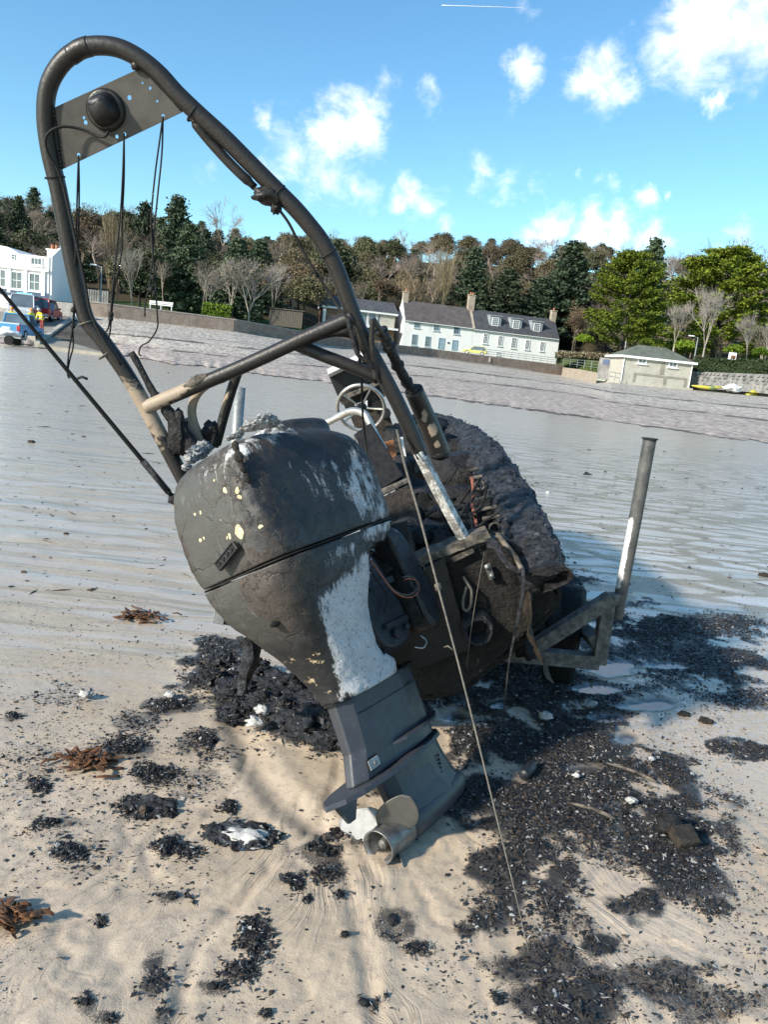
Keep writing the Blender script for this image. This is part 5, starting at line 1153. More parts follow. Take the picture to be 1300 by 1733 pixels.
lg = epart('drive_leg', loft([foil(.205, -.245, .058, .266), foil(.207, -.25, .056, .20), foil(.214, -.25, .052, .10), foil(.236, -.248, .050, .045), foil(.25, -.245, .05, .008)]), M['leg']); bevel(lg, .010, 3)
rim = [np.array(q) for q in foil(.216, -.262, .066, .262)]; epart('joint_rim', loft([[(x, y, .258) for x, y, z in rim], [(x, y, .266) for x, y, z in rim]]), M['plate_black'], lg)
epart('leg_groove', box((-.02, .0555, .205), (.34, .004, .004)), M['plate_black'], lg)
pl = [(.378, 0), (.335, .050), (.27, .078), (.15, .092), (0, .093), (-.13, .078), (-.22, .05), (-.262, .012)]; ol = pl+[(x, -y) for x, y in pl[::-1] if y > 0]
def plate(ol, z, th, rise=0): return [(x, y, z-th/2-abs(y)*rise) for x, y in ol], [(x*.99, y*.96, z+th/2-abs(y)*rise) for x, y in ol]
bevel(epart('cavitation_plate', loft(list(plate(ol, .0, .016))), M['leg']), .003)
pl2 = [(.06, .045), (.0, .082), (-.10, .090), (-.2, .07), (-.285, .02)]; ol2 = pl2+[(x, -y) for x, y in pl2[::-1]]
bevel(epart('splash_plate', loft(list(plate(ol2, .062, .010))), M['leg']), .002)
epart('trim_tab', loft([[(.335, .010, -.008), (.335, -.010, -.008), (.235, -.012, -.008), (.235, .012, -.008)], [(.305, .006, -.075), (.305, -.006, -.075), (.275, -.006, -.075), (.275, .006, -.075)]]), M['leg'])
q = eplane(632, 1291, 1, .052); an = epart('anode_frame', box((q[0], .0525, q[2]), (.062, .006, .040)), M['plate_black'], lg); bevel(an, .003)
bevel(epart('anode', box((q[0], .0555, q[2]), (.054, .006, .032)), M['galvanised'], an), .003); epart('anode_bolt', lathe([(0, 0), (0, .007), (.004, .007), (.006, 0)], 1, 10, (q[0], .058, q[2])), M['trailer_steel'], an)
M['prop_bright'] = simple('prop_bright', (.24, .24, .235), .6, .2, .35, 30)
gc = epart('gearcase', loft([foil(.128, -.245, .048, -.006), foil(.118, -.255, .045, -.06), foil(.108, -.272, .048, -.12), foil(.100, -.295, .055, -.165), foil(.095, -.305, .058, -.19)]), M['leg'], smooth=False); bevel(gc, .012, 3)
epart('gear_bullet', lathe([(-.312, 0), (-.308, .018), (-.29, .036), (-.25, .050), (-.17, .058), (-.05, .061), (.05, .059), (.082, .056), (.084, .050), (.084, 0)], 0, 28, (0, 0, -.192)), M['leg'], smooth=True)
epart('skeg', loft([[(.03, .007, -.24), (.03, -.007, -.24), (-.2, -.008, -.24), (-.2, .008, -.24)], [(.07, .004, -.36), (.07, -.004, -.36), (-.03, -.004, -.36), (-.03, .004, -.36)]]), M['leg'])
for i in range(5): epart('water_intake', box((-.175+.004*i, .0425, -.065-.013*i), (.004, .005, .009)), M['rubber'], gc)
k, out = material('prop_steel'); o = k.coord('Object'); n = k.noise(o, 30, 6, .65); n2 = k.noise(o, 130, 4, .6)
M['prop'] = out(k.mix(k.step(n, .35, .7), (.13, .125, .12), (.26, .255, .245)), k.lin(n2, .3, .7, .32, .5), .6, k.bump(n2, .35, .001))
k, out = material('prop_grey'); o = k.coord('Object'); n = k.noise(o, 30, 6, .65); M['prop_grey'] = out(k.mix(n, (.10, .095, .085), (.20, .19, .17)), .5, .35, k.bump(n, .35, .001))
AX = -.192
pr = epart('propeller', lathe([(.088, .05), (.088, .058), (.10, .059), (.205, .052), (.222, .056), (.225, .053), (.205, .046), (.12, .044), (.12, .0)], 0, 36, (0, 0, AX)), M['prop'], smooth=True)
pr['label'] = 'steel propeller with one bright and one dull blade'
epart('hub_nut', lathe([(.12, .034), (.16, .026), (.165, .016), (.20, .014), (.208, .006), (.208, 0)], 0, 12, (0, 0, AX)), M['prop_grey'], pr)
epart('hub_sand', lump((.14, .0, AX-.02), .03, .038, .022, 3, .4, 3), M['char_brown'], pr, True)
for ang, mt in ((44, 'prop_grey'), (-66, 'prop_bright'), (180, 'prop')):
    rings = []; nr, nc = 12, 12
    for i in range(nr):
        t = i/(nr-1); r = .05+.135*t; half = .066*math.sin(math.pi*(.26+.70*t))**.9+.002; row = []; row2 = []
        for j in range(nc):
            s = (j/(nc-1)-.5)*2; phi = R_(ang)+s*half/r*.80+.05*t; x = .150+s*half*-.62+.02*t; th = .0045*(1-s*s)*(1-.6*t)+.0012
            q = np.array([x, r*math.sin(phi), r*math.cos(phi)+AX]); nv = np.array([.8, -.6*math.cos(phi), .6*math.sin(phi)])*th; row.append(q+nv); row2.append(q-nv)
        rings.append(row+row2[::-1])
    epart('blade', loft(rings), M[mt], pr, True)

# ------------------------------------------------------------------ burnt boat (heads straight away from the viewer, lists to port)
BO = at(684, 966, 2.86); BS = np.array([.86, .02, .51]); BS /= np.linalg.norm(BS); BF = np.array([-.03, 1, .0]); BF -= BS*(BF@BS); BF /= np.linalg.norm(BF); BU = np.cross(BS, BF)
def B(s, f, u): return BO+BS*s+BF*f+BU*u
boat = empty('burnt_boat', np.array([BO[0], BO[1], 0]), 'burnt-out inflatable boat listing to port on its trailer, charred hull and starboard tube', 'boat')
def bpart(name, vf, mat, parent=None, smooth=False, **k_): return mesh(name, vf[0], vf[1], mat, parent or boat, smooth, **k_)
# hull shell: V sections, ragged top edge
rings = []; nf = 40
for i in range(nf):
    t = i/(nf-1); f_ = t*3.5; hb = .47*(1-max(0, t-.45)**1.8*2.1); hb = max(hb, .04); keel = -.53+.14*t**3; ch = -.36+.10*t**2; top = -.10+.08*t
    sec = [(-hb, -.30), (-hb*1.02, ch), (-hb*.5, (ch+keel)/2-.02), (0, keel), (hb*.5, (ch+keel)/2-.02), (hb*1.02, ch), (hb*1.03, -.22), (hb*.98, top)]
    S2 = catmull([(a, b, 0) for a, b in sec], 4); row = []
    for j, (a, b, _) in enumerate(S2):
        n = .02*fbm((a*6, f_*4, b*6), 1, 4); row.append(B(a+n, f_+.03*fbm((a*5, b*5, 7.), 1, 3)*(1 if i in (0,) else .4), b+n+(.03*fbm((f_*9, j, 1.), 1, 3) if j > len(S2)-4 else 0)))
    rings.append(row)
n_ = len(rings[0]); v = [q for r in rings for q in r]; f = [(i*n_+j, i*n_+j+1, (i+1)*n_+j+1, (i+1)*n_+j) for i in range(nf-1) for j in range(n_-1)]
charred('crust_dark', (.005, .0045, .004), (.020, .016, .013), 30, .10, .7, 0, .03, (.22, .18, .13), 70)
hull = bpart('hull', (v, f), M['crust_dark'], smooth=True); sm = hull.modifiers.new('shell', 'SOLIDIFY'); sm.thickness = .02
# transom
tp = [B(-.47, 0, -.30), B(-.48, 0, -.36), B(-.24, 0, -.45), B(0, 0, -.53), B(.24, 0, -.45), B(.48, 0, -.36), B(.50, .0, -.20), B(.40, 0, -.03), B(.30, 0, -.005), B(-.35, 0, -.02)]
tr_ = bpart('transom', quad_slab(tp, .05, BF), M['plate_black'])
G = 46; gvv = []; gff = []
for i in range(G):
    for j in range(G):
        s = -.49+.98*j/(G-1); u = -.62+.60*i/(G-1); q = B(s, -.032-.012*max(0, fbm((s*9, u*9, 2.), 1, 5)), u); gvv.append(q)
def in_tr(s, u): return u < -.03-.25*max(0, s-.40)/.1 and u > -.53+abs(s)*.36 and u < -.02
for i in range(G-1):
    for j in range(G-1):
        s = -.49+.98*(j+.5)/(G-1); u = -.62+.60*(i+.5)/(G-1)
        if in_tr(s, u): gff.append((i*G+j, i*G+j+1, (i+1)*G+j+1, (i+1)*G+j))
bpart('transom_crust', (gvv, gff), M['crust_dark'], tr_, True)
def bp(px, py, f_):      # photo pixel on the plane f = const of the boat
    o = CAM-BO; d = ray(px, py); return CAM+d*((f_-o@BF)/(d@BF))
pad = [bp(690, 975, -.06), bp(752, 942, -.06), bp(772, 1015, -.06), bp(797, 1098, -.06), bp(700, 1135, -.06), bp(640, 1120, -.06), bp(650, 990, -.06)]
bevel(bpart('transom_plate', quad_slab(pad, .012, BF), M['plate_black'], tr_), .003)
cap = [bp(640, 980, -.045), bp(690, 957, -.045), bp(760, 930, -.045), bp(828, 904, -.045)]; cap = catmull(cap, 6)
rings = []
for i, q in enumerate(cap): n = .006*fbm(q, 30); rings.append([q+BU*(.018+n)-BF*.02, q+BU*(.018+n)+BF*.09, q-BU*(.012+n)+BF*.09, q-BU*(.014-n)-BF*.02])
bpart('transom_cap', loft(rings), M['wood_burnt'], tr_)
bpart('wood_strip', quad_slab([bp(762, 945, -.06), bp(800, 928, -.06), bp(803, 934, -.06), bp(768, 951, -.06)], .012, BF), M['wood_burnt'], tr_)
# drain socket, towing eyes, hinge
dc = bp(806, 1058, -.05); v, f = lathe([(0, .066), (.05, .060), (.075, .056), (.078, .044), (.01, .040), (.0, .0)], 2, 28); Rm_ = np.stack([BS, BU, -BF], 1); nz = [1+.08*fbm(q, 60) for q in v]
bpart('drain_socket', ([dc+Rm_@(np.array(q)*w_) for q, w_ in zip(v, nz)], f), M['char_grey'], tr_, True); bpart('drain_hole', ([dc+Rm_@np.array(q) for q in lathe([(.012, .041), (.014, 0)], 2, 20)[0]], lathe([(.012, .041), (.014, 0)], 2, 20)[1]), M['rubber'], tr_)
def eye(name, P, r, mat): return bpart(name, tube(catmull(P, 6), r, 8), mat, tr_, True)
eye('towing_eye', [bp(784, 976, -.05), bp(793, 990, -.08), bp(798, 1000, -.09), bp(797, 1022, -.10), bp(791, 1033, -.10), bp(784, 1028, -.10), bp(785, 1010, -.09), bp(790, 993, -.08)], .006, M['wire_grey'])
eye('towing_eye', [bp(502, 1108, -.05), bp(503, 1128, -.1), bp(505, 1143, -.11), bp(510, 1147, -.11), bp(515, 1141, -.11), bp(514, 1132, -.11)], .005, M['galvanised'])
hb_ = bpart('hinge', quad_slab([bp(820, 957, -.06), bp(829, 953, -.06), bp(838, 977, -.06), bp(828, 981, -.06)], .014, BF), M['trailer_steel'], tr_)
for px, py in ((824, 959), (832, 974)): bpart('hinge_bolt', lump(bp(px, py, -.075), .010, .008, .010, 2, .1, 2), M['galvanised'], hb_, True)
eye('bolt_ring', [bp(713, 962, -.07)+(.012*math.cos(a), 0, .012*math.sin(a)) for a in np.linspace(0, 6.28, 9)], .003, M['wire_grey'])
# starboard tube: what is left of it, a charred shell
TC = catmull([at(921, 976, 2.72), at(895, 908, 3.05), at(864, 845, 3.6), at(829, 788, 4.2), at(797, 750, 4.9), at(765, 730, 5.6), at(728, 716, 6.1), at(690, 716, 6.4)], 18)
TR = np.interp(np.linspace(0, 1, len(TC)), [0, .15, .5, .8, 1], [.085, .098, .108, .105, .09]); rings = []
def tube_ring(i, a, k_=1.):
    T = TC[min(i+1, len(TC)-1)]-TC[max(i-1, 0)]; T /= np.linalg.norm(T); S_ = BS-T*(BS@T); S_ /= np.linalg.norm(S_); U_ = np.cross(S_, T); c, s = math.cos(a), math.sin(a)
    e = 2/2.8; return TC[i]+(S_*math.copysign(abs(c)**e, c)+U_*math.copysign(abs(s)**e, s)*.62)*TR[i]*k_
NA = 64
for i in range(len(TC)):
    row = []
    for j in range(NA):
        a = 2*math.pi*j/NA; q = tube_ring(i, a); rg = fbm(q*np.array([1, .55, 1]), 9, 5); rg2 = fbm(q, 30, 4)
        crk = abs(fbm((i*.31, math.cos(a)*.8, math.sin(a)*.8), 1, 4)); crk2 = abs(fbm((i*.95, math.cos(a)*2+4, math.sin(a)*2), 1, 3)); k_ = 1+.13*rg+.10*rg2-.20*max(0, 1-crk*7)-.10*max(0, 1-crk2*6)+(.18*max(0, fbm((q[1]*5, 3.3, 1.1), 1, 4)) if -.6 < math.sin(a) < .3 and math.cos(a) > .3 else 0); row.append(tube_ring(i, a, k_))
    rings.append(row)
v, f = loft(rings); tub = bpart('starboard_tube', (v, f), M['char_grey'], smooth=True)
rs = np.random.default_rng(11); P = [v[i]+rs.normal(size=3)*.008 for i in rs.integers(0, len(v), 900)]; m = MB()
for c in P:
    d = rs.normal(size=3); d /= np.linalg.norm(d); e = np.cross(d, rs.normal(size=3)); e /= np.linalg.norm(e); L = rs.uniform(.005, .014); W = L*rs.uniform(.3, .6); m.add([c-d*L, c+e*W, c+d*L, c-e*W, c+np.cross(d, e)*W*.7], [(0, 1, 4), (1, 2, 4), (2, 3, 4), (3, 0, 4), (0, 3, 2, 1)])
o = m.build('char_flake', M['char_grey'], tub); tag(o, kind='stuff')
# frayed layers at the cut end
m = MB()
for k_ in range(5):
    ring = [tube_ring(0, a, 1.0-.10*k_+.05*fbm((a*3, k_, 1.), 1, 3)) for a in np.linspace(-1.9, 2.2, 26)]; q2 = [q-BF*(.03+.012*k_+.02*abs(fbm((i*.6, k_*3., 2.), 1, 3)))+BS*.01*k_ for i, q in enumerate(ring)]
    for i in range(25): m.add([ring[i], ring[i+1], q2[i+1], q2[i]], [(0, 1, 2, 3)])
o = m.build('frayed_end', M['char'], tub); sm = o.modifiers.new('s', 'SOLIDIFY'); sm.thickness = .006
# inner wall, its clips, shelf and the strap that hangs down
iv = []; NI = 14
for i in range(0, len(TC)-14, 1):
    a0 = tube_ring(i, math.pi*.95, 1.0); lowp = a0-BU*(.42-.0011*i)-BS*(.05+.06*min(i/54, 1))
    for j in range(NI):
        t = j/(NI-1); q = a0*(1-t)+lowp*t; q = q+BS*.035*fbm(q, 7, 5)+BS*.02*math.sin(t*9)*(t < .5); iv.append(q)
inf = [(i*NI+j, i*NI+j+1, (i+1)*NI+j+1, (i+1)*NI+j) for i in range(len(TC)-15) for j in range(NI-1)]
inner = bpart('inner_wall', (iv, inf), M['char_brown'], smooth=True)
for px, py, Y, L in [(800, 795, 3.9, .06), (806, 808, 3.8, .06), (815, 827, 3.6, .07), (818, 843, 3.5, .07), (826, 860, 3.35, .08), (831, 876, 3.25, .07), (840, 905, 3.05, .06), (846, 925, 2.95, .06)]:
    c = at(px, py, Y-.06); d = np.array([1, 0, .32])*L/2; bevel(bpart('clip', tube([c-d, c+d], .009, 6), M['wood_burnt'], inner), .002)
for px, py, Y in [(812, 822, 3.55), (838, 894, 3.0)]: bpart('clip_ring', tube([at(px, py, Y-.05)+np.array([.022*math.cos(a), 0, .022*math.sin(a)]) for a in np.linspace(0, 6.28, 12)], .005, 6), M['wood_burnt'], inner, True)
bpart('hose', tube(catmull([at(799, 808, 3.6), at(801, 830, 3.5), at(800, 855, 3.4), at(805, 878, 3.3), at(807, 892, 3.25)], 6), .008, 8), M['copper_hose'], inner, True)
bpart('inner_rim', tube(catmull([at(842, 905, 2.80), at(858, 925, 2.76), at(873, 945, 2.72), at(884, 966, 2.68)], 6), .011, 8), M['wood_burnt'], inner, True)
bpart('melted_strap', tube(catmull([at(826, 920, 2.74), at(838, 922, 2.70), at(848, 940, 2.68), at(862, 958, 2.66), at(882, 970, 2.66)], 6), np.linspace(.022, .010, 25), 8, True, .35), M['char_grey'], inner, True)
bpart('melted_strap', tube(catmull([at(884, 962, 2.66), at(886, 985, 2.64), at(882, 1020, 2.64), at(872, 1070, 2.66), at(862, 1120, 2.7), at(854, 1190, 2.8), at(850, 1240, 2.86)], 6), np.linspace(.014, .003, 37), 8, True, .4), M['char_grey'], inner, True)
# floor and the burnt contents
fv = []; NFx, NFy = 34, 40
for i in range(NFy):
    for j in range(NFx):
        f_ = .04+3.1*i/(NFy-1); s = (-.5+.98*j/(NFx-1))*(1-.5*max(0, f_-1.8)/1.6); q = B(s, f_, -.36); q = q+BU*(.10*fbm(q, 5, 5)+.05*abs(fbm(q, 14, 3))); fv.append(q)
bpart('deck', (fv, [(i*NFx+j, i*NFx+j+1, (i+1)*NFx+j+1, (i+1)*NFx+j) for i in range(NFy-1) for j in range(NFx-1)]), M['char'], smooth=True)
heap = MB()
for px, py, Y, r in [(770, 800, 4.4, .22), (745, 790, 4.6, .2), (730, 760, 4.9, .2), (790, 850, 3.7, .17), (760, 850, 3.8, .17), (800, 900, 3.3, .12), (745, 905, 3.3, .12), (770, 880, 3.5, .14), (710, 790, 4.6, .18), (720, 840, 4.1, .18), (690, 740, 5.3, .2), (700, 900, 3.3, .12), (660, 910, 3.3, .10), (780, 760, 4.9, .18), (735, 730, 5.5, .18), (660, 870, 3.6, .15)]:
    heap.add(*lump(at(px, py+10, Y), r, r*.8, r*.62, px+py, .55, 3, 2.0))
heap.build('burnt_heap', M['char'], boat, True)
rs = np.random.default_rng(21); m = MB()
for i in range(46):
    px, py = rs.uniform(735, 815), rs.uniform(800, 905); Y = 4.6-(py-760)/150*1.6-.12; a = at(px, py, Y); d = rs.normal(size=3)*np.array([.08, .06, .09]); m.add(*tube(catmull([a, a+d*.5+rs.normal(size=3)*.02, a+d], 4), rs.uniform(.003, .007), 5))
o = m.build('wire_tangle', M['cord_black'], boat, True); tag(o, kind='stuff')
for px, py, Y, mt in [(752, 868, 3.5, 'char_grey'), (757, 850, 3.6, 'engine_dark'), (690, 895, 3.2, 'wood_burnt')]:
    a = at(px, py, Y); bpart('burnt_pipe', tube(catmull([a, a+np.array([.03, 0, -.08]), a+np.array([.06, 0, -.2])], 5), .014, 8), M[mt], boat, True)
for P, mt in [([(640, 830), (690, 808), (694, 816), (646, 840)], 'wood_burnt'), ([(646, 842), (692, 820), (720, 890), (668, 935)], 'char_brown'), ([(600, 742), (628, 722), (682, 808), (642, 832)], 'plate_black'), ([(655, 905), (700, 885), (706, 896), (660, 918)], 'char_grey'), ([(612, 900), (690, 880), (700, 950), (640, 975)], 'char_brown')]:
    Y0 = {'wood_burnt': 3.75, 'char_brown': 3.6, 'plate_black': 4.1, 'char_grey': 3.2}[mt]-(.55 if P[0][1] == 900 else 0); q = [at(x, y, Y0-(y-800)*.002) for x, y in P]; bevel(bpart('seat_box' if mt != 'wood_burnt' else 'seat_edge', quad_slab(q, .35 if mt == 'plate_black' else .05, (0, -1, .2)), M[mt], boat), .006)
fl = []
for i in range(14):
    for j in range(9):
        t, u = i/13, j/8; q = at(437-38*u*(1-.5*t)-10*t+8*math.sin(t*5), 1080+95*t, 2.72-.06*math.sin(u*3)); fl.append(q+np.array([1, 0, 0])*.015*fbm((t*4, u*3, 1.), 1, 3)+np.array([0, 1, 0])*.04*fbm((t*3, u*3, 5.), 1, 3))
o = bpart('burnt_flap', (fl, [(i*9+j, i*9+j+1, (i+1)*9+j+1, (i+1)*9+j) for i in range(13) for j in range(8)]), M['char_grey'], smooth=True); sm = o.modifiers.new('s', 'SOLIDIFY'); sm.thickness = .008
bevel(bpart('keel_block', quad_slab([at(425, 1072, 2.8), at(470, 1062, 2.8), at(478, 1085, 2.8), at(432, 1100, 2.8)], .1, (0, -1, .2)), M['wood_burnt']), .006)
# console with wheel
co = empty('console'); co.parent = boat; bo_ = np.array(boat.location)
YC = 5.5
def slab(name, P, Y, th, mt, parent): return mesh(name, *quad_slab([at(x, y, Y) for x, y in P], th, (0, -1, .15)), M[mt], parent)
slab('windscreen_box', [(557, 636), (612, 608), (645, 628), (652, 668), (612, 690), (577, 682)], YC+.35, .25, 'plate_black', co); slab('top_edge', [(556, 630), (618, 600), (622, 608), (558, 638)], YC+.2, .28, 'frame_white', co)
slab('dash_panel', [(582, 680), (640, 650), (672, 740), (688, 800), (652, 815), (628, 735), (606, 735)], YC, .10, 'char_brown', co)
slab('dash_opening', [(582, 686), (613, 671), (617, 684), (588, 697)], YC-.06, .02, 'rubber', co); slab('dash_cutout', [(600, 684), (622, 678), (622, 690), (606, 694)], YC-.075, .02, 'tarp_white', co); slab('dash_ledge', [(586, 668), (642, 645), (644, 651), (590, 675)], YC-.09, .08, 'wood_burnt', co)
slab('rust_patch', [(650, 748), (666, 744), (672, 780), (660, 788)], YC-.7, .04, 'rust', co); slab('pale_scrap', [(675, 740), (682, 740), (688, 775), (682, 780)], YC-.8, .03, 'tarp_white', co)
for px, py in ((657, 730), (640, 688), (652, 700)): mesh('gauge_hole', *lathe([(-.01, 0), (-.01, .035), (.02, .04), (.02, 0)], 1, 14, at(px, py, YC-.08)), M['rubber'], co)
wc = at(611, 691, YC-.35); wx = at(651, 691, YC-.35)-wc; wy = at(611, 651, YC-.35)-wc; wr = [wc+wx*math.cos(a)+wy*math.sin(a)+np.array([0, -.12*math.sin(a), 0]) for a in np.linspace(0, 2*math.pi, 41)]
sw = mesh('steering_wheel', *tube(wr, .0125, 8, False), M['steel_rail'], co, True)
for a in (.35*math.pi, 0.0-.05, .78*math.pi, 1.22*math.pi, 1.55*math.pi):
    mesh('spoke', *tube([wc+np.array([0, .06, 0]), wc+wx*math.cos(a)+wy*math.sin(a)+np.array([0, -.12*math.sin(a), 0])], .007, 6), M['steel_rail'], sw)
mesh('wheel_hub', *lump(wc+np.array([0, .06, 0]), .04, .04, .035, 3, .15, 2), M['char'], sw, True)
bpart('grab_rail', tube(catmull([at(552, 716, 4.6), at(575, 704, 4.55), at(595, 696, 4.5), at(614, 699, 4.45), at(624, 712, 4.42), at(636, 738, 4.4), at(651, 763, 4.38)], 7), .022, 10), M['steel_rail'], boat, True)

# ------------------------------------------------------------------ A-frame
def YA(y): return 2.86-.30*(930-y)/850
def aP(x, y, dy=0): return at(x, y, YA(y)+dy)
frame = empty('a_frame', np.array(aP(420, 620)), 'sooty tubular A-frame arch leaning left above the burnt boat', 'boat arch')
def fpart(name, vf, mat, parent=None, smooth=False, **k_): return mesh(name, vf[0], vf[1], mat, parent or frame, smooth, **k_)
def soot_tube(name, pts, r, sootf, k_=8, parent=None, n=14, flat=1.0, dy=0, rough=0):
    P = catmull([aP(x, y, dy) for x, y in pts], k_); v, f = tube(P, r, n, True, flat); 
    if rough: v = [np.array(q)+np.array([fbm(q, 40, 3), fbm(q+np.array([5, 0, 0]), 40, 3), 0])*rough for q in v]
    V = np.array(v); px = np.array([proj(q) for q in V]); return fpart(name, (v, f), M['bare_tube'], parent, True, attrs={'soot': sootf(px[:, 0], px[:, 1])})
port = [(345, 880), (318, 826), (272, 738), (237, 672), (205, 620), (170, 572), (146, 540), (128, 470), (110, 380), (98, 318), (84, 258), (77, 200), (82, 148), (104, 108), (136, 84), (169, 78), (203, 83), (238, 101), (270, 127), (300, 160), (338, 196), (380, 234), (423, 277), (473, 327), (500, 354), (524, 382), (548, 414), (572, 462), (597, 530), (618, 580), (640, 620), (666, 668), (690, 718), (713, 772)]
hoop = soot_tube('hoop_tube', port, .0275, lambda x, y: np.where(x < 330, np.clip(1.0-.66*sst(y, 600, 680)+.36*sst(y, 690, 790)+.62*sst(x, 232+(y-620)*.52, 250+(y-620)*.54)*(y > 560), 0, 1), 1.0), 6)
white = [(709, 764), (740, 826), (762, 868), (786, 912)]; P = [aP(*q, -.01) for q in white]; v, f = tube(catmull(P, 8), .026, 4, True); bevel(fpart('leg_end', (v, f), M['white_paint'], hoop), .004)
soot_tube('crossbar', [(246, 690), (300, 667), (345, 648), (400, 625), (447, 604), (505, 577), (560, 553), (598, 537)], .0255, lambda x, y: np.clip(sst(x, 275, 420)*.85+.26+.34*sst(y, 640-(x-350)*.45, 660-(x-350)*.45), 0, 1), 8, dy=-.01)
fpart('crust', ([q for q in tube(catmull([aP(313, 657, -.02), aP(333, 645, -.02), aP(352, 636, -.02)], 5), [.012, .014, .016, .018, .02, .02, .02, .018, .016, .012, .010], 8)[0]], tube(catmull([aP(313, 657), aP(333, 645), aP(352, 636)], 5), .02, 8)[1]), M['wood_burnt'], frame, True)
soot_tube('brace', [(503, 584), (550, 603), (600, 622), (642, 640)], .023, lambda x, y: x*0+1, 6, dy=.03)
soot_tube('brace', [(520, 576), (545, 566), (572, 562), (600, 568), (616, 590)], .018, lambda x, y: x*0+1, 6, dy=.06)
soot_tube('bent_leg', [(378, 640), (352, 650), (333, 668), (325, 690), (327, 712), (336, 736), (346, 762)], .0165, lambda x, y: .12+.5*sst(x, 335, 350)*(y > 690)+.35*sst(x, 340, 375)*(y < 670), 6, dy=.06)
soot_tube('charred_strut', [(403, 628), (392, 660), (380, 700), (366, 752)], .0185, lambda x, y: .42+.22*np.sin((x*1.2+y)*.22)+.5*sst(x, 388-(y-650)*.28, 396-(y-650)*.28)+.5*(1-sst(y, 640, 665)), 10, dy=.09)
g = fpart('gusset_plate', quad_slab([aP(298, 715, .03), aP(321, 705, .04), aP(346, 760, .05), aP(320, 772, .04)], .008), M['bare_tube'], attrs={'soot': [.25, .15, .35, .5]*2})
fpart('burnt_lump', lump(aP(355, 737, .08), .035, .03, .05, 4, .6, 3, 2.2), M['char'], frame, True); fpart('burnt_lump', lump(aP(300, 735, .0), .035, .03, .08, 6, .6, 3, 2.2), M['char'], frame, True)
ms = [q for q in catmull([aP(205, 600, .0), aP(244, 668, -.0), aP(268, 700, .0), aP(292, 738, .0), aP(318, 775, .0)], 6)]
v, f = tube([q+np.array([.035, 0, .012]) for q in ms], np.linspace(.010, .034, len(ms)), 12); v = [np.array(q)+np.array([1, 0, .5])*.007*fbm(q, 45, 4) for q in v]; fpart('burnt_sleeve', (v, f), M['char'], frame, True)
v, f = tube(catmull([aP(330, 212, .0)+(0, 0, -.05), aP(385, 268), aP(440, 318)], 6), .010, 8); 
fpart('cable_conduit', tube(catmull([aP(322, 198, -.0), aP(352, 236, -.0), aP(392, 280, -.0), aP(432, 318, 0.)], 6), [.008]*2+[.016]*15+[.012]*2, 10), M['soot_tube'], frame, True)
fpart('burnt_bracket', lump(aP(452, 332, -.01), .045, .03, .028, 3, .4, 3, 2), M['soot_tube'], frame, True); fpart('burnt_bracket', lump(aP(467, 350, -.01), .018, .02, .022, 5, .5, 3, 2), M['char'], frame, True)
for (x, y), d in [((93, 301), (1, .02)), ((328, 192), (.75, -.7)), ((146, 546), (1, -.1)), ((180, 600), (1, -.35)), ((471, 327), (.8, -.6)), ((556, 430), (.9, -.25))]:
    i = np.argmin([(q[0]-x)**2+(q[1]-y)**2 for q in port]); c = aP(x, y); j = min(i+1, len(port)-1); T = aP(*port[j])-aP(*port[max(i-1, 0)]); T /= np.linalg.norm(T); e = np.cross(T, (0, 1, 0)); e /= np.linalg.norm(e); g_ = np.cross(T, e)
    fpart('cable_tie', tube([c+(e*math.cos(a)+g_*math.sin(a))*.0295 for a in np.linspace(0, 6.28, 17)], .0035, 6), M['wire_grey' if y > 500 else 'cord_black'], hoop, True)
v, f = tube(catmull([aP(119, 95), aP(136, 84), aP(152, 79)], 5), .0288, 16); fpart('tape_wrap', (v, f), M['soot_tube'], hoop, True)
# plate with real holes
PLp = [(90, 184), (243, 114), (262, 142), (312, 189), (104, 288)]
pc = aP(190, 200); ex = aP(290, 155)-pc; ex /= np.linalg.norm(ex); nrm = np.cross(ex, aP(210, 290)-pc); nrm /= np.linalg.norm(nrm); ey = np.cross(nrm, ex)
def pl2d(x, y): d = ray(x, y); t = ((pc-CAM)@nrm)/(d@nrm); q = CAM+d*t-pc; return np.array([q@ex, q@ey])
bm = bmesh.new(); outer = [pl2d(*q) for q in PLp]; holes = [((219, 166), .0075), ((254, 150), .005), ((241, 141), .0035), ((266, 172), .004), ((276, 197), .006), ((211, 228), .006), ((198, 232), .006), ((133, 263), .0065), ((142, 200), .005), ((145, 208), .007)]
def loop2(P): 
    vs = [bm.verts.new((*q, 0)) for q in P]; return [bm.edges.new((vs[i], vs[(i+1) % len(vs)])) for i in range(len(vs))]
E_ = loop2(outer)
for c, r in holes: cc = pl2d(*c); E_ += loop2([cc+np.array([math.cos(a), math.sin(a)])*r for a in np.linspace(0, 6.283, 13)[:-1]])
bmesh.ops.triangle_fill(bm, use_beauty=True, edges=E_)
bm.normal_update(); bm.verts.index_update(); pv = [pc+ex*q.co.x+ey*q.co.y for q in bm.verts]; pf = [[x.index for x in q.verts] for q in bm.faces]; bm.free()
k, out = material('plate_soot'); o_ = k.pos(); n = k.noise(o_, 7, 5, .6); n2 = k.noise(o_, 80, 4, .6); M['plate_soot'] = out(k.mix(k.step(n, .3, .7), (.035, .032, .029), (.075, .068, .06)), k.lin(n2, .3, .7, .4, .55), .15, k.bump(n2, .3, .001))
pla = fpart('mounting_plate', (pv, pf), M['plate_soot']); sm = pla.modifiers.new('t', 'SOLIDIFY'); sm.thickness = .005; sm.offset = 0
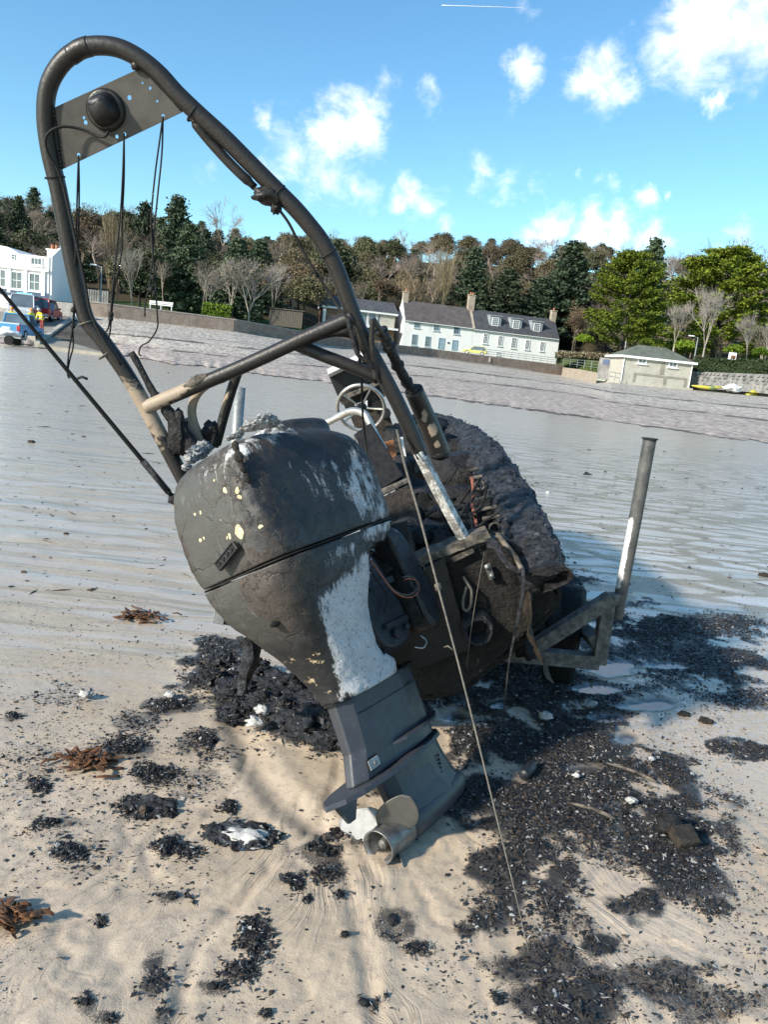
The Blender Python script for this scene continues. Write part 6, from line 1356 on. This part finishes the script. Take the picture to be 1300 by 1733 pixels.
for A_, B_ in (((90, 186), (104, 286)), ((245, 118), (308, 187))):
    P = [aP(A_[0]+(B_[0]-A_[0])*t, A_[1]+(B_[1]-A_[1])*t, -.004)+np.array([0, 0, 1])*.002*math.sin(t*90) for t in np.linspace(0, 1, 60)]; fpart('weld_bead', tube(P, [.0045+.002*math.sin(i*1.7) for i in range(60)], 6), M['soot_tube'], pla, True)
Pn = nrm if nrm[1] < 0 else -nrm; Lp = np.stack([ex, ey, Pn], 1)
lc = aP(180, 187); nb = fpart('navigation_light', ([lc+Lp@np.array(q) for q in lathe([(0, 0), (0, .062), (.014, .060), (.018, .052), (.018, 0)], 2, 28)[0]], lathe([(0, 0), (0, .062), (.014, .060), (.018, .052), (.018, 0)], 2, 28)[1]), M['soot_tube'], frame, True)
nb.scale = (1, 1, 1); v, f = lump((0, 0, .018), .050, .048, .050, 2, .05, 3); fpart('lamp_housing', ([lc+Lp@np.array([math.copysign(abs(q[0]/.05)**.7*.046, q[0]), math.copysign(abs(q[1]/.05)**.7*.046, q[1]), max(q[2], .002)]) for q in np.array(v)], f), M['plate_black'], nb, True)
fpart('lamp_lens', ([lc+Lp@(np.array(q)+np.array([.0, -.02, .055])) for q in lump((0, 0, 0), .030, .012, .012, 7, .3, 3)[0]], lump((0, 0, 0), .030, .012, .012, 7, .3, 3)[1]), M['engine_dark'], nb, True)
fpart('lamp_cable', tube(catmull([aP(184, 222, -.02), aP(177, 232, -.025), aP(162, 230, -.02), aP(140, 220, -.02), aP(110, 215, -.035), aP(88, 221, -.05), aP(77, 236, -.055), aP(82, 262, -.05), aP(97, 286, -.04), aP(108, 320, -.03), aP(122, 380, -.03), aP(133, 430, -.03), aP(146, 490, -.03), aP(153, 530, -.03), aP(175, 575, -.035), aP(205, 618, -.035)], 6), .0045, 7), M['cord_black'], frame, True)
fpart('bolt_head', lump(aP(229, 112, -.01), .014, .012, .014, 3, .2, 2), M['soot_tube'], frame, True)
# hinged strut on the starboard side: thin fork, ridged burnt hose, thick sleeve
fk = fpart('fork', tube([aP(631, 540, -.03), aP(629, 575, -.03), aP(636, 640, -.03)], .011, 6), M['soot_tube'], frame); fpart('fork', tube([aP(631, 540, -.03), aP(646, 562, -.02), aP(652, 574, .0)], [.012, .009, .009], 6), M['soot_tube'], frame)
AR = catmull([aP(645, 558, .02), aP(660, 590, .05), aP(676, 624, .1), aP(692, 652, .14), aP(702, 664, .16)], 10); rr = [.019+.004*fbm((i*.7, 1, 2), 1, 2)+(.005 if (i % 9) in (0, 1) else 0) for i in range(len(AR))]
fpart('burnt_hose', tube(AR, rr, 12), M['char'], frame, True); fpart('hose_end', lump(aP(700, 662, .16), .030, .028, .026, 8, .4, 3, 2.2), M['char'], frame, True)
SL = catmull([aP(700, 660, .16), aP(716, 696, .2), aP(733, 736, .22), aP(745, 768, .24)], 8); v, f = tube(SL, np.linspace(.036, .041, len(SL)), 18); V = np.array(v); pxy = np.array([proj(q) for q in V]); mask = np.minimum(np.hypot((pxy[:, 0]-718)/6, (pxy[:, 1]-704)/12), np.hypot((pxy[:, 0]-732)/9, (pxy[:, 1]-728)/13)); mask = np.minimum(mask, np.hypot((pxy[:, 0]-741)/7, (pxy[:, 1]-752)/7))
fpart('strut_sleeve', (v, f), M['bare_tube'], frame, True, attrs={'soot': np.clip(.25+.75*sst(mask, .7, 1.3), 0, 1)})
fpart('sleeve_end', lump(aP(744, 768, .23),   .038, .037, .026, 8, .1, 3), M['char'], frame, True)
# cable down the inside of the arch to the console
fpart('arch_cable', tube(catmull([aP(470, 352, -.02), aP(490, 380, -.01), aP(510, 420, 0), aP(535, 462, 0), aP(556, 495, 0), aP(578, 527, -.03), aP(592, 545, -.05), aP(604, 580, -.05), aP(612, 640, .1), aP(614, 700, .3), aP(620, 760, .4), aP(628, 850, .2), aP(640, 920, .1)], 6), [.0048]*73, 7), M['cord_black'], frame, True)
fpart('arch_cable', tube(catmull([aP(588, 540, -.06), aP(598, 575, -.06), aP(606, 600, -.06), aP(622, 612, -.05), aP(632, 622, -.04)], 6), .008, 7), M['char'], frame, True)
fpart('cable_hook', tube(catmull([aP(526, 468, 0), aP(529, 461, -.01), aP(535, 463, -.01), aP(536, 470, 0)], 5), .003, 6), M['cord_black'], frame, True)

# cords hanging from the plate, each a looped pair
def cordthing(P1, P2, label, knots=()):
    root = empty('rope', aP(*P1[0], -.02), label, 'rope', 'black cords hanging from the arch plate')
    for P in (P1, P2): mesh('strand', *tube(catmull([aP(x, y, -.02+(.004 if P is P2 else 0)) for x, y in P], 8), .0028, 6), M['cord_black'], root, True)
    for x, y in knots: mesh('knot', *lump(aP(x, y, -.02), .009, .008, .010, int(x), .35, 2), M['cord_black'], root, True)
    return root
cordthing([(133, 263), (131, 320), (128, 420), (125, 520), (122, 560), (116, 600), (114, 630), (117, 641)], [(133, 263), (134, 330), (132, 430), (127, 520), (123, 555), (124, 585), (118, 610), (115, 632), (122, 640)], 'black cord hanging down the port leg of the arch, longest and leftmost', [(124, 525), (123, 552)])
cordthing([(210, 226), (208, 290), (204, 360), (196, 440), (190, 500), (187, 532), (183, 556), (174, 568)], [(210, 226), (210, 300), (207, 370), (206, 425), (194, 490), (189, 530), (187, 556), (184, 574)], 'middle black cord hanging from the arch plate, knotted above its short frayed end', [(188, 532), (187, 540)])
cordthing([(276, 197), (270, 240), (262, 300), (256, 370), (258, 420), (262, 470), (266, 530), (266, 556), (252, 578), (239, 586), (235, 598), (239, 603)], [(276, 197), (274, 260), (267, 330), (260, 400), (257, 450), (252, 490), (246, 512), (245, 536)], 'right black cord hanging from the arch plate, with a long loop curling at its end', [(259, 470), (256, 490), (261, 496)])
# whip aerial at the left
wh = empty('whip_aerial', at(300, 860, 2.5), 'long thin burnt whip aerial slanting out of the picture at left', 'aerial')
A = lambda t: at(-110+(298+110)*t, 358+(848-358)*t, 2.05+.45*t)
mesh('whip', *tube([A(t) for t in np.linspace(0, 1, 30)], np.linspace(.0045, .0085, 30), 8), M['cord_black'], wh, True); mesh('ferrule', *tube([A(.86), A(.97)], .0105, 8), M['char_grey'], wh, True)
mesh('aerial_base', *tube(catmull([at(293, 842, 2.5), at(306, 868, 2.52), at(326, 910, 2.55)], 5), [.010, .011, .014, .015, .015, .015, .015, .015, .015, .015, .015], 10), M['bare_tube'], wh, True, attrs={'soot': [.45]*110})
mesh('snag', *tube([at(131, 641, 2.28), at(139, 638, 2.27), at(148, 642, 2.27)], .004, 5), M['cord_black'], wh, True); mesh('aerial_clamp', *lump(at(294, 846, 2.49), .018, .018, .02, 4, .4, 2), M['char'], wh, True)
# long thin rod leaning across the stern and a thin wire beside it
rod = empty('burnt_rod', gz(893, 1600), 'long thin grey rod leaning from the sand across the transom', 'rod')
RP = [(672, 728, 2.75), (686, 790, 2.62), (709, 869, 2.52), (733, 961, 2.42), (770, 1100, 2.28), (802, 1225, 2.12), (840, 1380, 1.95), (872, 1510, 1.83), (895, 1610, 1.74)]
mesh('rod', *tube(catmull([at(*q) for q in RP], 6), np.linspace(.0056, .0018, 49), 8), M['wire_grey'], rod, True)
mesh('twig', *tube([at(752, 1095, 2.29), at(758, 1093, 2.28), at(770, 1102, 2.28)], .003, 5), M['wire_grey'], rod, True); mesh('joint', *tube([at(740, 988, 2.40), at(743, 999, 2.39)], .011, 8), M['wire_grey'], rod, True)
wi = empty('hanging_wire', at(818, 940, 2.7), 'thin dark wire hanging from the torn transom corner', 'wire'); mesh('wire', *tube(catmull([at(820, 935, 2.72), at(808, 1000, 2.7), at(797, 1070, 2.7), at(790, 1130, 2.75)], 8), .0018, 5), M['wire_grey'], wi, True)

# ------------------------------------------------------------------ trailer
tl = empty('boat_trailer', gz(880, 1130), 'corroded steel boat trailer with upright guide posts under the burnt boat', 'trailer')
def beam(name, a, b, w_=.065, h_=None, mt='trailer_steel', parent=None):
    a, b = np.array(a), np.array(b); d = b-a; L = np.linalg.norm(d); d /= L; s = np.cross(d, (0, 1, 0)); s /= np.linalg.norm(s); e = np.cross(s, d); return bevel(mesh(name, *box((a+b)/2, (L, w_, h_ or w_), [d, s, e]), M[mt], parent or tl), .004)
YT = 3.35
beam('cross_beam', at(790, 1098, YT), at(1013, 1119, YT)); beam('upright', at(1013, 1122, YT), at(1030, 1008, YT), .06); beam('diagonal_brace', at(902, 1096, YT-.03), at(1035, 1012, YT-.03), .062); beam('cross_beam', at(560, 1085, YT+.25), at(800, 1098, YT+.03))
beam('light_bracket', at(882, 1090, YT-.05), at(896, 1022, YT-.05), .034, .034, 'white_paint'); beam('side_beam', at(890, 1098, YT), at(870, 1060, YT+.9), .06); beam('side_beam', at(1010, 1085, YT), at(960, 1040, YT+1.5), .06); mesh('bolt', *lump(at(898, 1018, YT-.05), .014, .014, .012, 3, .2, 2), M['rust'], tl, True)
mesh('lashing', *lump(at(890, 1098, YT-.05), .05, .05, .05, 3, .5, 3), M['char'], tl, True)
PP = [at(1043, 1046, YT+.03), at(1052, 1000, YT+.03), at(1077, 870, YT+.03), at(1100, 744, YT+.03)]; v, f = tube(catmull(PP, 10), .0285, 16)
V = np.array(v); pxy = np.array([proj(q) for q in V]); cx_ = 1043+(1046-pxy[:, 1])*.1887; stripe = sst(-(pxy[:, 0]-cx_), -3, 4)*sst(pxy[:, 1], 860, 890)*(1-sst(pxy[:, 1], 985, 1010))*.9  # stripe of white ash and paint down the post's left side
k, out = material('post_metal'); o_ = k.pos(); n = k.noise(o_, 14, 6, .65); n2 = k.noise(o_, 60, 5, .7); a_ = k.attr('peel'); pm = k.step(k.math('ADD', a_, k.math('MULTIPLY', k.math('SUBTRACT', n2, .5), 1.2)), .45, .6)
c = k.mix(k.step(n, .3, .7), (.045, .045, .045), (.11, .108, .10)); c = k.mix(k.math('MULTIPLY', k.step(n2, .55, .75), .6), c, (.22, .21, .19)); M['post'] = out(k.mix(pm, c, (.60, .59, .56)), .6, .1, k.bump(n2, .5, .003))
gp = mesh('guide_post', v, f, M['post'], tl, True, attrs={'peel': stripe}); mesh('post_cap', *tube([at(1100, 744, YT+.03), at(1100.4, 741.5, YT+.03)], .0345, 16), M['char'], gp)
beam('post_clamp', at(1022, 1014, YT), at(1052, 1012, YT+.02), .05)
mesh('guide_post', *tube([at(377, 1046, YT+.3), at(396, 800, YT+.3), at(406, 656, YT+.3)], .027, 14), M['galvanised'], tl, True)
beam('post_clamp', at(371, 1053, YT+.1), at(377, 1012, YT+.1), .055, .055, 'galvanised'); beam('cross_beam', at(372, 1042, YT+.12), at(480, 1062, YT+.12), .06, .06, 'trailer_steel')
wcn = np.array([*at(955, 1073, 3.85)]); tx = np.array([.93, -.25, .0]); tx /= np.linalg.norm(tx); tu = np.array([0, 0, 1.]); tv_ = np.cross(tu, tx)
prof = [(-.075, .10), (-.085, .16), (-.08, .24), (-.055, .262), (.055, .262), (.08, .24), (.085, .16), (.075, .10)]; v = []; nseg = 40
for a_, r in prof:
    for j in range(nseg): t = 2*math.pi*j/nseg; rr_ = r+(.004 if (j % 2 and r > .25) else 0)+.010*fbm((a_*9, math.cos(t)*2, math.sin(t)*2), 1, 3); v.append(wcn+tx*a_+(tv_*math.cos(t)+tu*math.sin(t))*rr_)
wh_ = mesh('wheel', v, [(i*nseg+j, i*nseg+(j+1) % nseg, (i+1)*nseg+(j+1) % nseg, (i+1)*nseg+j) for i in range(len(prof)-1) for j in range(nseg)], M['rubber'], tl, True)
v, f = lathe([(-.06, 0), (-.06, .10), (-.07, .12), (.05, .12), (.05, 0)], 0, 24); mesh('rim', [wcn+tx*q[0]+tv_*q[1]+tu*q[2] for q in v], f, M['char'], wh_, True)
m = MB(); m.add(*lump(at(925, 1050, 3.7), .10, .09, .11, 3, .4, 3)); m.add(*lump(at(905, 1045, 3.6), .06, .06, .08, 5, .4, 3)); m.build('burnt_mudguard', M['rubber'], tl, True)
# ------------------------------------------------------------------ charred debris on the sand
def flake_mesh(name, pts, sizes, mats, rs, strands=.12, flat=.55, parent=None):
    """small curled flakes and strands lying about; one mesh"""
    n = len(pts); d = rs.normal(size=(n, 3)); d[:, 2] *= flat*.55; d /= np.linalg.norm(d, axis=1)[:, None]
    e = np.cross(d, rs.normal(size=(n, 3))*np.array([flat, flat, 1.3])); e /= np.linalg.norm(e, axis=1)[:, None]+1e-9; g = np.cross(d, e); g *= np.sign(g[:, 2:3]+1e-9)
    st = rs.random(n) < strands; L = sizes*np.where(st, 2.2, 1); W = sizes*np.where(st, .16, rs.uniform(.35, .95, n)); Hh = sizes*np.where(st, .2, rs.uniform(.08, .38, n))
    L, W, Hh = L[:, None], W[:, None], Hh[:, None]; j = lambda: rs.uniform(.6, 1.25, (n, 1))
    v = np.stack([pts-d*L*j(), pts-d*L*.2+e*W*j(), pts+d*L*j(), pts+d*L*.15-e*W*j(), pts+g*Hh*j()+d*L*.2*(j()-.9)], 1).reshape(-1, 3)
    b = np.arange(n)[:, None]*5; f = np.concatenate([b+np.array(q) for q in ([0, 1, 4], [1, 2, 4], [2, 3, 4], [3, 0, 4], [0, 3, 1], [1, 3, 2])])
    if parent is not None: v = v-base_of(parent)
    o = mesh(name, v, f, mats, parent, local=True)
    mi = rs.choice(len(mats), n, p=([.80, .13, .07][:len(mats)] if len(mats) == 3 else None)); o.data.polygons.foreach_set('material_index', np.tile(mi, 6).astype(np.int32)); return o
k, out = material('flake_black'); o_ = k.pos(); n = k.noise(o_, 40, 5, .6); M['flake_black'] = out(k.mix(n, (.006, .006, .007), (.030, .029, .030)), k.lin(n, .3, .7, .35, .65), 0, k.bump(k.noise(o_, 160, 4), .5, .003), .5)
k, out = material('flake_brown'); o_ = k.pos(); n = k.noise(o_, 40, 5, .6); M['flake_brown'] = out(k.mix(n, (.025, .016, .011), (.085, .058, .040)), .8)
k, out = material('flake_grey'); o_ = k.pos(); n = k.noise(o_, 40, 5, .6); M['flake_grey'] = out(k.mix(n, (.12, .12, .12), (.40, .40, .39)), .85)
FM = [M['flake_black'], M['flake_brown'], M['flake_grey']]
rs = np.random.default_rng(77); PT = []; SZ = []
def zs(P): 
    i = np.clip(np.searchsorted(xs, P[:, 0]), 1, len(xs)-1); j = np.clip(np.searchsorted(ys, P[:, 1]), 1, len(ys)-1); return gh[j, i]
for B_ in PATCH:
    c, ax, ay = blob_xy(*B_[:4]); area = math.pi*np.linalg.norm(ax)*np.linalg.norm(ay); n = int(min(area*B_[4]*34000, 9500)); t = rs.normal(size=(n, 2))*.66
    r_ = np.linalg.norm(t, axis=1); P = c+t[:, :1]*ax+t[:, 1:]*ay; ed = nfbm(P[:, 0]*7, P[:, 1]*7, 61, 5); e3 = nfbm(P[:, 0]*24, P[:, 1]*24, 19, 4); keep = (r_*.8+(ed-.5)*2.4+(e3-.5)*1.6 < .85); P = P[keep]
    PT.append(P); SZ.append(np.minimum(rs.gamma(1.3, .0028, len(P))+.0011, .011))
# sparser scatter over the whole foreground, thicker towards the wreck
n = 60000; px = rs.uniform(-20, 1320, n); py = rs.uniform(1000, 1760, n); 
dens = .15+.55*np.exp(-((px-960)/280)**2-((py-1330)/230)**2)+.22*np.exp(-((px-130)/170)**2-((py-1300)/170)**2)+.16*np.exp(-((px-1050)/260)**2-((py-1620)/120)**2)
dens *= 1-.75*np.exp(-((px-560)/150)**2-((py-1560)/170)**2)-.0; G_ = np.array([gz(a, b)[:2] for a, b in zip(px, py)]); cl_ = nfbm(G_[:, 0]*3.5, G_[:, 1]*3.5, 91, 5)
keep = rs.random(n) < dens*sst(cl_, .36, .62)*2.0; P = G_[keep]; PT.append(P); SZ.append(np.minimum(rs.gamma(1.2, .0019, len(P))+.0010, .010))
P = np.concatenate(PT); S = np.concatenate(SZ)
pi_ = gpool[np.clip(np.searchsorted(ys, P[:, 1]), 1, len(ys)-1), np.clip(np.searchsorted(xs, P[:, 0]), 1, len(xs)-1)]; kp = pi_ < .35+.5*rs.random(len(P))**3; P = P[kp]; S = S[kp]; P3 = np.column_stack([P, zs(P)+S*.25])
o = flake_mesh('charred_debris', P3, S, FM, rs); tag(o, 'scattered black charred flakes and ash crumbs strewn over the wet sand', 'debris', None, 'stuff')
# clumps that can be picked out
WHERE = ['long black flake heap left of the burnt hull, nearest its port side', 'broad black flake heap with grey bits, left of the drainage channel head', 'black flake clump just behind the orange kelp', 'black flake strip running right from the orange kelp', 'upright dark shred left of the sand channel',
 'small flake streak above the lowest ash mound', 'ragged flake clump left of the white ash mound', 'thin black flake streak at far left below the kelp', 'black and grey flake clump at left, alone on smooth sand', 'dark knotted clump below the propeller, blue-black', 'dark clump left of and below the propeller', 'flake trail joined under the dark clump by the propeller',
 'lone loose flake clump in the middle of the left sand', 'tall ragged flake clump at bottom centre-left', 'flake clump just below the tall ragged one', 'small dark arc of flakes at bottom centre-left', 'round black flake clump near the bottom left', 'round black flake clump at the bottom left edge of the picture', 'hair-like black tuft right of the smooth fan of sand', 'broad black tuft at bottom centre',
 'small black tuft at the very bottom centre-left', 'round hairy black tuft below the propeller fan', 'flat hairy black tuft right of the round one', 'lone round black lump at bottom right of centre', 'small black flake strip left of the propeller blade', 'tiny black lump at the end of a long sand groove', 'brown-flecked clump beside the grey ash mound', 'tiny flake clump above the lone loose one', 'small black clump at the far left edge', 'small flat flake patch at far left', 'tiny black flake left of the flow lines', 'tiny black flake beside the flow lines']
for i, c in enumerate(CLUMP):
    cc, ax, ay = blob_xy(*c); root = empty('charred_clump', (cc[0], cc[1], ground_z(*cc)), WHERE[i], 'charred clump', 'clumps of charred flakes on the sand'); area = math.pi*np.linalg.norm(ax)*np.linalg.norm(ay)
    n = int(np.clip(area*110000, 160, 1900)); t = rs.normal(size=(n, 2))*.62; q = cc+t[:, :1]*ax+t[:, 1:]*ay; ed = nfbm(q[:, 0]*13, q[:, 1]*13, 15+i, 5); r_ = np.linalg.norm(t, axis=1); q = q[r_*.75+(ed-.5)*3.6 < .75]; S = np.minimum(rs.gamma(1.3, .0026, len(q))+.0012, .010)
    hair = .55 if i in (18, 19, 21, 22) else .15; r_ = r_[r_*.75+(ed-.5)*3.6 < .75]; hh = .014*np.clip(1-r_, 0, 1)*rs.random(len(q))*min(1.4, np.linalg.norm(ax)/.07)
    o = flake_mesh('flakes', np.column_stack([q, zs(q)+S*.3+hh]), S, FM, rs, hair, .7, root); o['kind'] = 'stuff'
    v, f = lump((cc[0], cc[1], ground_z(*cc)), 1, 1, 1, i, .5, 3, 2.6); v = np.array(v)-np.array([cc[0], cc[1], ground_z(*cc)]); v = np.column_stack([v[:, :1]*ax*.35+v[:, 1:2]*ay*.35, v[:, 2]*.008])+np.array([cc[0], cc[1], ground_z(*cc)+.002]); mesh('clump_core', v, f, M['char'], root, True)
def ground_thing(name, px, py, label, cat): q = gz(px, py); z = ground_z(q[0], q[1]); q = gz(px, py, z); return empty(name, (q[0], q[1], z), label, cat), np.array([q[0], q[1], z])
# the big heap under the engine
hp, q = ground_thing('debris_heap', 520, 1235, 'large heap of charred grey debris under the engine leg', 'debris heap')
m = MB()
for px, py, r in [(520, 1225, .10), (480, 1205, .08), (560, 1240, .08), (450, 1190, .07), (500, 1180, .09), (545, 1200, .1), (400, 1165, .08), (430, 1130, .08), (585, 1225, .06), (370, 1120, .06), (410, 1190, .05), (590, 1180, .08), (470, 1160, .1), (360, 1145, .05), (640, 1190, .06), (690, 1195, .06), (390, 1200, .05)]:
    g_ = gz(px, py, .04); m.add(*lump((g_[0], g_[1], ground_z(g_[0], g_[1])+.01), r*1.1, r, r*.55, px, .6, 4, 2.4))
m.build('heap_core', M['char_grey'], hp, True); V = np.array(m.v); P = V[rs.integers(0, len(V), 5200)]; P = P[P[:, 2] > 0]+rs.normal(size=(len(P[P[:, 2] > 0]), 3))*.006; o = flake_mesh('flakes', P, rs.gamma(2.0, .0030, len(P))+.002, FM, rs, .15, .9, hp); o['kind'] = 'stuff'
for px, py, r, lab in [(443, 1218, .030, 'white crumpled foam scrap lying on the heap under the engine'), (432, 1240, .034, 'lower white foam scrap at the left foot of the heap'), (995, 1200, .035, 'pale grey translucent lump on the black debris right of the rod'), (923, 1220, .030, 'white crust lump on the black debris below the trailer'), (1068, 1362, .020, 'small white scrap in the middle of the black debris at right'), (288, 1182, .022, 'white ash lump on the bare sand, left'), (145, 1183, .026, 'pale stone-like ash lump at upper left of the sand'), (975, 1318, .014, 'tiny white pebble-like crumb beside the bottle in the debris'), (1102, 1290, .014, 'tiny white crumb near the blue pool')]:
    root, q = ground_thing('ash_scrap', px, py, lab, 'ash scrap'); mesh('scrap', *lump(q+np.array([0, 0, r*.5+(.03 if px in (443, 432) else .01)]), r, r*.7, r*.55, px, .6, 3, 2.2), M['ash_white'] if px != 995 else M['galvanised'], root, True)
for px, py, rx, ry, lab, mt in [(412, 1415, .125, .060, 'mound of white and grey ash left of the propeller', 0), (252, 1372, .10, .045, 'grey-brown ash mound left of the channel, with rusty patch', 1), (560, 700, 0, 0, '', 0)]:
    if rx == 0: continue
    root, q = ground_thing('ash_mound', px, py, lab, 'ash mound'); v, f = lump(q+np.array([0, 0, -.004]), rx, ry, .030, px, .35, 4, 2.0); mesh('mound', v, f, M['char_grey'], root, True)
    v2, f2 = lump(q+np.array([.01, -.018 if mt == 0 else .03, .0]), rx*.62, ry*.55, .034, px+3, .45, 4, 2.4); mesh('ash_crust', v2, f2, M['ash_white'] if mt == 0 else M['char_grey'], root, True)
    if mt: mesh('rust_lump', *lump(q+np.array([-.01, -.03, .022]), .014, .010, .014, 4, .5, 3, 2.2), M['flake_brown'], root, True)
    V = np.array(v); P = V[rs.integers(0, len(V), 900)]; P = P[(P[:, 2] > q[2]) & (np.hypot((P[:, 0]-q[0])/rx, (P[:, 1]-q[1])/ry) > .55)]; o = flake_mesh('flakes', P, rs.gamma(2.0, .0026, len(P))+.002, FM, rs, .15, .8, root); o['kind'] = 'stuff'
# kelp
k, out = material('kelp'); o_ = k.pos(); n = k.noise(o_, 60, 4, .6); M['kelp'] = out(k.mix(n, (.06, .028, .012), (.20, .095, .04)), .35, 0, k.bump(n, .5, .004))
for px, py, rr, lab in [(155, 1292, .11, 'orange-brown kelp tangle on the sand at left, largest of the seaweed'), (243, 1046, .13, 'flat orange-brown seaweed patch left of the engine, furthest up the beach'), (6, 1560, .09, 'dark brown seaweed cut by the left edge of the picture')]:
    root, q = ground_thing('seaweed', px, py, lab, 'seaweed'); m = MB()
    for i in range(46):
        a = rs.uniform(0, 6.28); L = rr*rs.uniform(.3, .9); s0 = q+np.array([rs.normal()*rr*.4, rs.normal()*rr*.3, .006+rs.random()*.02]); d = np.array([math.cos(a), math.sin(a)*.8, 0]); wv = np.cross(d, (0, 0, 1))*rs.uniform(.005, .013); pts = [s0+d*L*t+np.array([0, 0, .006*math.sin(t*5+i)*rs.uniform(.4, 1.2)-.004*t])+wv*1.2*math.sin(t*4+i) for t in np.linspace(0, 1, 7)]
        v = [p+wv*s*math.sin(math.pi*(.12+.8*t_)) + np.array([0, 0, .006*abs(s)]) for p, t_ in zip(pts, np.linspace(0, 1, 7)) for s in (-1, 0, 1)]; m.add(v, [(r_*3+c_, r_*3+c_+1, r_*3+c_+4, r_*3+c_+3) for r_ in range(6) for c_ in range(2)])
    o = m.build('frond', M['kelp'], root, True); sm = o.modifiers.new('s', 'SOLIDIFY'); sm.thickness = .0015; o['kind'] = 'stuff'
# other pieces lying in the debris
root, q = ground_thing('burnt_block', 1155, 1428, 'black burnt block with a flat grey top in the debris at right', 'burnt block'); A3 = [np.array([.94, .34, 0]), np.array([-.30, .85, .42]), np.array([.14, -.39, .9])]
bevel(mesh('block', *box(q+np.array([0, 0, .028]), (.085, .07, .04), A3), M['char_brown'], root), .006); mesh('burnt_side', *lump(q+np.array([-.03, .05, .03]), .045, .03, .04, 4, .5, 3), M['char'], root, True)
root, q = ground_thing('bottle_end', 895, 1308, 'dark round bottle end lying in the debris', 'bottle'); v, f = lathe([(-.06, 0), (-.06, .018), (-.052, .022), (.02, .022), (.045, .010), (.065, .010), (.065, 0)], 0, 16); Rz = np.array([[.5, -.87, 0], [.87, .5, 0], [0, 0, 1.]]); mesh('bottle_body', [q+np.array([0, 0, .016])+Rz@p_ for p_ in v], f, M['engine_dark'], root, True)
for px, py, L, a_, lab, mt in [(1000, 1376, .085, 2.75, 'short pale stick lying in the black debris at right', 'wood_burnt'), (1070, 1312, .10, 2.6, 'pale curved strip near the right edge of the debris', 'wood_burnt'), (360, 795, .4, .1, '', 0)]:
    if not mt: continue
    root, q = ground_thing('stick', px, py, lab, 'stick'); d = np.array([math.cos(a_), math.sin(a_), .04])*L; mesh('stick_body', *tube(catmull([q-d+(0, 0, .012), q+(0, .004, .018), q+d+(0, 0, .01)], 6), [.003, .006, .007, .007, .007, .006, .006, .007, .007, .006, .005, .004, .003], 7), M[mt], root, True)
# stones and weed out on the flat
for px, py, r, lab, mt in [(53, 749, .05, 'small brown stone on the wet sand at far left', 'char_brown'), (1293, 975, .05, 'dark stone on the wet sand at the right edge', 'char_brown'), (928, 834, .035, 'white shell on the wet sand behind the starboard tube', 'ash_white'), (1158, 1210, .03, 'dark seaweed-covered stone on the sand right of the debris', 'char_brown'), (1195, 1222, .035, 'second seaweed-covered stone, nearer the right edge', 'char_brown'), (112, 904, .02, 'tiny black stone on the shining wet sand at left', 'char')]:
    root, q = ground_thing('stone', px, py, lab, 'stone'); mesh('stone_body', *lump(q+np.array([0, 0, r*.2]), r, r*.7, r*.45, px, .3, 3), M[mt], root, True)
n = 900; px = np.concatenate([rs.uniform(-10, 330, n//2), rs.uniform(900, 1310, n//2)]); py = np.concatenate([rs.uniform(610, 1010, n//2)**1., rs.uniform(760, 1010, n//2)]); P = np.array([gz(a, b)[:2] for a, b in zip(px, py)]); S = rs.gamma(1.6, .006, n)*(P[:, 1]/5)**.6; o = flake_mesh('weed_specks', np.column_stack([P, zs(P)+.002]), S, [M['flake_black'], M['flake_brown']], rs, .5, .1); tag(o, 'fine scraps of dark seaweed scattered over the shining wet sand', 'seaweed scraps', None, 'stuff')
